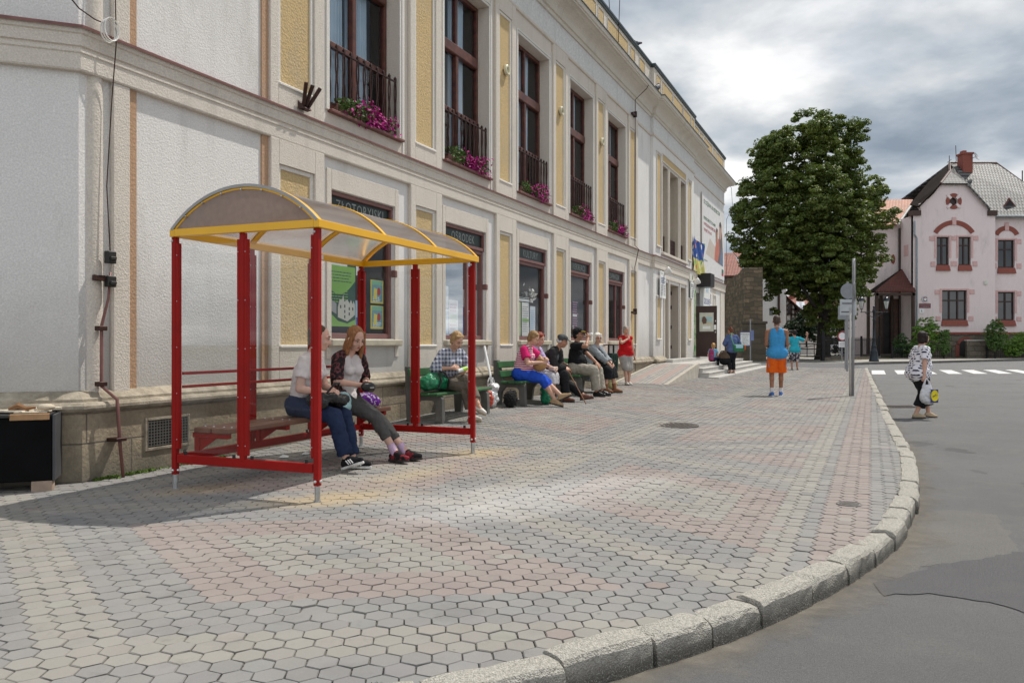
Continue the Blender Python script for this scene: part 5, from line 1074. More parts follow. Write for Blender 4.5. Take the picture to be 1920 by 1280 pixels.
# ------------------------------------------------------------------ posts and signs
M_POLE=simple('grey_post_paint',(.27,.275,.285),.5,.3,.12,6.); M_POLE2=simple('pale_post',(.46,.45,.43),.5,.2,.12,6.); M_SBACK=simple('grey_sign_back',(.24,.25,.27),.5,.3,.1,4.)
p=at(1597,742); e=thing('sign_post','tall grey double sign post near the kerb with signs seen edge on','sign post',(p.x,p.y,0))
m=MB(); m.tube([(.022,0,-.05),(.045,0,3.12)],.032,12); m.build('pole',M_POLE,e,smooth=True); m=MB(); m.tube([(-.042,0,-.05),(-.03,0,2.0)],.024,12); m.build('short_pole',M_POLE2,e,smooth=True)
vd=Vector((p.x,p.y,0)).normalized()
for z0,z1,w in ((2.62,3.10,.46),(2.16,2.56,.40)):
    m=MB(); M_=basis(vd,Vector((vd.y,-vd.x,0)),(0,0,1),(.08,0,0)); m.bbox(-w/2,w/2,.0,.012,z0,z1,.003,M_); m.build('sign_plate',M_SBACK,e)
def rsign(e,r,z,x,mat,y=-.06,t=.01): 
    m=MB(); M_=Matrix.Rotation(R(90),4,'X'); m.lathe([(r*.97,-t/2),(r,-t/4),(r,t/4),(r*.97,t/2)],28,(x,y,z),M_); return m.build('sign_disc',mat,e)
p=at(1588.5,696,.0); e=thing('sign_post','grey post behind the double post carrying a round and a rectangular sign back','sign post',p)
m=MB(); m.tube([(0,0,-.1),(.02,0,3.8)],.045,10); m.build('pole',M_POLE,e); rsign(e,.33,3.40,.02,M_SBACK); m=MB(); m.bbox(-.34,.37,-.075,-.06,2.38,3.05,.003); sp_=m.build('sign_plate',simple('pale_sign_back',(.42,.44,.46),.5,.2,.08),e)
m=MB(); m.box(-.25,.2,-.095,-.076,2.86,2.90); m.box(-.28,.2,-.095,-.076,2.50,2.54); m.build('clamp',simple('dark_clamp',(.08,.08,.09),.5,.5),sp_)
p=at(1580.5,692,.0); e=thing('sign_post','grey post left of the sign backs carrying a plain square sign back','sign post',p); m=MB(); m.tube([(.12,0,-.1),(.12,0,2.9)],.04,10); m.build('pole',M_POLE,e); m=MB(); m.bbox(-.25,.27,-.07,-.055,2.28,2.9,.003); m.build('sign_plate',M_SBACK,e)
p=Vector((1578.5-960,0,0))/1500*50; e=thing('no_entry_sign','round white road sign with red rim over a small plate by the lane','road sign',(p.x,50,0)); m=MB(); m.tube([(0,0,-.1),(0,0,1.95)],.035,8); m.build('pole',M_POLE,e); rsign(e,.285,1.63,0,simple('sign_red',(.42,.02,.03),.4),-.05); rsign(e,.225,1.63,0,simple('sign_white',(.70,.69,.70),.4),-.063)
m=MB(); m.bbox(-.22,.20,-.06,-.045,.95,1.30,.003); pl=m.build('plate',simple('sign_white',(.70,.69,.70),.4),e); m=MB(); 
for z in (1.2,1.12,1.04): m.box(-.15,.13,-.063,-.061,z-.02,z+.02)
m.build('print',grey,pl)
p=Vector(((1407-960)/1500*48.6,48.6,0)); e=thing('parking_sign','white parking notice with blue border on a grey post by the old stone wall','sign',p); m=MB(); m.tube([(0,0,-.1),(0,0,2.65)],.04,10); m.build('pole',M_POLE,e)
m=MB(); m.bbox(-.66,-.02,-.07,-.05,1.02,1.88,.004); b_=m.build('board',simple('sign_blue',(.05,.06,.25),.4),e); m=MB(); m.box(-.62,-.06,-.074,-.071,1.06,1.84); sh_=m.build('sheet',P_('white',(.78,.78,.76)),b_)
def pk(t,z,s_): text_mesh('lettering',t,s_,black,b_,basis((1,0,0),(0,0,1),(0,-1,0),(-.34,-.0765,z)))
pk('PARKING',1.73,.125,); pk('NIESTRZEŻONY',1.60,.06); pk('PŁATNY',1.48,.085); pk('PN-PT 8-16',1.38,.07); pk('SOBOTA 8-14',1.29,.07); pk('OPŁATA U',1.19,.07); pk('PARKINGOWEGO',1.11,.06)
m=MB(); m.bbox(.02,.20,-.03,-.01,1.35,1.98,.004); m.build('narrow_plate',simple('blue_plate',(.16,.20,.38),.4),e)
# street lamp
def lamp(px,Y):
    x=(px-960)/1500*Y; e=thing('street_lamp','dark cast iron street lamp with two lanterns across the road','street lamp',(x,Y,.02)); MI=simple('dark_blue_cast_iron',(.018,.024,.032),.35,.3,.2,10.)
    m=MB(); m.lathe([(.30,0),(.30,.10),(.26,.14),(.25,.35),(.20,.62),(.21,.66),(.16,.70),(.14,.95),(.16,.98),(.11,1.04),(.09,1.4),(.11,1.44),(.085,1.5),(.075,2.6),(.10,2.64),(.075,2.7),(.07,3.15),(.11,3.2),(.07,3.3),(.05,3.42),(.07,3.48),(.02,3.56)],16); m.build('pole',MI,e,smooth=True)
    m=MB(); m.bbox(-.86,.86,-.025,.025,3.13,3.18,.005)
    for s_ in (-1,1): m.tube([(s_*.1,0,2.85),(s_*.35,0,2.95),(s_*.55,0,3.12)],.022,6); m.tube([(s_*.80,0,3.18),(s_*.80,0,3.34)],.022,6)
    m.build('cross_arm',MI,e)
    for s_ in (-1,1):
        m=MB(); m.lathe([(.075,3.32),(.08,3.36),(.06,3.38)],6,(s_*.80,0,0)); m.lathe([(.21,3.86),(.24,3.89),(.12,4.08),(.05,4.12),(.05,4.18),(.01,4.26)],6,(s_*.80,0,0))
        for k in range(6): a=math.pi/3*k; m.bar((s_*.80+.08*math.cos(a),.08*math.sin(a),3.36),(s_*.80+.20*math.cos(a),.20*math.sin(a),3.87),.014,.014)
        l=m.build('lantern',MI,e); m=MB(); m.lathe([(.07,3.37),(.19,3.86)],6,(s_*.80,0,0)); m.build('lantern_glass',simple('milky_glass',(.50,.50,.47),.2,0,.05),l)
lamp(1638.7,51.2)
# ------------------------------------------------------------------ old town wall
def rubble(name,c1,c2,w,h):
    t=NT(name); P=t.sep(); cb=t.N.new('ShaderNodeCombineXYZ'); t.L.new(t.math('ADD',P[0],P[1]),cb.inputs[0]); t.L.new(P[2],cb.inputs[1])
    wv=t.noise(1.6,3); cb2=t.N.new('ShaderNodeVectorMath'); cb2.operation='ADD'; t.L.new(cb.outputs[0],cb2.inputs[0]); sc_=t.N.new('ShaderNodeVectorMath'); sc_.operation='SCALE'; sc_.inputs[3].default_value=.42
    nz=t.N.new('ShaderNodeTexNoise'); nz.inputs['Scale'].default_value=1.4; t.L.new(t.co.outputs['Object'],nz.inputs['Vector']); t.L.new(nz.outputs['Color'],sc_.inputs[0]); t.L.new(sc_.outputs[0],cb2.inputs[1])
    br=t.N.new('ShaderNodeTexBrick'); t.L.new(cb2.outputs[0],br.inputs['Vector']); br.inputs['Scale'].default_value=1; br.inputs['Brick Width'].default_value=w; br.inputs['Row Height'].default_value=h; br.inputs['Mortar Size'].default_value=.022; br.inputs['Bias'].default_value=.1
    br.inputs['Color1'].default_value=(*c1,1); br.inputs['Color2'].default_value=(*c2,1); br.inputs['Mortar'].default_value=(.10,.09,.075,1)
    n=t.noise(3,8,.7); c=t.mix(t.ramp(n,.35,.7,0,.7),br.outputs['Color'],(.10,.085,.065)); t.bump(t.math('ADD',t.math('MULTIPLY',br.outputs['Fac'],-1.),t.math('MULTIPLY',n,1.2)),.9,.05); return t.done(c,.95,0,.1)
e=thing('old_stone_wall','high old town wall of brown rubble stone ending behind the parking notice','stone wall',(15.1,52,0)); m=MB()
r=random.Random(4); n=14; top=[]; dx,dy=.95,11.
V0=[];
for i in range(n+1):
    y=dy*i/n; x=dx*i/n; h=6.05-.25*i/n*2+r.uniform(-.12,.12) if i>1 else 6.1; V0.append((x,y,h))
vs=[];fs=[]
for x,y,h in V0: vs+=[(x,y,-.2),(x,y,h),(x+1.2,y,h+.02),(x+1.2,y,-.2)]
for i in range(n):
    for k in range(3): fs.append((4*i+k,4*i+k+1,4*i+k+5,4*i+k+4))
fs.append((0,1,2,3)); fs.append((4*n+3,4*n+2,4*n+1,4*n)); m.add(vs,fs); m.build('wall',rubble('town_wall_stone',(.27,.20,.125),(.11,.088,.06),.55,.27),e)
m=MB(); m.bbox(.0,1.42,-.02,.5,-.2,2.45,.03); m.bbox(-.05,1.5,-.08,.55,2.45,2.62,.03); m.build('buttress',rubble('buttress_stone',(.13,.105,.075),(.085,.07,.05),.8,.34),e)
# ------------------------------------------------------------------ tiled roofs
def tiles(name,c,c2,rowh=.32,w=.22,gloss=.55,spec=.4,glint=None):
    t=NT(name); u=t.co.outputs['UV']; P=t.sep(u); row=t.math('FRACT',t.math('MULTIPLY',P[1],1/rowh)); colm=t.math('FRACT',t.math('ADD',t.math('MULTIPLY',P[0],1/w),t.math('MULTIPLY',t.math('FLOOR',t.math('MULTIPLY',P[1],1/rowh)),.5)))
    cb=t.N.new('ShaderNodeCombineXYZ'); t.L.new(t.math('FLOOR',t.math('MULTIPLY',P[0],1/w)),cb.inputs[0]); t.L.new(t.math('FLOOR',t.math('MULTIPLY',P[1],1/rowh)),cb.inputs[1]); wn=t.N.new('ShaderNodeTexWhiteNoise'); t.L.new(cb.outputs[0],wn.inputs[0])
    cc=t.mix(wn.outputs[0],c,c2); n=t.noise(.6,6,.65); cc=t.mix(t.ramp(n,.4,.7,0,.5),cc,sc(c,.55)); cc=t.mix(t.ramp(row,.02,.30,.9,0),cc,(.018,.015,.013))
    if glint: cc=t.mix(t.math('MULTIPLY',t.ramp(row,.45,.75,0,.75),t.ramp(t.noise(.9,7,.7),.38,.55)),cc,glint)  # pale rows paint the glint of the tile noses into the colour
    h=t.math('ADD',t.math('MULTIPLY',row,-1.),t.math('MULTIPLY',t.math('POWER',t.math('ABSOLUTE',t.math('SUBTRACT',colm,.5)),2.),-1.6)); t.bump(h,1.,.05); return t.done(cc,gloss,0,spec)
def roofface(mb_list,name,pts,mat,parent,thick=.12):
    """one sloping roof plane, uv in metres along its eave and slope"""
    P=[Vector(p) for p in pts]; n=(P[1]-P[0]).cross(P[2]-P[0]).normalized(); 
    if n.z<0: n=-n
    u=Vector((0,0,1)).cross(n); u=u.normalized() if u.length>1e-4 else Vector((1,0,0)); v=n.cross(u)
    vs=[p for p in P]+[p-n*thick for p in P]; k=len(P); fs=[tuple(range(k)),tuple(range(k,2*k))[::-1]]+[(i,(i+1)%k,(i+1)%k+k,i+k) for i in range(k)]
    me=bpy.data.meshes.new(name); me.from_pydata([tuple(q) for q in vs],[],fs); uv=me.uv_layers.new(name='UV')
    bm=bmesh.new(); bm.from_mesh(me); bmesh.ops.recalc_face_normals(bm,faces=bm.faces); bm.to_mesh(me); bm.free(); uv=me.uv_layers[0]
    for l in me.loops: q=Vector(me.vertices[l.vertex_index].co); uv.data[l.index].uv=(q.dot(u),q.dot(v))
    me.materials.append(mat); return link(bpy.data.objects.new(name,me),parent)
M_TGREY=tiles('weathered_dark_tiles',(.045,.043,.042),(.085,.082,.08),.40,.26,.55,.25,(.20,.197,.19)); M_TRED=tiles('red_clay_tiles',(.30,.085,.045),(.22,.06,.035),.33,.22,.6); M_TORA=tiles('orange_clay_tiles',(.48,.17,.075),(.36,.12,.055),.36,.25,.5)
M_TBRN=tiles('brown_red_tiles',(.15,.045,.032),(.11,.035,.026),.2,.2,.6)
M_PINK=stucco('pink_render',(.85,.725,.71),30,.2,.05); M_PINKBLK=simple('pink_quoin_render',(.62,.40,.38),.9,0,.1,6.); M_BRICK=tiles('red_brick',(.27,.085,.06),(.21,.065,.045),.08,.25,.85,.2)
M_BRICKS=simple('brick_trim',(.25,.075,.055),.85,0,.2,14.,.3,60); M_HW=simple('dark_brown_casement',(.035,.014,.012),.4,0,.2,6.); M_HGLASS=simple('dark_window_pane',(.03,.033,.036),.04,0,.2,1.,spec=.7)
# ------------------------------------------------------------------ pink registry house
HY=63.; K=HY/1500
def hx(px): return (px-960)*K
def hz(py): return 1.2+(643-py)*K
HX0=hx(1712); e=thing('pink_house','large pink rendered house with steep grey tiled roof and brick trimmed windows across the road','house',(HX0,HY,0)); HS=e
X=lambda px: hx(px)-HX0; Z=hz
xr=X(1866); z_sh=Z(404); GD=.0
sl=[(X(1712),Z(404)),(X(1727),Z(404)),(X(1727),Z(392)),(X(1724),Z(388)),(X(1725),Z(382)),(X(1742),Z(372)),(X(1752),Z(362)),(X(1766),Z(343)),(X(1811),Z(343)),(X(1826),Z(356)),(X(1842),Z(376)),(X(1851),Z(385)),(X(1854),Z(391)),(X(1852),Z(404)),(X(1866),Z(404))]
def hole_wall(name,outline,holes,y0,y1,mat,parent):
    """front wall plate with openings, from an outline polygon in x,z"""
    from mathutils.geometry import tessellate_polygon
    loops=[[Vector((x,z,0)) for x,z in outline]]+[[Vector((x,z,0)) for x,z in h] for h in holes]
    tri=tessellate_polygon(loops); flat_=[p for l in loops for p in l]; m=MB()
    m.add([(p.x,y0,p.y) for p in flat_],[tuple(t) for t in tri])
    for l in loops:
        k=len(l); m.add([(p.x,y0,p.y) for p in l]+[(p.x,y1,p.y) for p in l],[(i,(i+1)%k,(i+1)%k+k,i+k) for i in range(k)])
    return m.build(name,mat,parent)
def rect(px0,px1,py0,py1): return [(X(px0),Z(py1)),(X(px1),Z(py1)),(X(px1),Z(py0)),(X(px0),Z(py0))]
cw=lambda cx,cy,r,n=24: [(X(cx)+r*math.cos(2*math.pi*k/n),Z(cy)+r*math.sin(2*math.pi*k/n)) for k in range(n)]
W_L=[(1766,1813,544,600)]; W_U=[(1756,1779.5,444,497),(1797,1820.5,444,497)]
hole_wall('wall',[(X(1712),-.1),(xr,-.1)]+sl[::-1],[rect(*w) for w in W_L+W_U]+[cw(1788,377.5,.33)],0,.3,M_PINK,HS)
x2=X(1990); D1=.7
hole_wall('wall',[(xr,-.1),(x2,-.1),(x2,Z(404)),(xr,Z(404))],[rect(1881,1913,447.5,500.5),rect(1881,1913,546,600),rect(1945,1977,447.5,500.5),rect(1945,1977,546,600)],D1,D1+.3,M_PINK,HS)
m=MB(); m.quad((xr,0,-.1),(xr,D1,-.1),(xr,D1,z_sh),(xr,0,z_sh)); m.quad((0,0,-.1),(0,0,z_sh),(0,12,z_sh),(0,12,-.1)); m.quad((x2,D1,-.1),(x2,D1,z_sh),(x2,12,z_sh),(x2,12,-.1)); m.quad((0,12,-.1),(0,12,z_sh),(x2,12,z_sh),(x2,12,-.1)); m.build('side_wall',M_PINK,HS)
m=MB(); m.box(.3,x2-.3,1.1,1.2,0,z_sh); m.build('dark_core',M_DARK,HS)
def casement(px0,px1,py0,py1,y,cols,tr,sill=True,sy=12.):
    a,b,c,d=X(px0),X(px1),Z(py1),Z(py0); m=MB(); w=.10; yy0,yy1=y+.16,y+.26
    m.box(a,a+w,yy0,yy1,c,d); m.box(b-w,b,yy0,yy1,c,d); m.box(a+w,b-w,yy0,yy1,d-w,d); m.box(a+w,b-w,yy0,yy1,c,c+w)
    for k in range(1,cols): x=a+(b-a)*k/cols; m.box(x-.06,x+.06,yy0-.01,yy1,c+w,d-w)
    zt=c+(d-c)*tr; m.box(a+w,b-w,yy0-.02,yy1,zt-.05,zt+.05)
    f=m.build('window',M_HW,HS); m=MB(); m.box(a+w*.5,b-w*.5,yy0+.05,yy0+.06,c+w*.5,d-w*.5); m.build('pane',M_HGLASS,f)
    m=MB(); h=.45; m.add([(a-.05,y-.16,c-h),(b+.05,y-.16,c-h),(b+.02,y-.03,c),(a-.02,y-.03,c),(a-.05,y,c-h),(b+.05,y,c-h),(b+.02,y+.15,c+.02),(a-.02,y+.15,c+.02)],[(0,1,2,3),(3,2,6,7),(0,4,5,1),(1,5,6,2),(0,3,7,4)]); m.build('sill',M_BRICKS,f)
    m=MB(); q=.17
    for sx,xx in ((-1,a),(1,b)):
        m.box(min(xx,xx+sx*q),max(xx,xx+sx*q),y-.03,y,c+(d-c)*.25,d+.12)
    m.box(a+.001,b-.001,y-.03,y,d+.002,d+.12); m.build('surround',M_PINKBLK,f); return f
for w in W_L: casement(*w,0,3,.66)
for w in W_U: casement(*w,0,2,.70)
for w in ((1881,1913,447.5,500.5),(1881,1913,546,600),(1945,1977,447.5,500.5),(1945,1977,546,600)): casement(*w,D1,2,.66)
def blocks(L,y):
    for cx,cy,w,h in L: m=MB(); m.bbox(X(cx)-w*K/2,X(cx)+w*K/2,y-.05,y+.05,Z(cy)-h*K/2,Z(cy)+h*K/2,.02); m.build('quoin_block',M_PINKBLK,HS)
blocks([(1747,447,9,9),(1788.5,446.5,8,9),(1830,446.5,9,9),(1749.5,495,9,10),(1788.5,494.5,12,10),(1828,494.5,9,10),(1757,547.5,9,9),(1822.5,547,9,9),(1759,597,9,9.5),(1820.5,597,9,9.5)],0)
blocks([(1872.5,450.5,9,9),(1874.5,497,9,10),(1872.5,549,9,9),(1875,597.5,9,9),(1921,450.5,9,9),(1921,497,9,10),(1921,549,9,9),(1921,597.5,9,9)],D1)
def arch(cx,cy,r0,r1,a0,a1,y,n=18,name='brick_arch'):
    m=MB(); P=[]
    for k in range(n+1): a=R(a0+(a1-a0)*k/n); P.append((math.cos(a),math.sin(a)))
    pts=[(X(cx)+c*r1,cy+s_*r1) for c,s_ in P]+[(X(cx)+c*r0,cy+s_*r0) for c,s_ in P[::-1]]
    vs=[(x,y-.05,z) for x,z in pts]+[(x,y+.02,z) for x,z in pts]; k=len(pts); fs=[]
    for i in range(n): fs.append((i,i+1,k-2-i,k-1-i))
    fs+=[(i,(i+1)%k,(i+1)%k+k,i+k) for i in range(k)]; m.add(vs,fs); return m.build(name,M_BRICKS,HS)
def segarch(px0,px1,pyt,pyb,y,th):
    w=(X(px1)-X(px0))/2; h=Z(pyt)-Z(pyb); r=(w*w+h*h)/(2*h); c=(px0+px1)/2; a=math.degrees(math.asin(w/r)); arch(c,Z(pyt)-r,r-th,r,90-a,90+a,y); m=MB(); m.bbox(X(c)-.16,X(c)+.16,y-.09,y+.03,Z(pyt)-th-.02,Z(pyt)+.24,.02); m.build('keystone',M_PINKBLK,HS)
segarch(1750,1827,413,434,0,.36); segarch(1874,1921,421,436,D1,.36); segarch(1938,1985,421,436,D1,.36)
rw=MB()
for k in range(4): arch(1788,Z(377.5),.34,.62,k*90-28,k*90+28,0,8,'round_window_brick')
for k in range(4):
    a=R(45+90*k); m=MB(); M_=Matrix.Translation((X(1788)+.52*math.cos(a),-.03,Z(377.5)+.52*math.sin(a)))@Matrix.Rotation(-a,4,'Y'); m.bbox(-.22,.22,-.04,.04,-.11,.11,.02,M_); m.build('round_window_stone',M_PINK,HS)
m=MB(); M_=Matrix.Rotation(R(90),4,'X'); m.lathe([(.34,-.25),(.34,-.20),(.27,-.18),(.27,-.2)],24,(X(1788),0,Z(377.5)),M_); f=m.build('round_window',M_HW,HS); m=MB(); m.lathe([(.3,-.23),(.3,-.225)],24,(X(1788),0,Z(377.5)),M_); m.build('pane',M_HGLASS,f)
# basement of rubble and brick
M_RUB=rubble('basement_stone',(.22,.18,.14),(.14,.12,.10),.9,.4); m=MB(); m.box(-.06,xr+.06,-.10,-.002,-.1,Z(627)); m.box(xr+.061,x2,D1-.10,D1-.002,-.1,Z(627)); m.build('basement',M_RUB,HS); m=MB(); m.bbox(-.09,xr+.09,-.16,-.0,Z(627)+.002,Z(622.5),.03); m.bbox(xr+.091,x2,D1-.16,D1,Z(627)+.002,Z(622.5),.03); m.build('plinth_band',M_BRICKS,HS)
m=MB(); m.box(X(1797)-.3,X(1797),-.14,-.101,.1,Z(646)); m.box(X(1822),X(1822)+.3,-.14,-.101,.1,Z(646)); m.build('basement_brick',M_BRICKS,HS); m=MB(); m.prism([(X(1797),.2),(X(1822),.2),(X(1822),Z(646)),(X(1818),Z(641)),(X(1809),Z(638.5)),(X(1800),Z(641)),(X(1797),Z(646))],'y',-.13,-.105); m.build('basement_window',M_DARK,HS); arch(1809.5,Z(650),.56,.78,20,160,-.12,10)
# roofs
def RP(px,py,dy): k=(HY+dy)/1500; return ((px-960)*k-HX0,dy,1.2+(643-py)*k)
A1=RP(1780,306,5.6); A2=RP(1867,306,5.6); AR_=RP(1950,366,5.0)
roofface(None,'roof',[RP(1853,403,.2),RP(2010,404,.2),AR_,A2,A1,RP(1788,314,4.4)],M_TGREY,HS)
roofface(None,'roof',[A2,AR_,(AR_[0]+2,11,3.9),(A2[0],11,Z(404))],M_TGREY,HS); roofface(None,'roof',[A1,A2,(A2[0],11,Z(404)),(0,11,Z(404))],M_TGREY,HS)
roofface(None,'roof',[RP(1764,343.5,-.3),RP(1814,343.5,-.3),RP(1781,321,2.0)],M_TGREY,HS)
roofface(None,'roof',[RP(1814,343.5,-.3),RP(1857,390,-.3),RP(1856,400,.3),RP(1788,313,4.5),RP(1781,321,2.0)],M_TGREY,HS)
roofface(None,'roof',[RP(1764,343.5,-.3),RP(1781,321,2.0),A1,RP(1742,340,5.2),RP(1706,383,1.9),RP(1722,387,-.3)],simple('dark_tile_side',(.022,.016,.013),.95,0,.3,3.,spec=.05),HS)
m=MB(); m.box(X(1709),X(1724)+.05,-.18,.5,Z(404.5),Z(395)); m.box(X(1851),X(1868),-.18,.5,Z(404.5),Z(395)); m.build('shoulder_tiles',M_TORA,HS)
m=MB(); m.tube([(xr-.2,D1-.55,Z(405)),(x2+1,D1-.55,Z(405))],.09,8); m.tube([(X(1713),-.15,Z(415)),(X(1713),-.15,Z(440)),(X(1717.5),-.12,Z(447)),(X(1718),-.12,0)],.07,8); m.build('gutter',simple('grey_zinc',(.25,.28,.30),.4,.6),HS)
c0=RP(1806,340,4.0); c1=RP(1824,289,4.0); m=MB(); m.box(c0[0],c1[0],4.0,4.9,c0[2],c1[2]); m.box(c0[0]-.07,c1[0]+.07,3.93,4.97,c1[2],c1[2]+.15); m.box(c0[0]+.1,c0[0]+.4,4.2,4.7,c1[2]+.15,c1[2]+.35); c=m.build('chimney',M_BRICKS,HS)
m=MB(); M_=Matrix.Rotation(R(55),4,'X')@Matrix.Rotation(R(35),4,'Y'); m.lathe([(.02,0),(.2,.03),(.33,.09),(.33,.10),(.2,.04),(.02,.01)],16,RP(1829,293,3.9),M_); m.tube([RP(1823,297,4.05),RP(1829,294,3.95)],.03,5); m.tube([RP(1829,296,3.9),RP(1836,300,3.5)],.02,5); m.build('satellite_dish',simple('grey_dish',(.4,.4,.4),.5),c)
m=MB(); m.tube([RP(1780,322,2.0),RP(1780,292,2.0)],.03,5); m.tube([RP(1776,305,2.),RP(1784,299,2.)],.02,5); m.tube([RP(1793,306,5.6),RP(1792,273,5.6)],.03,5); m.tube([RP(1917,342,5.),RP(1917,320,5.)],.05,5); m.build('antenna',M_HW,HS)
# small roof window
roofface(None,'dormer_roof',[RP(1879,389,.9),RP(1892,371,1.0),RP(1893,369,2.9)],M_TBRN,HS); roofface(None,'dormer_roof',[RP(1907,389,.9),RP(1892,371,1.0),RP(1893,369,2.9)],M_TBRN,HS)
m=MB(); m.add([RP(1881,391,.95),RP(1905,391,.95),RP(1892,373,1.0)],[(0,1,2)]); m.build('dormer_window',M_DARK,HS)
# ridge caps
m=MB(); m.tube([A1,A2],.13,6); m.tube([A2,AR_],.12,6); m.tube([A1,RP(1781,321,2.0),RP(1764,343.5,-.3)],.10,6); m.build('ridge_tiles',simple('ridge_brown',(.13,.08,.065),.6,0,.3,8.),HS)
# left wing and porch
WD=2.2; q0=RP(1640,0,WD)[0]
m=MB(); m.quad((q0,WD,-.1),(0,WD,-.1),(0,WD,RP(0,424,WD)[2]),(q0,WD,RP(0,424,WD)[2])); m.quad((q0,WD,-.1),(q0,WD,RP(0,424,WD)[2]),(q0,9,RP(0,424,WD)[2]),(q0,9,-.1)); m.build('wing_wall',M_PINK,HS)
roofface(None,'wing_roof',[RP(1618,424,1.7),RP(1684,420,1.7),RP(1690,410,2.6),RP(1712,374,7),RP(1625,374,7)],M_TORA,HS)
m=MB(); m.tube([RP(1684,421,1.6),RP(1708,386,4.2)],.11,6); m.build('verge_board',simple('pale_verge',(.45,.44,.42),.6),HS)
m=MB(); a_=RP(1687,428,WD-.15); m.tube([a_,(a_[0],a_[1],0)],.09,8); m.build('downpipe',M_HW,HS)
for k in range(2):
    c_=RP(1664,486,WD); arch(960+(c_[0]+HX0)/K,c_[2],.34,.62,k*180-40,k*180+40,WD,8,'round_window_brick')
m=MB(); a_=RP(1701,470,1.1); m.box(-.03,.05,a_[1]-.35,a_[1]+.35,a_[2]-.45,a_[2]+.45); m.build('quoin_block',M_PINKBLK,HS)
pa,pb,pc,pd=RP(1641,545.5,-.35),RP(1717,545.5,-.35),RP(1700,497,WD-.05),RP(1624,549,1.2)
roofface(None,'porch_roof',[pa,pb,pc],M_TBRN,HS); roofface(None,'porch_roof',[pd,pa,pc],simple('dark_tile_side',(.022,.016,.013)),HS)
M_PT=simple('dark_porch_timber',(.05,.028,.02),.7,0,.3,3.)
for px,y0 in ((1644,-.3),(1712,-.3),(1628,1.8),(1652,1.8),(1672,1.8)): m=MB(); x_=RP(px,0,y0+.1)[0]; m.box(x_-.10,x_+.10,y0,y0+.2,0,pa[2]-.1); m.build('porch_post',M_PT,HS)
m=MB(); m.box(pa[0],pb[0],-.3,-.12,pa[2]-.35,pa[2]-.14); m.build('porch_beam',M_PT,HS)
m=MB(); x0,x1=RP(1652,0,WD)[0],RP(1676,0,WD)[0]; m.box(x0,x1,WD-.06,WD-.01,.3,RP(0,586,WD)[2]); m.build('porch_door',M_DARK,HS); m=MB(); m.bbox(pa[0],-.05,-.3,WD-.02,-.05,.3,.02); m.build('porch_floor',M_RUB,HS)
m=MB(); m.quad((q0,WD-.012,-.05),(-.02,WD-.012,-.05),(-.02,WD-.012,RP(0,560,WD)[2]),(q0,WD-.012,RP(0,560,WD)[2])); m.build('porch_wainscot',simple('brown_porch_boarding',(.12,.07,.05),.8,0,.3,5.),HS)
# plaques
def hplate(name,label,px,py,w,h,mat): 
    p=thing(name,label,'plaque',(HX0+X(px),HY-.01,Z(py))); m=MB(); m.bbox(-w/2,w/2,-.04,0,-h/2,h/2,.01); m.build('board',mat,p); return p
p=thing('emblem','round pale plaque with red shield and white eagle on the pink house','plaque',(HX0+X(1734),HY-.01,Z(561))); m=MB(); m.lathe([(.26,-.0),(.26,.03),(.24,.04)],24,(0,0,0),Matrix.Rotation(R(90),4,'X')); m.build('disc',simple('pale_enamel',(.50,.52,.55),.4),p)
m=MB(); m.prism([(-.15,.17),(.15,.17),(.15,-.06),(.10,-.15),(0,-.18),(-.10,-.15),(-.15,-.06)],'y',-.05,-.041); m.build('shield',simple('shield_red',(.22,.03,.04),.5),p); m=MB(); m.prism([(-.13,.12),(-.05,.03),(-.02,.13),(.02,.13),(.05,.03),(.13,.12),(.12,-.02),(.05,-.06),(.06,-.13),(0,-.11),(-.06,-.13),(-.05,-.06),(-.12,-.02)],'y',-.056,-.051); m.build('eagle',white,p)
p=hplate('name_plaque','maroon plaque with two lines of pale lettering on the pink house',1734,573,.90,.36,simple('maroon_enamel',(.17,.045,.055),.4)); 
for t_,z in (('URZĄD STANU',.085),('CYWILNEGO',-.085)): text_mesh('lettering',t_,.115,P_('grey',(.35,.35,.35)),p,basis((1,0,0),(0,0,1),(0,-1,0),(0,-.043,z)))
p=hplate('number_plaque','small white plate with number six on the pink house',1727.5,583,.36,.36,white); text_mesh('lettering','6',.26,P_('ink',(.03,.03,.05)),p,basis((1,0,0),(0,0,1),(0,-1,0),(0,-.043,0)))
p=hplate('alarm_box','small pale alarm box on the pink house wall',1847.5,530,.26,.30,simple('cream_plastic',(.6,.6,.52),.5)); m=MB(); m.box(-.12,.12,-.09,-.041,-.13,.05); m.build('cover',simple('cream_plastic',(.6,.6,.52),.5),p)
# ------------------------------------------------------------------ buildings far behind the wall and tree
Yb=62; e=thing('red_roof_house','house with red tiled roof just visible behind the old stone wall','house',(0,Yb,0)); bx=lambda px,Y=Yb:(px-960)/1500*Y; bz=lambda py,Y=Yb:1.2+(643-py)/1500*Y
m=MB(); m.box(bx(1250),bx(1392),.3,9,-.1,bz(517)); m.build('wall',simple('dull_render',(.3,.28,.25),.9),e); roofface(None,'roof',[(bx(1240),-.3,bz(517)),(bx(1396),-.3,bz(517)),(bx(1396)+.4,4.5,bz(462)),(bx(1240),4.5,bz(462))],M_TRED,e); roofface(None,'roof',[(bx(1240),9.3,bz(517)),(bx(1396),9.3,bz(517)),(bx(1396)+.4,4.5,bz(462)),(bx(1240),4.5,bz(462))],M_TRED,e)
Yc=78; cx=lambda px:(px-960)/1500*Yc; cz=lambda py:1.2+(643-py)/1500*Yc
e=thing('half_timbered_house','white house with half timbered gable and red roof beyond the gate','house',(0,Yc,0)); M_WR=stucco('white_render_far',(.74,.72,.70),20,.2,.05)
m=MB(); m.box(cx(1400),cx(1474),0,8,-.1,cz(500)); m.build('wall',M_WR,e)
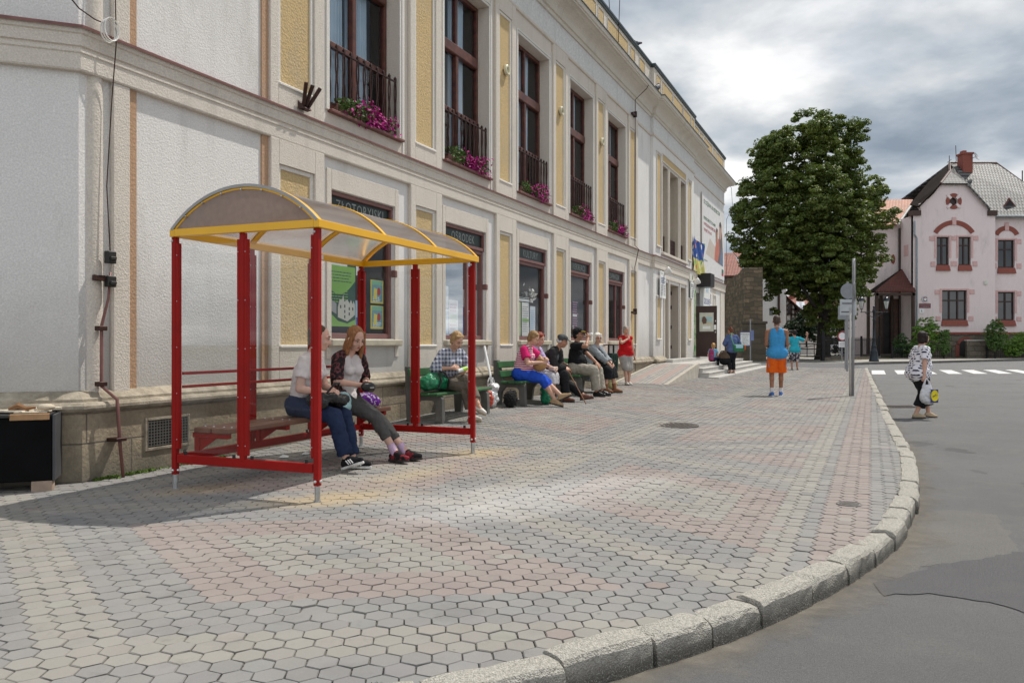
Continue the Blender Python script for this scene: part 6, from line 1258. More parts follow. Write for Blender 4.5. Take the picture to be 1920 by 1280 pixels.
m=MB(); P=[(cx(1474.1),-.1),(cx(1540),-.1),(cx(1540),cz(610)),(cx(1508),cz(592)),(cx(1474.1),cz(555))]; m.prism(P,'y',.4,7.9); m.build('gable_wall',M_WR,e)
roofface(None,'roof',[(cx(1395),-.4,cz(500)),(cx(1476),-.4,cz(500)),(cx(1476),4,cz(462)),(cx(1395),4,cz(462))],M_TRED,e)
roofface(None,'roof',[(cx(1475),.1,cz(553)),(cx(1508),.1,cz(590)),(cx(1545),.1,cz(612)),(cx(1545),8,cz(612)),(cx(1475),8,cz(553))],simple('dark_eaves',(.06,.03,.025),.7),e,.25)
m=MB()
def tb(a,b,c,d,w=.16): m.bar((cx(a),.33,cz(b)),(cx(c),.33,cz(d)),w,.12,Vector((0,1,0)))
tb(1475.5,556,1475.5,602); tb(1475,602,1508,602); tb(1475,589,1508,589); tb(1486,568,1486,602); tb(1493,575,1493,602); tb(1500,582,1500,602); tb(1476,560,1486,568); tb(1476,574,1486,566); tb(1476,580,1500,580); tb(1508,590,1508,602); tb(1493,576,1500,590); tb(1466,606,1540,606,.25)
m.build('timber_framing',simple('dark_timber',(.045,.025,.018),.8),e); m=MB(); m.box(cx(1479),cx(1484.5),.30,.38,cz(588),cz(572)); m.box(cx(1442.5),cx(1449),-.03,.05,cz(591),cz(578)); w_=m.build('window',M_HGLASS,e); m=MB(); m.tube([(cx(1459.5),-.12,cz(500)),(cx(1459.5),-.12,cz(592))],.12,6); m.build('downpipe',M_HW,e)
Yd=92; dx_=lambda px:(px-960)/1500*Yd; dz_=lambda py:1.2+(643-py)/1500*Yd
e=thing('far_red_house','distant house with big brown red roof and skylight behind the tree','house',(0,Yd,0)); m=MB(); m.box(dx_(1480),dx_(1600),0,8,-.1,dz_(600)); m.build('wall',M_WR,e); roofface(None,'roof',[(dx_(1475),-.4,dz_(600)),(dx_(1605),-.4,dz_(600)),(dx_(1590),5,dz_(550)),(dx_(1490),5,dz_(550))],M_TRED,e)
m=MB(); M_=Matrix.Translation((dx_(1503),1.2,dz_(582)+.05)); n=Vector((0,-(dz_(550)-dz_(600)),5.4)).normalized(); up=Vector((0,5.4,dz_(550)-dz_(600))).normalized()
for k in (0,1): m.add([Vector((dx_(1499+6*k),1.0,dz_(583)))+n*.3+up*v*1.9+Vector((u*.62+v*.5,0,0)) for u,v in ((0,0),(1,0),(1,1),(0,1))],[(0,1,2,3)])
m.build('skylight',simple('sky_toned_pane',(.55,.58,.62),.1),e); m=MB(); m.box(dx_(1511),dx_(1517),4.5,5.5,dz_(556),dz_(541)); m.build('chimney',M_BRICKS,e)  # skylight panes coloured pale to stand for reflected sky
# ------------------------------------------------------------------ car in the yard
def car(label,px,Y,rz):
    e=thing('parked_car',label,'car',((px-960)/1500*Y,Y,.02),rz); MC=simple('silver_white_paint',(.55,.57,.60),.25,.1,.04,2.)
    prof=[(-2.15,.35),(-2.2,.62),(-2.1,.88),(-1.95,.95),(-1.75,1.42),(-1.5,1.50),(.1,1.50),(.85,1.0),(1.9,.85),(2.15,.65),(2.15,.35)]
    m=MB(); n=len(prof); vs=[]; 
    for y,k in ((-.82,.0),(-.74,1),(.74,1),(.82,0)):
        for x,z in prof: vs.append((x,y*(1 if z<1.0 else .86),z if not (k==0 and z>1.0) else z-.02))
    fs=[]
    for j in range(3):
        for i in range(n): fs.append((j*n+i,(j+1)*n+i,(j+1)*n+(i+1)%n,j*n+(i+1)%n))
    fs+=[tuple(range(n)),tuple(3*n+i for i in range(n))[::-1]]; m.add(vs,fs); m.build('body',MC,e)
    for s_ in (-1,1):
        m=MB(); y=s_*.755
        for P in ([(-1.72,1.02),(-1.62,1.38),(-.85,1.42),(-.85,1.0)],[(-.78,1.0),(-.78,1.42),(.05,1.42),(.10,1.0)],[(.17,1.0),(.14,1.40),(.62,1.04)]): m.prism(P,'y',min(y,y+.02*s_),max(y,y+.02*s_))
        m.build('side_windows',M_HGLASS,e)
    m=MB(); m.add([(.16,-.62,1.46),(.16,.62,1.46),(.84,.68,1.04),(.84,-.68,1.04)],[(0,1,2,3)]); m.add([(-1.78,-.60,1.38),(-1.78,.60,1.38),(-1.97,.66,.98),(-1.97,-.66,.98)],[(0,1,2,3)]); m.build('windscreen',M_HGLASS,e)
    for x in (-1.35,1.35):
        for s_ in (-1,1): m=MB(); m.lathe([(.18,-.1),(.31,-.1),(.33,-.06),(.33,.06),(.31,.1),(.18,.1)],18,(x,s_*.76,.33),Matrix.Rotation(R(90),4,'X')); w=m.build('wheel',simple('tyre_rubber',(.02,.02,.02),.8),e); m=MB(); m.lathe([(.19,-.105),(.05,-.11),(.05,.11),(.19,.105)],12,(x,s_*.76,.33),Matrix.Rotation(R(90),4,'X')); m.build('rim',M_GALV,w)
    for s_ in (-1,1): m=MB(); m.ball((2.08,s_*.6,.72),(.08,.16,.08)); m.build('headlight',simple('clear_lamp',(.7,.7,.7),.1),e); m=MB(); m.ball((-2.12,s_*.65,.85),(.06,.10,.14)); m.build('tail_light',red_,e)
    m=MB(); m.ball((.3,-.90,1.02),(.08,.10,.07)); m.build('mirror',MC,e)
car('silver white estate car parked in the sunny yard beyond the gate',1518,84,R(8)); car('pale car partly hidden by the tree trunk in the yard',1566,90,R(4))
# ------------------------------------------------------------------ iron fence with gate
MIR=simple('black_iron',(.012,.012,.013),.6,.3)
def fence(label,a,b,h,sp,base=.25):
    a=Vector(a);b=Vector(b); L=(b-a).length; e=thing('iron_fence',label,'fence',a,math.atan2(b.y-a.y,b.x-a.x)); m=MB(); n=int(L/sp)
    for k in range(n+1): x=L*k/n; m.box(x-.012,x+.012,-.012,.012,base,h); m.tube([(x,0,h),(x,0,h+.12)],[.02,.002],4)
    for z in (base+.1,h-.1): m.box(0,L,-.02,.02,z-.02,z+.02)
    m.build('bars',MIR,e); m=MB(); m.box(0,L,-.12,.12,-.1,base-.002); m.build('base_wall',M_RUB,e)
    k=0
    for x in np.arange(0,L+.1,max(2.5,L/ max(1,round(L/3)))): m=MB(); m.bbox(x-.06,x+.06,-.06,.06,0,h+.2,.01); m.build('fence_post',MIR,e)
fence('black iron fence under the tree left of the porch',(20.6,53.2,0),(27.0,58.8,0),1.5,.13); fence('low black iron garden fence in front of the pink house bushes',(28.6,60.2,0),(33.4,60.8,0),.85,.14,.1); fence('low black iron garden fence between the bushes on the right',(36.2,61.,0),(46.,62.,0),.85,.14,.1)
e=thing('iron_gate','black iron yard gate standing between the old wall and the tree','gate',(16.6,53.0,0)); 
for x in (0,4.0): m=MB(); m.bbox(x-.09,x+.09,-.09,.09,0,2.0,.01); m.build('gate_post',MIR,e)
m=MB(); 
for z in (.35,.8,1.15): m.box(.1,3.9,-.02,.02,z-.03,z+.03)
for k in range(9): x=.1+3.8*k/8; m.box(x-.02,x+.02,-.02,.02,.3,1.18)
m.tube([(.1,0,.35),(3.9,0,1.15)],.02,5); m.build('leaf',MIR,e)
# ------------------------------------------------------------------ trees and shrubs
def leaf_mat(name,a,b,tr=.35):
    t=NT(name); c=t.attr('tint'); t.set(t.p.inputs['Base Color'],c); t.p.inputs['Roughness'].default_value=.45; t.p.inputs['Specular IOR Level'].default_value=.4
    N=t.N; tl=N.new('ShaderNodeBsdfTranslucent'); t.L.new(t.mix(1.,c,(1.25,1.35,.5),'MULTIPLY'),tl.inputs[0]); mx=N.new('ShaderNodeMixShader'); mx.inputs[0].default_value=tr; t.L.new(t.p.outputs[0],mx.inputs[1]); t.L.new(tl.outputs[0],mx.inputs[2]); t.L.new(mx.outputs[0],t.out.inputs[0]); return t.m
M_LEAF=leaf_mat('linden_leaves',0,0,.30); M_THUJA=leaf_mat('conifer_sprays',0,0,.2); M_BARK=simple('dark_bark',(.032,.026,.021),.95,0,.35,5.,.8,18)
def leafcloud(blobs,n,size,c1,c2,per=38,crs=.16):
    """leaf-sized faces in clumps through ellipsoid blobs; blobs: (centre, radii)"""
    B=np.array([b[0] for b in blobs],float); Rr=np.array([b[1] for b in blobs],float); w=(Rr[:,0]*Rr[:,1]*Rr[:,2])**(2/3); w/=w.sum()
    ncl=max(20,n//per); bi=rng.choice(len(blobs),ncl,p=w); d=rng.normal(0,1,(ncl,3)); d/=np.linalg.norm(d,axis=1)[:,None]
    rr=np.clip(rng.beta(5,1.3,ncl),.25,1)*rng.uniform(.88,1.06,ncl); cc=B[bi]+d*Rr[bi]*rr[:,None]
    ci=rng.integers(0,ncl,n); cr=np.cbrt(np.mean(Rr**3))*crs*rng.uniform(.6,1.35,(ncl,1))[ci]
    e=rng.normal(0,1,(n,3)); e/=np.linalg.norm(e,axis=1)[:,None]; e[:,2]=np.where(e[:,2]<-.2,e[:,2]*.45,e[:,2])
    C=cc[ci]+e*np.array([1,1,.72])*cr*(.55+.45*rng.random((n,1))**.5)*1.45
    nm=d[ci]*.3+e*.6+np.array([0,0,.6]); V,F=leafquads(C,size,.5,nm); shade=rng.uniform(0,1,(ncl,1))[ci]*.55+rng.uniform(0,1,(n,1))*.45
    col=np.array(c1)*(1-shade)+np.array(c2)*shade; return V,F,np.c_[col,np.ones(n)]
def tree():
    Y=57.; k=Y/1500; px=lambda x:(x-960)*k; pz=lambda y:1.2+(643-y)*k; e=thing('linden_tree','huge dark green leafy tree standing between the long building and the pink house','tree',(px(1543),Y,0)); ox=px(1543)
    S=[(1488,258,42,34),(1530,254,42,34),(1572,254,44,36),(1592,270,24,46),(1452,276,36,34),(1450,292,34,36),(1422,312,22,24),(1530,315,62,50),(1588,325,34,48),(1430,355,46,42),(1500,375,75,60),(1598,380,42,52),(1636,350,22,30),(1402,400,32,36),(1455,430,64,60),(1555,430,78,68),(1632,400,30,50),(1386,450,27,34),(1440,490,52,42),(1520,490,70,54),(1600,480,56,52),(1640,450,20,42),(1405,486,24,20),(1470,520,44,28),(1545,530,56,40),(1618,515,26,24),(1446,548,9,30),(1456,585,10,10),(1500,545,28,20),(1590,550,36,22),(1552,572,34,40),(1610,556,16,14),(1524,590,20,26),(1578,595,22,26),(1550,612,26,20),(1505,440,60,60),(1560,520,60,40)]
    blobs=[]
    for x,y,rx,ry in S:
        f=max(.35,1-((x-1530)/190)**2)
        rx*=.90; ry*=.90
        blobs.append(((px(x)-ox+rng.normal(0,.12),0,pz(y)),(rx*k,max(.9,rx*k*.8),ry*k)))
        for dy in ((-1,1) if rx>26 else ()):
            blobs.append(((px(x)*.985+px(1530)*.015-ox+rng.normal(0,.2),dy*2.3*f+rng.normal(0,.5),pz(y)+rng.normal(0,.15)),(rx*k*(1 if dy==0 else .85),max(.9,rx*k*.8),ry*k*(1 if dy==0 else .9))))
    V,F,c=leafcloud(blobs,270000,.104,(.045,.082,.017),(.19,.225,.05),80,.16); npmesh('crown',V,F,M_LEAF,e,c)
    m=MB(); m.tube([(0,0,-.1),(.02,0,.5),(.05,.0,2.2),(.2,.1,4),(.1,.2,7),(-.2,.1,10),(0,0,13)],[.66,.5,.42,.4,.3,.2,.06],12)
    r=random.Random(8)
    for q in range(16):
        z=r.uniform(2.6,9); a=r.uniform(0,6.28); L=r.uniform(3,5.2); p=Vector((.1,0,z)); d=Vector((math.cos(a)*1.1,math.sin(a)*.7,r.uniform(.3,.9))); m.tube([p,p+d*L*.35,p+d*L*.7+Vector((0,0,.4)),p+d*L+Vector((0,0,.9))],[.20,.14,.08,.02],7)
    m.build('trunk',M_BARK,e,smooth=True)
tree()
def shrub(label,px,Y,blobs,n,size,c1,c2,name='shrub',cat='shrub',stem=True,z0=.1):
    x=(px-960)/1500*Y; e=thing(name,label,cat,(x,Y,z0)); V,F,c=leafcloud(blobs,int(n*1.7),size*.72,c1,c2,30,.10); npmesh('foliage',V,F,M_THUJA,e,c); m=MB(); 
    for a in (0,2,4): m.tube([(0,0,-.1),(.1*math.cos(a),.1*math.sin(a),blobs[0][0][2]*.8)],[.07,.03],6)
    m.build('stem',M_BARK,e)
q=Y_=60.5; kk=q/1500
shrub('tall loose conifer bush behind the walking woman',1734,61,[((0,0,1.3),(1.0,.8,.9)),((.1,0,2.3),(.85,.7,.9)),((-.5,0,1.9),(.6,.5,.6)),((.6,0,2.0),(.6,.5,.6)),((0,0,.6),(.9,.7,.6))],9000,.075,(0.090,0.211,0.037),(0.233,0.372,0.059))
shrub('rounded dark bush left of the tall conifer bush',1690,61,[((0,0,1.0),(.62,.55,.9)),((0,0,.6),(.65,.55,.6))],3500,.07,(0.037,0.090,0.030),(0.082,0.163,0.047)); shrub('low mid green bush below the tall conifer bush',1708,60.5,[((0,0,.55),(.75,.6,.55)),((.3,0,.8),(.5,.4,.4))],3000,.07,(0.060,0.135,0.030),(0.140,0.233,0.047))
shrub('clipped upright conifer on the right of the walking woman',1770,60.5,[((0,0,1.35),(.52,.45,.75)),((0,0,.7),(.50,.45,.6)),((.05,0,1.75),(.42,.4,.4))],4500,.06,(0.090,0.187,0.054),(0.174,0.279,0.070)); 
shrub('big egg shaped clipped conifer beside the basement steps',1866,60.5,[((0,0,1.7),(.82,.7,1.0)),((0,0,2.2),(.6,.5,.75)),((0,0,1.0),(.6,.5,.6))],7000,.065,(0.060,0.135,0.037),(0.140,0.233,0.051)); shrub('wide rounded conifer bush at the right edge of the garden',1905,61.2,[((0,0,1.0),(1.1,.8,.9)),((.6,0,1.2),(.9,.7,.8)),((-.4,0,.6),(.7,.6,.6))],7500,.07,(0.106,0.225,0.037),(0.233,0.372,0.065)); shrub('tall grey green bush standing behind the fence at the picture edge',1968,61.5,[((0,0,1.2),(1.2,.8,1.1))],4000,.07,(0.090,0.181,0.045),(0.186,0.302,0.070))
shrub('tall dark evergreen mass behind the porch of the pink house',1610,72,[((0,0,3.2),(2.6,1.5,3.4)),((1.2,0,2.2),(1.8,1.4,2.4)),((-1.6,0,1.8),(1.8,1.4,2.2))],9000,.16,(.010,.022,.010),(.028,.05,.018),z0=.1)
shrub('dark spreading yew like bush beyond the gate under the tree',1512,66,[((0,0,1.6),(1.6,1.2,1.1)),((-.8,0,1.2),(1.2,.9,.9)),((.9,0,1.1),(1.3,.9,.9)),((-.2,0,2.5),(.7,.6,.5))],8000,.10,(.012,.032,.012),(.035,.07,.022),z0=1.0)
m=MB(); m.add([(28.2,59.6,.03),(60,66,.03),(60,72,.10),(28,63,.10)],[(0,1,2,3)]); o=m.build('garden_ground',soil()); o['kind']='structure'
# low garden wall by the basement window
e=thing('garden_wall','low grey stone wall by the basement window of the pink house','wall',((1838-960)/1500*61.6,61.6,0)); m=MB(); m.bbox(-1.1,1.1,-.15,.15,-.1,1.35,.03); m.build('stone',M_RUB,e); m=MB(); m.bbox(-1.15,1.15,-.2,.2,1.352,1.45,.02); m.build('cap',M_STEP,e)
# ------------------------------------------------------------------ people
def skin(c): 
    t=NT('skin'); n=t.noise(9,4); n2=t.noise(60,3); col=t.mix(t.ramp(n,.35,.65),sc(c,.88),(min(1,c[0]*1.12),c[1]*1.0,c[2]*.96)); t.bump(n2,.08,.002); t.p.inputs['Subsurface Weight'].default_value=.08; t.p.inputs['Subsurface Radius'].default_value=(.02,.008,.004); return t.done(col,.5,0,.35)
SK=skin((.56,.345,.255)); SKT=skin((.40,.22,.145)); SKP=skin((.60,.39,.31))
def cloth(name,c,var=.2,fold=.5): return simple(name,c,.85,0,var,7.,fold,22,.15)
def hairmat(name,c):
    t=NT(name); w=t.noise(14,3,.6,t.map((6,6,.7))); return_c=t.mix(t.ramp(w,.3,.7),sc(c,.55),sc(c,1.45)); t.bump(w,.6,.01); return t.done(return_c,.55,0,.2)
M_EYE=simple('eye_dark',(.02,.014,.012),.2); M_EYEW=simple('eye_white',(.62,.60,.58),.3); M_LIP=simple('lips',(.36,.12,.10),.5); M_BROW=simple('brow_hair',(.10,.06,.035),.8)
class Prims:
    def __init__(s): s.mb=MB()
    def cone(s,a,b,r0,r1,flat0=False,flat1=False):
        a=Vector(a);b=Vector(b)
        if (b-a).length<1e-5: s.mb.ball(a,max(r0,r1)); return s
        s.mb.tube([a,b],[r0,r1],14)
        if not flat0: s.mb.ball(a,r0,None,14,8)
        if not flat1: s.mb.ball(b,r1,None,14,8)
        return s
    def ell(s,c,r,M=None): s.mb.ball(c,r,M,16,10); return s
    def build(s,name,mat,parent,voxel=.009,smooth=4,disp=0):
        o=s.mb.build(name,mat,parent); md=o.modifiers.new('r','REMESH'); md.mode='VOXEL'; md.voxel_size=voxel; md.use_smooth_shade=True
        if smooth: md=o.modifiers.new('s','SMOOTH'); md.factor=.5; md.iterations=smooth
        if disp:
            tx=bpy.data.textures.get('folds') or bpy.data.textures.new('folds','CLOUDS'); tx.noise_scale=.055; md=o.modifiers.new('d','DISPLACE'); md.texture=tx; md.strength=disp; md.mid_level=.5; md.texture_coords='LOCAL'
        PEND.append(o); return o
def ik(a,t,l1,l2,hint):
    a=Vector(a);t=Vector(t);d=t-a; L=min(d.length,(l1+l2)*.999); d=d.normalized(); t=a+d*L
    x=(l1*l1-l2*l2+L*L)/(2*L); h=math.sqrt(max(0,l1*l1-x*x)); hv=Vector(hint); hv=hv-d*hv.dot(d); hv=hv.normalized() if hv.length>1e-5 else Vector((0,0,1))
    return a+d*x+hv*h,t
def hand_prims(P,w,d,n,side,k,curl=35,spread=.35,thumb=35):
    """w wrist, d along the hand, n palm normal, side: +1 thumb towards d x n"""
    d=Vector(d).normalized(); n=Vector(n); n=(n-d*n.dot(d)).normalized(); t=d.cross(n)*side
    P.cone(w-d*.01*k,w+d*.05*k,.024*k,.026*k)
    for i,(f,ln) in enumerate(((.036,.92),(.012,1.),(-.012,.95),(-.034,.76))):
        b=w+d*.085*k+t*f*k*.92-d*abs(f-.01)*.12; P.cone(w+d*.02*k+t*f*.5*k,b,.015*k,.0125*k)
        a=0; p=b; dv=(d+t*f*spread*6*.3).normalized()
        for j,l in enumerate((.043,.027,.022)):
            a+=R(curl*(.75 if j==0 else 1.)+i*3); q=p+(dv*math.cos(a)+n*math.sin(a))*l*ln*k; P.cone(p,q,(.0098-.0008*j)*k,(.0092-.0009*j)*k); p=q
    b=w+d*.028*k+t*.026*k; q=b+(d*.6+t*.75+n*.35).normalized()*.042*k; P.cone(b,q,.0145*k,.011*k); c=R(thumb); q2=q+(d*math.cos(c*.6)+t*.35+n*math.sin(c)).normalized()*.034*k; P.cone(q,q2,.0105*k,.0085*k)
def person(label,loc,yaw,H=1.66,fem=True,fat=1.,pelvis=(0,0,.90),lean=4,slouch=0,twist=0,tilt=0,head=(0,0),neck=8,
           hands=((.12,.22,.80),(.12,-.22,.80)),elb=((-.6,.5,-.2),(-.6,-.5,-.2)),palms=((0,-1,0),(0,1,0)),curls=(35,35),hdir=(None,None),
           feet=((0,.10,.08),(0,-.10,.08)),knee=((1,.15,0),(1,-.15,0)),fdir=(0,0),fpitch=(0,0),
           skinm=None,top=None,bottom=None,skirt=None,shoe=None,sock=None,hair=None,face=True,voxel=.0075,coat=None,sleeves=None,cat='person',bare=0.,hem=.07):
    k=H/1.68; skinm=skinm or SK; e=thing('person',label,cat,loc,R(yaw)); V=Vector
    p=V(pelvis); la=R(lean); u=V((math.sin(la),math.sin(R(tilt)),math.cos(la))).normalized()
    tw=R(twist); sd_=V((-math.sin(tw),math.cos(tw),0)); fw=V((math.cos(tw),math.sin(tw),0)); fw=(fw-u*fw.dot(u)).normalized()
    waist=p+u*.13*k; la2=R(lean+slouch); u2=V((math.sin(la2),math.sin(R(tilt)),math.cos(la2))).normalized(); fw2=(fw-u2*fw.dot(u2)).normalized()
    chest=waist+u2*.19*k; nb=chest+u2*.185*k; sw=(.160 if fem else .190)*k*(1+.25*(fat-1))
    sh=[nb-u2*.055*k+sd_*sw, nb-u2*.055*k-sd_*sw]
    ln=R(lean+slouch+neck); hu0=V((math.sin(ln),math.sin(R(tilt)),math.cos(ln))).normalized(); hb=nb+hu0*.075*k
    hy,hp=R(head[0])+tw,R(head[1]); hf=V((math.cos(hy)*math.cos(hp),math.sin(hy)*math.cos(hp),-math.sin(hp))); hl=V((-math.sin(hy),math.cos(hy),0)); hu=hf.cross(hl).normalized()
    hc=hb+hu*.095*k+hf*.022*k; HM=Matrix((hf,hl,hu)).transposed()
    hk=k if H>1.4 else k*1.18
    h3=lambda x,y,z: hc+(hf*x+hl*y+hu*z)*hk
    hips=[p+V((0,1,0))*.085*k*(1+.2*(fat-1)),p-V((0,1,0))*.085*k*(1+.2*(fat-1))]
    ua,fa,th_,sn=.275*k,.245*k,.425*k,.415*k
    EL=[];HT=[];KN=[];AN=[]
    for i in (0,1):
        a,b=ik(sh[i],hands[i],ua,fa,elb[i]); EL.append(a);HT.append(b)
        a,b=ik(hips[i],feet[i],th_,sn,knee[i]); KN.append(a);AN.append(b)
    def torso(P,pad,f=fat,hp=None,shl=True):
        hp=pad if hp is None else hp
        P.cone(hips[0],hips[1],.105*k*f+hp,.105*k*f+hp); P.ell(p-V((.02*k,0,0)),((.112*k*f+hp),.148*k*f+hp,.10*k+hp))
        P.cone(p+u*.03*k,waist,.115*k*f+pad,.10*k*f+pad); 
        for s_ in (-1,1):
            P.cone(waist+sd_*s_*.045*k*f,chest+sd_*s_*.06*k,.095*k*f+pad,.102*k*(.6+.4*f)+pad); P.cone(chest+sd_*s_*.06*k,nb-u2*.06*k+sd_*s_*.075*k,.102*k*(.6+.4*f)+pad,.068*k+pad)
            if shl: P.cone(nb-u2*.02*k+sd_*s_*.04*k,sh[0 if s_>0 else 1],.046*k+pad*.7,.052*k+pad*.7)
            else: P.cone(nb-u2*.02*k+sd_*s_*.05*k,nb-u2*.04*k+sd_*s_*.085*k,.044*k+pad*.7,.046*k+pad*.6)
            if fem: P.ell(chest+u2*.015*k+sd_*s_*.068*k+fw2*(.075*k+.02*(f-1)),(.062*k*(.5+.5*f)+pad,)*3)
        if f>1.12: P.ell(waist+fw*.05*k+u*.0,(.13*k*f+pad,.14*k*f+pad,.13*k*f+pad))
    B=Prims(); torso(B,0)
    B.cone(nb-hu0*.03*k,hb+hu*.02*k,.056*k*(.7+.3*fat),.049*k*(.7+.3*fat)); ff=.9+.1*fat
    B.ell(h3(-.012,0,.035),(.098*hk,.077*hk*ff,.092*hk),HM); B.ell(h3(.022,0,-.02),(.070*hk,.063*hk*ff,.085*hk),HM); B.ell(h3(.046,0,-.082),(.034*hk,.036*hk*ff,.030*hk),HM); B.cone(h3(.0,.03,-.07),h3(.045,.012,-.088),.03*hk,.022*hk); B.cone(h3(.0,-.03,-.07),h3(.045,-.012,-.088),.03*hk,.022*hk)
    B.cone(h3(.088,0,.018),h3(.106,0,-.026),.010*hk,.0135*hk); B.ell(h3(.094,0,-.03),(.012*hk,.018*hk,.009*hk),HM)
    for s_ in (-1,1): B.ell(h3(-.008,s_*.078*ff,-.008),(.020*hk,.010*hk,.032*hk),HM); B.ell(h3(.058,s_*.040,-.028),(.026*hk,.024*hk,.022*hk),HM); B.cone(h3(.083,s_*.014,.030),h3(.072,s_*.05,.030),.012*hk,.010*hk)
    B.cone(h3(.082,-.018,-.058),h3(.082,.018,-.058),.011*hk,.011*hk)
    for i in (0,1):
        s_=1 if i==0 else -1; af=.75+.25*fat; B.cone(sh[i],EL[i],.050*k*af,.040*k*af); B.cone(EL[i],HT[i],.040*k*af,.026*k*(.8+.2*fat)); B.ell(EL[i]*.72+HT[i]*.28,(.041*k*af,)*3)
        if not fem: B.ell(sh[i]*.5+EL[i]*.5,(.05*k,)*3)
        d=V(hdir[i]) if hdir[i] is not None else (HT[i]-EL[i]).normalized(); pn=V(palms[i]); tside=-1 if i==0 else 1
        hand_prims(B,HT[i],d,pn,tside,k*(1 if fem else 1.08),curls[i])
        B.cone(hips[i],KN[i],.090*k*fat,.056*k*af); B.cone(KN[i],AN[i],.054*k*af,.036*k*af)
        cd=(AN[i]-KN[i]).normalized(); bk=-(V((1,0,0))-cd*cd.x); bk=bk.normalized() if bk.length>.1 else V((0,0,-1)); B.ell(KN[i]*.68+AN[i]*.32+bk*.012*k,(.054*k*af,.054*k*af,.075*k))
    TO=[]
    for i in (0,1):
        fy=R(fdir[i]); fpz=R(fpitch[i]); fd=V((math.cos(fy)*math.cos(fpz),math.sin(fy)*math.cos(fpz),math.sin(fpz))); fu=V((-math.cos(fy)*math.sin(fpz),-math.sin(fy)*math.sin(fpz),math.cos(fpz))); TO.append((fd,fu))
        sole=AN[i]-fu*.055*k; B.cone(AN[i],sole-fd*.035*k+fu*.01,.036*k,.028*k); B.cone(AN[i]-fu*.01,sole+fd*.10*k,.034*k,.026*k); B.cone(sole-fd*.03*k,sole+fd*.10*k,.026*k,.026*k); B.cone(sole+fd*.10*k,sole+fd*.155*k-fu*.005,.028*k,.018*k)
    B.build('body',skinm,e,voxel,3)
    # ---- clothing
    def sleeve(P,fr,pad,fl=0):
        for i in (0,1):
            af=.75+.25*fat
            P.cone(sh[i],sh[i].lerp(EL[i],min(1,fr)),.052*k*af+pad,(.045 if fr<1 else .042)*k*af+pad+fl,False,fr<1)
            if fr>1: P.cone(EL[i],EL[i].lerp(HT[i],fr-1),.042*k*af+pad,(.034 if fr>1.6 else .037)*k+pad+fl,False,True)
    def legs(P,fr,pad,fl=0):
        P.cone(hips[0],hips[1],.108*k*fat+pad,.108*k*fat+pad); P.ell(p-V((.022*k,0,0)),(.114*k*fat+pad,.150*k*fat+pad,.10*k+pad)); P.cone(p,p+u*.10*k,.115*k*fat+pad,.105*k*fat+pad,False,True)
        for i in (0,1):
            af=.75+.25*fat; P.cone(hips[i],hips[i].lerp(KN[i],min(1,fr)),.094*k*fat+pad,(.062 if fr>=1 else .07)*k*af+pad+(fl if fr<=1 else fl*.6),False,fr<1)
            if fr>1: P.cone(KN[i],KN[i].lerp(AN[i],fr-1),.060*k*af+pad+fl*.6,(.050)*k*af+pad+fl,False,True); P.ell(KN[i].lerp(AN[i],.3)-V((.01,0,0)),(.058*k*af+pad,)*3)
    if bottom: mat,pad,fr,fl=bottom; P=Prims(); legs(P,fr,pad,fl); P.build('trousers' if fr>1.4 else 'shorts',mat,e,.010,4,.022)
    if top:
        mat,pad,fr,fl=top; P=Prims(); bp=(bottom[1]+bottom[3]*.3 if bottom else skirt[1] if skirt else 0)+.010; torso(P,pad,fat,bp+.004 if pelvis[2]>.7 else bp-.020,fr>0)
        for s_ in ((-1,1) if pelvis[2]>.7 else ()): P.cone(p+V((-.02*k,s_*.07*k,0)),p+V((-.02*k,s_*.075*k,0))-u*hem*k,.115*k*fat+bp,.116*k*fat+bp,False,True)
        if fr>0 and sleeves is None: sleeve(P,fr,pad,fl)
        P.build('shirt',mat,e,.010,4,.022)
        if sleeves: P=Prims(); sleeve(P,fr,pad+.004,fl); P.build('sleeves',sleeves,e,.010,4,.008)
    if coat:
        mat,pad,fr,fl,hem=coat; P=Prims(); sleeve(P,fr,pad,fl)
        for s_ in (-1,1):
            P.cone(waist+sd_*s_*.055*k*fat-fw*.02,chest+sd_*s_*.07*k-fw2*.015,.095*k*fat+pad,.10*k+pad); P.cone(chest+sd_*s_*.07*k-fw2*.015,nb-u2*.05*k+sd_*s_*.08*k-fw2*.01,.10*k+pad,.066*k+pad); P.cone(nb-u2*.02*k+sd_*s_*.045*k-fw2*.012,sh[0 if s_>0 else 1],.045*k+pad,.05*k+pad)
            P.cone(waist+sd_*s_*.06*k*fat-fw*.02,p+sd_*s_*.085*k*fat-V((.02,0,hem)),.10*k*fat+pad,.105*k*fat+pad,False,True)
        P.build('cardigan' if fem else 'jacket',mat,e,.010,4,.022)
    if skirt:
        mat,pad,fr=skirt; P=Prims(); P.cone(hips[0],hips[1],.112*k*fat+pad,.112*k*fat+pad); P.cone(p,p+u*.09*k,.118*k*fat+pad,.108*k*fat+pad,False,True); mid=[]
        for i in (0,1): 
            kn=hips[i].lerp(KN[i],min(1,fr)); P.cone(hips[i],kn,.098*k*fat+pad,.075*k*fat+pad,False,fr<1); mid.append(kn)
            if fr>1: P.cone(KN[i],KN[i].lerp(AN[i],fr-1),.075*k*fat+pad,.08*k*fat+pad,False,True)
        m0=(hips[0]+hips[1])/2; m1=(mid[0]+mid[1])/2; P.cone(m0,m1,.09*k*fat+pad,.075*k*fat+pad,False,fr<1)
        if fr>1: q=(KN[0].lerp(AN[0],fr-1)+KN[1].lerp(AN[1],fr-1))/2; P.cone(m1,q,.075*k*fat+pad,.08*k*fat+pad,False,True)
        P.build('skirt',mat,e,.011,5,.012)
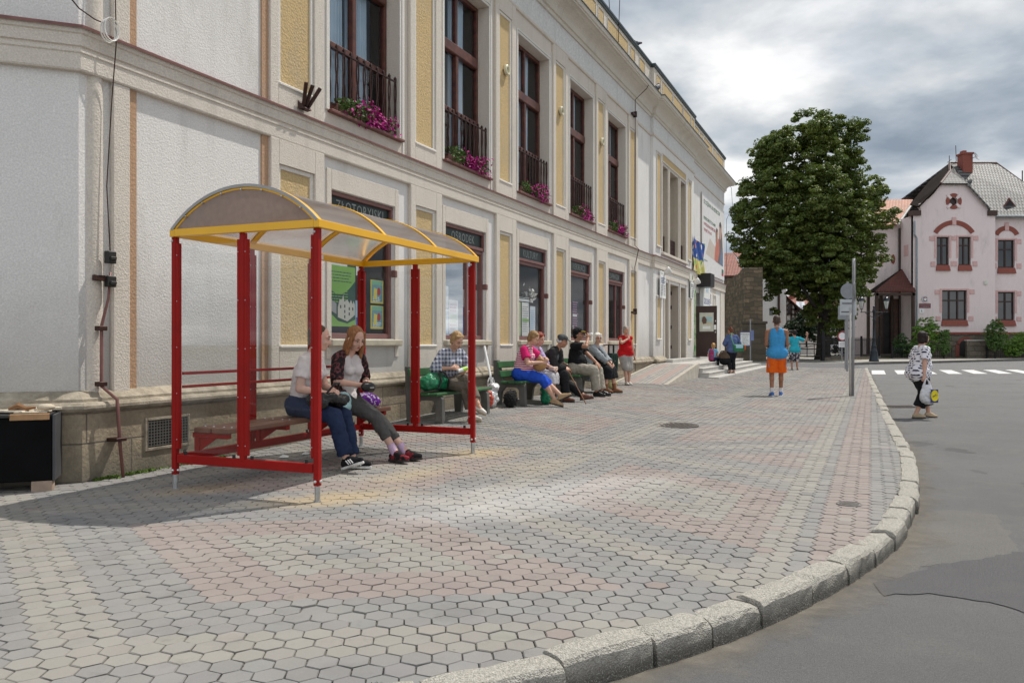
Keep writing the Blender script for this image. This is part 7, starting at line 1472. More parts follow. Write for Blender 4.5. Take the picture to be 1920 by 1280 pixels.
    if sock:
        for i in (0,1): P=Prims(); P.cone(AN[i]-TO[i][1]*.02,AN[i].lerp(KN[i],.22),.042*k,.044*k,False,True); P.build('sock',sock,e,.008,2)
    if shoe:
        mat,solem,kind=shoe
        for i in (0,1):
            fd,fu=TO[i]; s0=AN[i]-fu*.058*k; P=Prims()
            if kind!='sandal': P.cone(AN[i]-fu*.025*k-fd*.012*k,s0-fd*.04*k+fu*.01,.042*k,.036*k); P.cone(AN[i]-fu*.022*k+fd*.02*k,s0+fd*.10*k+fu*.012,.040*k,.034*k)
            P.cone(s0-fd*.035*k,s0+fd*.10*k,.036*k,.038*k); P.cone(s0+fd*.10*k,s0+fd*.165*k+fu*.0,.040*k,.026*k)
            if kind=='boot': P.cone(AN[i]-fu*.01,AN[i].lerp(KN[i],.28),.046*k,.052*k,False,True)
            s_=P.build('shoe',mat,e,.008,3); sl=TO[i][0].cross(fu); m=MB(); M_=Matrix((fd,fu.cross(fd),fu)).transposed().to_4x4(); M_.translation=s0; L0,L1,w=-.075*k,.19*k,.040*k
            out=[(L0,-.6*w),(L0+.03,-w*.85),(.02,-w*.8),(.09*k,-w*1.12),(.15*k,-w*.95),(L1,-.2*w),(L1,.2*w),(.15*k,w*.95),(.09*k,w*1.12),(.02,w*.8),(L0+.03,w*.85),(L0,.6*w)]
            n=len(out); zz=(-.040*k,-.016*k); m.add([M_@V((x,y,z)) for z in zz for x,y in out],[tuple(range(n)),tuple(range(n,2*n))[::-1]]+[(j,(j+1)%n,(j+1)%n+n,j+n) for j in range(n)]); m.build('sole',solem,s_,bevel=.004)
            if kind=='stripes':
                for sy in (-1,1):
                    m=MB()
                    for q in range(3): c=s0+fd*(.02+.026*q)*k+sl*sy*.0; m.bar(c+fu*.035*k+fu.cross(fd)*sy*.043*k,c+fd*.03*k-fu*.008*k+fu.cross(fd)*sy*.047*k,.010,.004,fu.cross(fd))
                    m.build('side_stripes',white,s_)
    # ---- hair
    if hair:
        st,hm=hair; P=Prims(); g=1.
        if st=='buzz': P.ell(h3(-.018,0,.045),(.099*hk,.080*hk,.090*hk),HM); P.ell(h3(-.05,0,.0),(.062*hk,.070*hk,.07*hk),HM)
        elif st in ('short','crop'):
            P.ell(h3(-.030,0,.050),(.100*hk,.087*hk,.096*hk),HM); P.ell(h3(-.055,0,-.01),(.064*hk,.078*hk,.085*hk),HM); P.cone(h3(.030,.045,.090),h3(.036,-.045,.088),.030*hk,.030*hk); P.cone(h3(.03,.05,.07),h3(.01,.07,.03),.022*hk,.02*hk); P.cone(h3(.03,-.05,.07),h3(.01,-.07,.03),.022*hk,.02*hk)
            for s_ in (-1,1): P.cone(h3(-.01,s_*.074,.04),h3(-.012,s_*.076,-.02 if st=='short' else .0),.026*hk,.018*hk)
        elif st=='bob':
            P.ell(h3(-.028,0,.050),(.104*hk,.092*hk,.098*hk),HM); P.ell(h3(-.050,0,-.03),(.072*hk,.088*hk,.095*hk),HM); P.cone(h3(.034,.05,.086),h3(.040,-.05,.086),.032*hk,.032*hk)
            for s_ in (-1,1): P.cone(h3(.0,s_*.080,.04),h3(.0,s_*.082,-.07),.030*hk,.026*hk)
        elif st=='long':
            P.ell(h3(-.030,0,.047),(.100*hk,.087*hk,.096*hk),HM); P.ell(h3(-.055,0,-.05),(.066*hk,.082*hk,.11*hk),HM)
            for s_ in (-1,1): P.cone(h3(.03,s_*.062,.075),h3(.035,s_*.082,-.05),.026*hk,.026*hk); P.cone(h3(.02,s_*.082,-.04),h3(.035,s_*.088,-.19),.030*hk,.022*hk); P.cone(h3(-.02,s_*.08,-.04),h3(-.03,s_*.085,-.21),.036*hk,.02*hk)
            P.cone(h3(-.06,0,-.06),h3(-.075,0,-.22),.06*hk,.03*hk)
        elif st=='bun':
            P.ell(h3(-.030,0,.045),(.099*hk,.083*hk,.094*hk),HM); P.ell(h3(-.055,0,-.02),(.058*hk,.072*hk,.075*hk),HM); P.ell(h3(-.075,0,.125),(.046*hk,.046*hk,.042*hk),HM); P.cone(h3(-.06,0,.09),h3(-.07,0,.12),.04*hk,.036*hk)
        elif st=='tail': P.ell(h3(-.030,0,.045),(.099*hk,.085*hk,.095*hk),HM); P.ell(h3(-.055,0,-.02),(.06*hk,.075*hk,.08*hk),HM); P.cone(h3(-.10,0,.06),h3(-.16,0,.02),.04*hk,.035*hk); P.cone(h3(-.16,0,.02),h3(-.15,0,-.14),.035*hk,.018*hk)
        elif st=='fringe': # grey hair under a cap
            P.ell(h3(-.05,0,.0),(.066*hk,.080*hk,.055*hk),HM)
            for s_ in (-1,1): P.cone(h3(-.01,s_*.076,.025),h3(-.01,s_*.077,-.02),.020*hk,.016*hk)
        P.build('hair',hm,e,.0075,2,.008)
    if face:
        for s_ in (-1,1):
            m=MB(); m.ball(h3(.083,s_*.031,.012),(.008*hk,.0135*hk,.0065*hk),HM.to_4x4(),10,6); w=m.build('eye',M_EYEW,e,smooth=True); m=MB(); m.ball(h3(.0885,s_*.031,.011),(.005*hk,.0065*hk,.0062*hk),HM.to_4x4(),8,6); m.build('iris',M_EYE,w,smooth=True)
            m=MB(); m.tube([h3(.094,s_*.016,.037),h3(.090,s_*.034,.041),h3(.078,s_*.052,.034)],[.0036*hk,.004*hk,.002*hk],6); m.build('eyebrow',M_BROW,e); m=MB(); m.tube([h3(.091,s_*.02,.019),h3(.091,s_*.032,.021),h3(.083,s_*.046,.013)],[.0022*hk]*3,5); m.build('eyelash',M_BROW,e)
        m=MB(); m.tube([h3(.084,-.024,-.055),h3(.0935,-.008,-.052),h3(.0935,.008,-.052),h3(.084,.024,-.055)],[.002*hk,.0055*hk,.0055*hk,.002*hk],6); m.tube([h3(.084,-.022,-.058),h3(.0925,0,-.0615),h3(.084,.022,-.058)],[.002*hk,.006*hk,.002*hk],6); m.build('lips',M_LIP,e,smooth=True)
    e['_']=0; del e['_']
    return dict(e=e,h3=h3,HM=HM,hc=hc,hk=hk,hand=HT,sh=sh,nb=nb,chest=chest,waist=waist,fw=fw2,u=u2,sd=sd_,kn=KN,an=AN,p=p,k=k,hf=hf,hl=hl,hu=hu)
def wpos(q,v): return Matrix.Translation(q['e'].location)@Matrix.Rotation(q['e'].rotation_euler.z,4,'Z')@Vector(v)
def seat_loc(s,o): p=fp(s,o); p.z=G(*fp(s,.6)[:2])-.015; return p
# patterned cloth
def pat(name,fn,rough=.85):
    t=NT(name); c=fn(t); t.bump(t.noise(22,4),.4,.006); return t.done(c,rough,0,.15)
def stripes(t):
    z=t.sep()[2]; w=t.math('FRACT',t.math('MULTIPLY',t.math('ADD',z,t.math('MULTIPLY',t.noise(4,2),.05)),27.)); return t.mix(t.math('GREATER_THAN',w,.5),(.48,.02,.11),(.74,.66,.68))
def plaid(t):
    P=t.sep(); q=t.math('ADD',P[1],t.math('MULTIPLY',P[0],.55)); a=t.math('FRACT',t.math('MULTIPLY',q,17.)); b=t.math('FRACT',t.math('MULTIPLY',P[2],17.)); f=t.math('ADD',t.math('LESS_THAN',a,.42),t.math('LESS_THAN',b,.42)); c=t.mix(t.math('MULTIPLY',f,.5),(.60,.61,.66),(.065,.075,.14)); th=t.math('MAXIMUM',t.math('GREATER_THAN',a,.88),t.math('GREATER_THAN',b,.88)); return t.mix(t.math('MULTIPLY',th,.5),c,(.10,.12,.22))
def dots(t,bg=(.72,.70,.74),fg=(.025,.02,.06),s=17,th=.30):
    P=t.sep(); cb=t.N.new('ShaderNodeCombineXYZ'); q=t.math('ADD',P[0],t.math('MULTIPLY',P[1],.8)); t.L.new(t.math('ADD',q,P[2]),cb.inputs[0]); t.L.new(t.math('SUBTRACT',q,P[2]),cb.inputs[1]); v=t.vor(s,cb.outputs[0],rand=0.05); return t.mix(t.ramp(v,th,th+.06),fg,bg)
def flowers(t,bg,fg,s=16): v=t.noise(s,3,.6); return t.mix(t.ramp(v,.53,.56),bg,fg)
def lumps(bg,fg,s): return lambda t: flowers(t,bg,fg,s)
DEN=cloth('dark_denim',(.018,.028,.065)); WHT=cloth('white_cotton',(.66,.60,.59),.08,.4); BLK=cloth('black_cloth',(.012,.012,.014),.3,.4); SOLE_W=simple('white_rubber',(.62,.61,.58),.5); SOLE_D=simple('dark_rubber',(.03,.028,.026),.7); M_BLEATH=simple('black_leather',(.012,.011,.011),.32,0,.3,8.,.4,25)
# 1 girl with the bun
q=person('girl with a hair bun in white tee and blue jeans seated in the shelter',SW(1.27,1.13,G(*SW(1.27,1.13,0)[:2])),-14,1.66,True,.92,pelvis=(0,0,.605),lean=9,slouch=8,twist=6,head=(14,10),neck=14,
  hands=((.34,.05,.74),(.32,-.10,.73)),elb=((-.5,.6,-.3),(-.6,-.5,-.3)),palms=((-.2,-.6,-.7),(-.2,.6,-.7)),curls=(42,42),feet=((.50,.10,.105),(.53,-.10,.13)),knee=((.6,.1,1),(.6,-.1,1)),fdir=(4,-14),fpitch=(0,18),
  skinm=SKP,top=(WHT,.011,.62,.012),bottom=(DEN,.012,1.93,.012),shoe=(cloth('black_suede',(.015,.015,.017)),SOLE_W,'stripes'),hair=('bun',hairmat('brown_hair',(.085,.05,.03))))
m=MB(); c=q['sh'][1]; m.tube([c+Vector((.02,.03,.05))+q['sd']*.03,c+Vector((.075,.05,-.05)),c+Vector((.10,.09,-.20))],.012,6); m.tube([c+Vector((.02,.03,.05))+q['sd']*.03,c+Vector((-.06,.06,-.02)),c+Vector((-.09,.10,-.16))],.012,6); m.build('shoulder_strap',simple('navy_webbing',(.015,.02,.05),.8),q['e'])
e=thing('handbag','black quilted leather handbag on the lap of the girl with the bun','handbag',wpos(q,(.30,-.02,.62)),R(-14)); soft('body',[((.0,0,.06),(.14,.19,.085)),((-.06,-.12,.05),(.09,.10,.07)),((.10,.05,.04),(.09,.14,.07)),((.02,-.17,.02),(.08,.07,.06))],M_BLEATH,e,.012,2,.04,14); m=MB(); m.tube([(.05,-.12,.11),(.10,-.05,.20),(.09,.06,.20),(.03,.12,.11)],.011,6); m.build('strap',M_BLEATH,e)
# 2 girl with long ginger hair
LEG=cloth('grey_leggings',(.085,.082,.08),.15,.4); CARD=pat('dark_floral_cardigan',lumps((.022,.018,.020),(.15,.05,.055),30))
q2=person('girl with long ginger hair and grey leggings seated in the shelter',SW(1.96,1.13,G(*SW(1.96,1.13,0)[:2])),-22,1.64,True,.92,pelvis=(.06,0,.60),lean=-6,slouch=14,twist=-14,head=(-10,24),neck=20,
  hands=((.26,.10,.78),(.32,-.14,.77)),elb=((-.4,.7,-.5),(-.5,-.7,-.4)),palms=((-.3,-.6,-.6),(-.1,.5,-.8)),curls=(46,48),feet=((.70,.09,.10),(.66,-.05,.105)),knee=((.5,.1,1),(.5,-.1,1)),fdir=(4,-12),fpitch=(4,2),
  skinm=SKP,top=(cloth('white_vest',(.62,.58,.58),.06,.3),.011,0,0),coat=(CARD,.017,.98,.006,.02),bottom=(LEG,.008,1.62,.0),shoe=(pat('red_black_trainer',lumps((.02,.018,.02),(.26,.03,.04),20)),SOLE_D,'trainer'),sock=cloth('lilac_sock',(.5,.36,.5)),hair=('long',hairmat('ginger_hair',(.27,.125,.055))))
e=thing('purse','small black purse in the hands of the girl with ginger hair','purse',wpos(q2,(.38,-.10,.72)),R(-30)); soft('body',[((0,0,.03),(.05,.10,.055)),((0,.04,.02),(.045,.06,.05))],M_BLEATH,e,.009,2,.01,20); m=MB(); m.box(.05,.056,-.03,.03,.02,.03); m.build('clasp',M_BOLT,e)
e=thing('shoulder_bag','light turquoise shoulder bag beside the girl with ginger hair','handbag',wpos(q2,(.16,-.22,.50)),R(-40)); soft('body',[((0,0,.10),(.045,.11,.11)),((0,0,.05),(.06,.12,.06))],simple('turquoise_leather',(.36,.56,.58),.45,0,.1,6.),e,.009,3,.008,10); m=MB(); m.tube([(0,-.08,.18),(-.03,-.04,.26),(-.08,.03,.34),(-.10,.08,.42)],.005,5); m.build('chain',M_GALV,e)
e=thing('purple_bag','purple and white patterned bag on the shelter bench behind the ginger girl','bag',SW(2.38,1.12,.50),SHR); soft('body',[((0,0,.08),(.14,.13,.09)),((.08,-.03,.06),(.10,.11,.07))],pat('purple_print',lumps((.16,.03,.30),(.66,.60,.68),24)),e,.012,2,.03,12)
# 3 woman in the checked shirt
q3=person('woman with short fair hair in a checked shirt seated on the first bench',seat_loc(5.47,.64),-50,1.64,True,1.08,pelvis=(.0,0,.545),lean=2,slouch=18,head=(2,30),neck=18,
  hands=((.30,.10,.70),(.27,-.12,.76)),elb=((-.3,.8,-.4),(-.3,-.8,-.4)),palms=((0,-.8,.3),(0,.8,-.2)),curls=(50,50),feet=((.66,.06,.26),(.44,.12,.10)),knee=((.6,-.05,1),(.6,0,1)),fdir=(14,10),fpitch=(-22,0),
  top=(pat('checked_cotton',plaid),.018,1.45,.008),bottom=(cloth('taupe_trousers',(.15,.125,.10)),.016,1.80,.014),shoe=(simple('white_sandal',(.62,.58,.52),.5),simple('cork_wedge',(.33,.25,.16),.8),'sandal'),hair=('short',hairmat('fair_hair',(.42,.26,.12))))
e=thing('bottle','green and white bottle in the hands of the woman in the checked shirt','bottle',wpos(q3,(.36,-.10,.73)),R(-50)); M_=Matrix.Rotation(R(90),4,'X')@Matrix.Rotation(R(15),4,'X'); m=MB(); m.lathe([(.028,-.11),(.031,-.10),(.031,.02),(.027,.05),(.031,.06)],12,(0,.09,0),M_); m.build('body',P_('white',(.78,.78,.76)),e,smooth=True); m=MB(); m.lathe([(.0325,-.10),(.0325,-.02)],12,(0,.09,0),M_); m.build('label_band',simple('lime_label',(.36,.60,.06),.4),e)
# 4 woman in pink stripes
q4=person('woman in pink striped top and blue capri trousers on the middle bench',seat_loc(8.13,.66),-20,1.66,True,1.18,pelvis=(0,0,.555),lean=8,slouch=10,head=(4,26),neck=16,
  hands=((.44,.06,.82),(.40,-.10,.76)),elb=((-.2,.8,-.3),(-.3,-.6,-.5)),palms=((-.1,-.7,-.6),(-.1,.7,-.6)),curls=(45,45),feet=((.72,.0,.20),(.62,-.02,.125)),knee=((.6,.1,1),(.6,-.1,1)),fdir=(2,-4),fpitch=(24,-12),
  top=(pat('pink_striped_jersey',stripes),.018,.66,.016),sleeves=cloth('hot_pink_jersey',(.55,.02,.13)),bottom=(cloth('royal_blue_cotton',(.02,.075,.46)),.014,1.28,.012),shoe=(simple('tan_flats',(.40,.27,.15),.5),SOLE_D,'flat'),hair=('short',hairmat('dark_blond_hair',(.30,.18,.08))))
e=thing('leather_bag','tan leather bag on the lap of the woman in pink stripes','handbag',wpos(q4,(.36,-.05,.66)),R(-20)); soft('body',[((0,0,.04),(.13,.08,.10)),((.02,0,.13),(.09,.05,.06))],simple('tan_leather',(.34,.185,.075),.45,0,.2,7.),e,.010,3,.02,10)
# 5 red haired woman
q5=person('red haired woman in a lilac jacket on the middle bench behind the striped woman',seat_loc(8.68,.62),-22,1.60,True,1.15,pelvis=(0,0,.545),lean=6,slouch=8,head=(-16,14),neck=12,
  hands=((.36,.08,.62),(.42,-.06,.66)),elb=((-.3,.7,-.4),(-.3,-.7,-.4)),palms=((0,0,-1),(0,.3,-1)),feet=((.38,.1,.1),(.42,-.1,.1)),knee=((.6,.1,1),(.6,-.1,1)),
  top=(pat('dark_spotted_blouse',lambda t:dots(t,(.10,.07,.14),(.5,.46,.55),34,.2)),.014,.4,.01),coat=(cloth('lilac_cotton',(.50,.40,.62),.1),.022,1.3,.012,.06),skirt=(pat('black_white_spots',lambda t:dots(t,(.62,.60,.62),(.02,.02,.03),34,.28)),.02,1.35),shoe=(M_BLEATH,SOLE_D,'flat'),hair=('bob',hairmat('red_hair',(.22,.032,.018))))
e=thing('clutch_bag','pale pink clutch bag on the lap of the red haired woman','handbag',wpos(q5,(.44,-.02,.60)),R(-22)); m=MB(); m.bbox(-.05,.05,-.12,.12,0,.07,.012); m.build('body',simple('pale_pink_leather',(.55,.40,.34),.5),e)
# 6 old man with a stick
q6=person('old man in dark jacket and grey cap leaning forward on the middle bench','x' and seat_loc(9.26,.66),-20,1.68,False,1.05,pelvis=(0,0,.55),lean=16,slouch=18,head=(2,16),neck=8,
  hands=((.40,.03,.64),(.42,-.05,.62)),elb=((-.5,.7,-.2),(-.5,-.7,-.2)),palms=((0,-.3,-1),(0,.3,-1)),feet=((.78,.08,.10),(.44,-.12,.10)),knee=((.6,.1,1),(.6,-.1,1)),fdir=(6,-8),fpitch=(8,0),skinm=SKT,
  top=(cloth('grey_shirt',(.16,.17,.19)),.012,0,0),coat=(cloth('charcoal_jacket',(.030,.028,.028),.2),.026,1.92,.008,.10),bottom=(cloth('black_trousers',(.016,.016,.018)),.018,1.93,.014),shoe=(simple('brown_leather',(.13,.045,.025),.4),SOLE_D,'shoe'),hair=('fringe',hairmat('white_hair',(.55,.54,.52))))
def cap(q,mat,brim,peak=.07,h=.0):
    P=Prims(); h3,hk,HM=q['h3'],q['hk'],q['HM']; P.ell(h3(-.012,0,.072),(.108*hk,.088*hk,.066*hk+h),HM); P.cone(h3(-.02,.05,.06),h3(-.02,-.05,.06),.062*hk,.062*hk); c=P.build('cap',mat,q['e'],.008,2)
    m=MB(); M_=HM.to_4x4(); M_.translation=h3(.07,0,.062); n=10; vs=[]
    for z in (0,.008):
        for i in range(n+1): a=R(-80+160*i/n); vs.append(M_@Vector((math.cos(a)*peak*1.2*hk-.0,math.sin(a)*.082*hk,z-.25*math.cos(a)*peak*hk)))
    N=n+1; m.add(vs,[tuple(range(N))[::-1],tuple(range(N,2*N))]+[(i,i+1,i+1+N,i+N) for i in range(n)]+[(n,0,N,n+N)]); m.build('peak',brim,c); return c
GC=cloth('grey_felt_cap',(.07,.075,.075)); cap(q6,GC,GC)
m=MB(); a=wpos(q6,(.46,-.05,.60)); b=wpos(q6,(.86,-.22,.0)); b.z=G(b.x,b.y); m.tube([a+(a-b).normalized()*.12,b],.011,8); m.tube([a+(a-b).normalized()*.12+Vector((-.05,.0,.0)),a+(a-b).normalized()*.14+Vector((-.01,0,.02)),a+(a-b).normalized()*.12+Vector((.05,0,-.01))],.012,6); tag(m.build('walking_stick',simple('brown_stick_wood',(.20,.10,.05),.5)),'brown wooden walking stick held by the old man','walking stick')
# 7 man drinking
q7=person('man in black polo and black cap drinking from a bottle on the third bench',seat_loc(11.0,.66),-22,1.76,False,1.25,pelvis=(0,0,.565),lean=-2,slouch=6,head=(-2,-4),neck=10,
  hands=((.46,.06,.66),(.29,-.07,1.20)),elb=((-.2,.8,-.5),(.35,-.7,-.6)),palms=((0,0,-1),(-.3,.7,.3)),curls=(30,62),feet=((.52,.14,.10),(.48,-.12,.10)),knee=((.6,.15,1),(.6,-.15,1)),fdir=(6,-6),hdir=(None,(.05,.5,.8)),skinm=SKT,
  top=(BLK,.022,.72,.012),bottom=(cloth('beige_cargo_trousers',(.32,.29,.24)),.022,1.92,.018),shoe=(M_BLEATH,SOLE_D,'shoe'),hair=('crop',hairmat('black_hair',(.012,.010,.010))))
yb=simple('yellow_edged_peak',(.55,.40,.02),.6); cap(q7,BLK,yb,.07,.012); m=MB(); h3=q7['h3']
for s_ in (-1,1): m.tube([h3(.098,s_*.031+.02*math.cos(a),.012+.015*math.sin(a)) for a in np.linspace(0,6.28,12)],.0022,5); m.tube([h3(.095,s_*.05,.014),h3(.0,s_*.082,.012)],.002,5)
m.tube([h3(.1,-.012,.014),h3(.1,.012,.014)],.002,5); m.build('glasses',M_IRON,q7['e'])
d=(q7['hf']*.93+Vector((0,0,.22))).normalized(); a=q7['h3'](.105,0,-.05); M_=Matrix.Translation(wpos(q7,a))@Matrix.Rotation(q7['e'].rotation_euler.z,4,'Z')@d.to_track_quat('Z','Y').to_matrix().to_4x4(); e=thing('drink_bottle','clear and white drinking bottle at the mouth of the man in the black cap','bottle',(0,0,0)); e.matrix_world=M_; m=MB(); m.lathe([(.012,0),(.013,.03),(.026,.06),(.031,.09),(.031,.19),(.026,.205)],12); m.build('body',P_('white',(.78,.78,.76)),e,smooth=True); m=MB(); m.lathe([(.032,.10),(.032,.15)],12); m.build('label_band',simple('pale_blue_label',(.25,.42,.62),.4),e)
# 8 white haired woman
q8=person('white haired woman in grey cardigan smiling from the end of the third bench',seat_loc(12.12,.66),-28,1.62,True,1.32,pelvis=(0,0,.555),lean=4,slouch=8,twist=-4,head=(-40,2),neck=8,
  hands=((.42,.05,.66),(.42,-.10,.64)),elb=((-.3,.7,-.4),(-.3,-.7,-.4)),palms=((0,-.4,-.8),(0,.4,-.8)),curls=(45,45),feet=((.48,.10,.10),(.36,-.14,.10)),knee=((.6,.1,1),(.6,-.1,1)),fdir=(2,-6),
  top=(BLK,.012,0,0),coat=(cloth('light_grey_knit',(.27,.29,.31),.12),.024,1.75,.014,.30),skirt=(BLK,.02,1.45),shoe=(simple('tan_suede_boot',(.24,.10,.045),.8),SOLE_D,'boot'),hair=('bob',hairmat('silver_hair',(.68,.66,.60))))
m=MB(); h3=q8['h3']
for s_ in (-1,1): m.tube([h3(.098,s_*.031+.021*math.cos(a),.010+.016*math.sin(a)) for a in np.linspace(0,6.28,12)],.003,5); m.tube([h3(.092,s_*.05,.012),h3(.0,s_*.084,.012)],.002,5)
m.tube([h3(.1,-.011,.014),h3(.1,.011,.014)],.003,5); m.build('glasses',simple('red_frames',(.16,.03,.03),.4),q8['e'])
e=thing('phone','small phone with orange picture in the hands of the white haired woman','phone',wpos(q8,(.50,-.03,.67)),R(-28)); m=MB(); M_=Matrix.Rotation(R(-35),4,'Y'); m.bbox(-.06,.06,-.035,.035,0,.012,.003,M_); m.build('body',black,e); m=MB(); m.box(-.052,.052,-.03,.03,.0125,.0135,M_); m.build('screen',simple('orange_picture',(.55,.33,.12),.3),e)
# 9 woman in red standing by the bin
pr=Vector((212/1500*20.4,20.4,0)); pr.z=.13
q9=person('woman in red sleeveless top smoking beside the litter bin',pr,-70,1.47,True,1.16,pelvis=(0,0,.80),lean=0,slouch=3,head=(6,4),neck=10,
  hands=((.05,.25,.70),(.17,-.02,1.17)),elb=((-.6,.5,-.2),(.1,-.9,-.4)),palms=((0,-1,0),(-.8,.2,.2)),curls=(30,50),feet=((.02,.10,.075),(.12,-.03,.085)),knee=((1,.05,0),(1,0,0)),fdir=(4,-4),
  top=(cloth('bright_red_jersey',(.50,.012,.016)),.018,.03,.0),skirt=(cloth('grey_linen',(.33,.31,.29)),.022,1.0),shoe=(simple('white_leather',(.55,.52,.48),.5),SOLE_D,'shoe'),hair=('crop',hairmat('grey_hair',(.30,.27,.24))))
soft('shoulder_purse',[((-.05,.27,.86),(.05,.035,.10))],M_BLEATH,q9['e'],.010,2); q9['e'].children[-1].parent=q9['e']
m=MB(); h3=q9['h3']; m.tube([h3(.095,-.012,-.06),h3(.155,-.03,-.064)],.004,6); tag(m.build('cigarette',P_('white',(.78,.78,.76))),'lit cigarette between the lips of the woman in red','cigarette'); o=bpy.data.objects[[o.name for o in bpy.data.objects if o.name.startswith('cigarette')][-1]]; o.location=q9['e'].location; o.rotation_euler=q9['e'].rotation_euler
# 10 child seated on the steps, 11 woman with the green bag
st=lambda s,o,z: Vector((*fp(s,o)[:2],z))
q10=person('child with fair ponytail and pink rucksack seated on the entrance steps',st(23.25,1.30,.56),60,1.16,True,1.,pelvis=(0,0,.085),lean=6,slouch=10,head=(20,14),hands=((.20,.10,.16),(.20,-.10,.16)),feet=((.30,.09,-.18),(.30,-.09,-.18)),knee=((.4,.1,1),(.4,-.1,1)),skinm=SKP,top=(cloth('sky_blue_jersey',(.20,.42,.58)),.012,.5,.008),bottom=(DEN,.010,1.9,.008),shoe=(cloth('pink_shoe',(.45,.12,.2)),SOLE_W,'shoe'),hair=('tail',hairmat('straw_hair',(.45,.26,.10))),voxel=.010)
P=Prims(); P.cone((-.16,0,.12),(-.14,0,.36),.10,.085); P.ell((-.20,0,.18),(.07,.09,.09)); r_=P.build('rucksack',pat('pink_rucksack',lumps((.30,.03,.10),(.10,.09,.2),7)),q10['e'],.011,3)
q11=person('woman with red brown bun in blue top with green shoulder bag standing at the steps',st(23.26,1.97,.17),100,1.56,True,1.12,pelvis=(0,0,.83),lean=2,slouch=8,head=(20,20),neck=14,hands=((.24,.12,.92),(.22,-.16,.90)),elb=((-.4,.7,-.4),(-.4,-.8,-.3)),palms=((0,-1,0),(0,1,0)),feet=((.02,.07,.075),(.05,-.07,.075)),knee=((1,.05,0),(1,-.05,0)),skinm=SKT,
  top=(cloth('slate_blue_jersey',(.085,.12,.25)),.024,1.5,.012),bottom=(cloth('black_leggings',(.016,.016,.02)),.012,1.9,.004),shoe=(simple('tan_sandal',(.42,.22,.16),.6),SOLE_D,'sandal'),hair=('bun',hairmat('auburn_hair',(.14,.045,.025))))
e=thing('shoulder_bag','green and turquoise shoulder bag hanging on the woman at the steps','handbag',wpos(q11,(-.16,-.12,.86)),R(100)); m=MB(); m.bbox(-.05,.05,-.21,.17,-.12,.13,.03); m.build('body',simple('green_bag_cloth',(.015,.15,.06),.6,0,.2,6.),e); m=MB(); m.bbox(-.056,-.051,-.16,.10,.0,.11,.001); m.lathe([(.05,-.002),(.05,.002)],14,(-.055,-.08,.05),Matrix.Rotation(R(90),4,'Y')); m.build('print',lblue,e); m=MB(); m.bbox(-.052,.02,-.26,-.211,-.06,.10,.01); m.build('end_panel',simple('orange_cloth',(.52,.11,.03),.6),e); m=MB(); m.tube([(-.02,.16,.12),(-.03,.26,.36),(.10,.20,.50),(.22,.06,.48)],.012,6); m.build('strap',simple('pale_green_strap',(.12,.35,.2),.7),e)
e=thing('baby_carrier','dark baby carrier with brown hood and pale blanket on the entrance steps','baby carrier',st(23.45,1.70,.43),R(70)); soft('shell',[((0,0,.12),(.30,.20,.12)),((-.2,0,.20),(.16,.20,.16))],BLK,e,.014,3); soft('hood',[((-.16,0,.30),(.20,.21,.20))],cloth('brown_hood',(.10,.07,.05)),e,.014,3); soft('blanket',[((.12,0,.23),(.20,.17,.08)),((.0,.05,.26),(.10,.10,.08)),((.1,-.14,.24),(.12,.06,.06))],pat('pale_patterned_blanket',lumps((.55,.53,.5),(.12,.16,.3),12)),e,.013,2,.03,12); m=MB(); m.tube([(0,-.22,.14),(-.02,-.22,.36),(-.04,-.12,.50),(-.04,.12,.50),(-.02,.22,.36),(0,.22,.14)],.016,8); m.build('handle',M_BLEATH,e)
# 12 man in blue vest walking away
pm=at(1457,742,0.)
TAN_=skin((.30,.145,.085))
q12=person('tanned man in blue vest and orange shorts walking away along the pavement',pm,78,1.80,False,.98,pelvis=(0,0,.975),lean=3,slouch=2,head=(-8,4),neck=6,hands=((.24,.13,1.06),(.26,-.12,1.08)),elb=((-.7,.35,-.5),(-.7,-.35,-.5)),palms=((0,-1,0),(0,1,0)),curls=(50,50),feet=((-.06,.12,.088),(.16,-.10,.085)),knee=((1,.1,0),(1,-.1,0)),fdir=(12,-8),fpitch=(-8,0),skinm=TAN_,
  top=(cloth('azure_vest',(.055,.28,.55),.08),.016,0,0),bottom=(cloth('orange_shorts',(.72,.12,.012),.08),.018,.98,.034),shoe=(cloth('blue_trainer',(.07,.16,.42)),SOLE_W,'trainer'),sock=cloth('white_sock',(.65,.63,.62)),hair=('buzz',hairmat('cropped_brown_hair',(.075,.05,.04))),face=False,hem=.005)
m=MB(); n_=q12['nb']; m.tube([n_+q12['sd']*.06*math.cos(a)*1.+q12['fw']*.065*math.sin(a)+q12['u']*(.028-.03*math.sin(a)) for a in np.linspace(0,6.28,22)],.005,5,False); m.build('necklace',P_('white',(.78,.78,.76)),q12['e'])
m=MB()
for s_ in (-1,1): c=q12['p']; m.tube([c+Vector((-.06,s_*.175,-.0)),c+Vector((-.05,s_*.195,-.15)),c+Vector((-.07,s_*.185,-.33))],.007,5)
m.build('side_piping',simple('grey_blue_piping',(.2,.25,.36),.7),q12['e'])
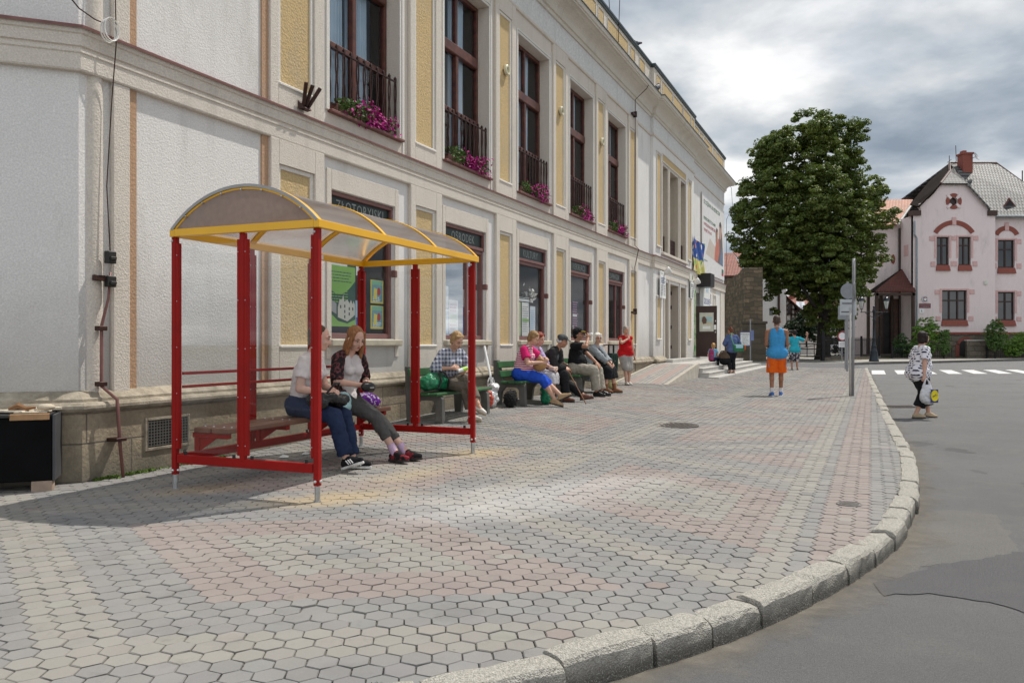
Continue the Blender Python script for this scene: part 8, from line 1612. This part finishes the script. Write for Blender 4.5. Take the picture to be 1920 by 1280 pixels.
# 13 youth further on
pb=at(1490,695.5,0.)
q13=person('youth in turquoise tee and patterned shorts further along, arm raised',pb,85,1.74,False,1.,pelvis=(0,0,.93),lean=2,head=(10,6),hands=((.18,.25,1.0),(.12,-.56,1.50)),elb=((-.6,.6,-.2),(-.1,-.6,-.8)),palms=((0,-1,0),(1,0,0)),hdir=(None,(0,.05,1)),curls=(40,12),feet=((.0,.11,.085),(.05,-.13,.085)),knee=((1,.1,0),(1,-.1,0)),fdir=(8,-8),skinm=SKT,
  top=(cloth('turquoise_jersey',(.03,.36,.46),.08),.022,.75,.014),bottom=(pat('black_white_shorts',lumps((.035,.03,.045),(.58,.54,.58),15)),.030,1.0,.022),shoe=(BLK,SOLE_W,'trainer'),hair=('crop',hairmat('dark_hair',(.018,.014,.012))),face=False)
# 14 woman in spotted blouse crossing the road
pw=at(1722,783,-.115)
q14=person('woman in spotted blouse and black trousers crossing the road with a carrier bag',pw,2,1.50,True,1.32,pelvis=(0,0,.80),lean=4,slouch=4,head=(8,2),neck=8,hands=((.18,.20,.84),(-.04,-.26,.72)),elb=((-.6,.6,-.2),(-.8,-.4,-.1)),palms=((0,-1,0),(0,1,0)),curls=(50,60),feet=((.22,.07,.09),(-.08,-.07,.085)),knee=((1,.05,0),(1,-.05,0)),fdir=(0,-3),fpitch=(-6,0),
  top=(pat('spotted_blouse',lambda t:dots(t,s=12.5,th=.24)),.024,.75,.018),bottom=(BLK,.020,1.66,.034),shoe=(simple('beige_mule',(.42,.31,.20),.55),SOLE_D,'flat'),hair=('bob',hairmat('dark_brown_hair',(.022,.013,.012))))
h=wpos(q14,q14['hand'][1]); e=thing('shopping_bag','white plastic carrier bag with yellow disc carried by the walking woman','bag',(h.x+.03,h.y-.02,h.z-.50)); soft('body',[((0,0,.15),(.13,.075,.15)),((.03,0,.08),(.13,.08,.09)),((0,0,.27),(.09,.05,.09))],simple('thin_white_plastic',(.56,.55,.57),.3,0,.12,8.),e,.011,2,.03,10)
m=MB()
for x in (-.045,.05): m.tube([(x*1.3,0,.30),(x*.7,.0,.40),(-.01,0,.46)],[.026,.015,.010],8)
m.build('handles',simple('thin_white_plastic',(.56,.55,.57)),e); M_=Matrix.Rotation(R(90),4,'X'); m=MB(); m.bbox(.02,.15,-.098,-.085,.04,.27,.004); m.build('print_panel',simple('dark_blue_print',(.03,.04,.14),.4),e); m=MB(); m.lathe([(.064,0),(.064,.006)],20,(.085,-.098,.16),M_@Matrix.Diagonal((1,1.5,1,1))); m.build('yellow_disc',simple('yellow_print',(.75,.60,.01),.4),e); m=MB(); m.bar((.04,-.107,.15),(.13,-.107,.175),.016,.004); m.bar((.06,-.107,.135),(.10,-.107,.19),.012,.004); m.build('disc_print',simple('dark_blue_print',(.03,.04,.14),.4),e)
e=thing('clutch_purse','small black purse tucked under the far arm of the walking woman','purse',wpos(q14,(.20,.16,.80)),R(2)); soft('body',[((0,0,.04),(.05,.05,.13))],M_BLEATH,e,.010,2)
# ------------------------------------------------------------------ settle the soft bodies into plain meshes
def settle():
    bpy.context.view_layer.update(); dg=bpy.context.evaluated_depsgraph_get()
    for o in PEND:
        me=bpy.data.meshes.new_from_object(o.evaluated_get(dg)); me.name=o.name; o.modifiers.clear(); o.data=me
        me.polygons.foreach_set('use_smooth',[True]*len(me.polygons))
settle()
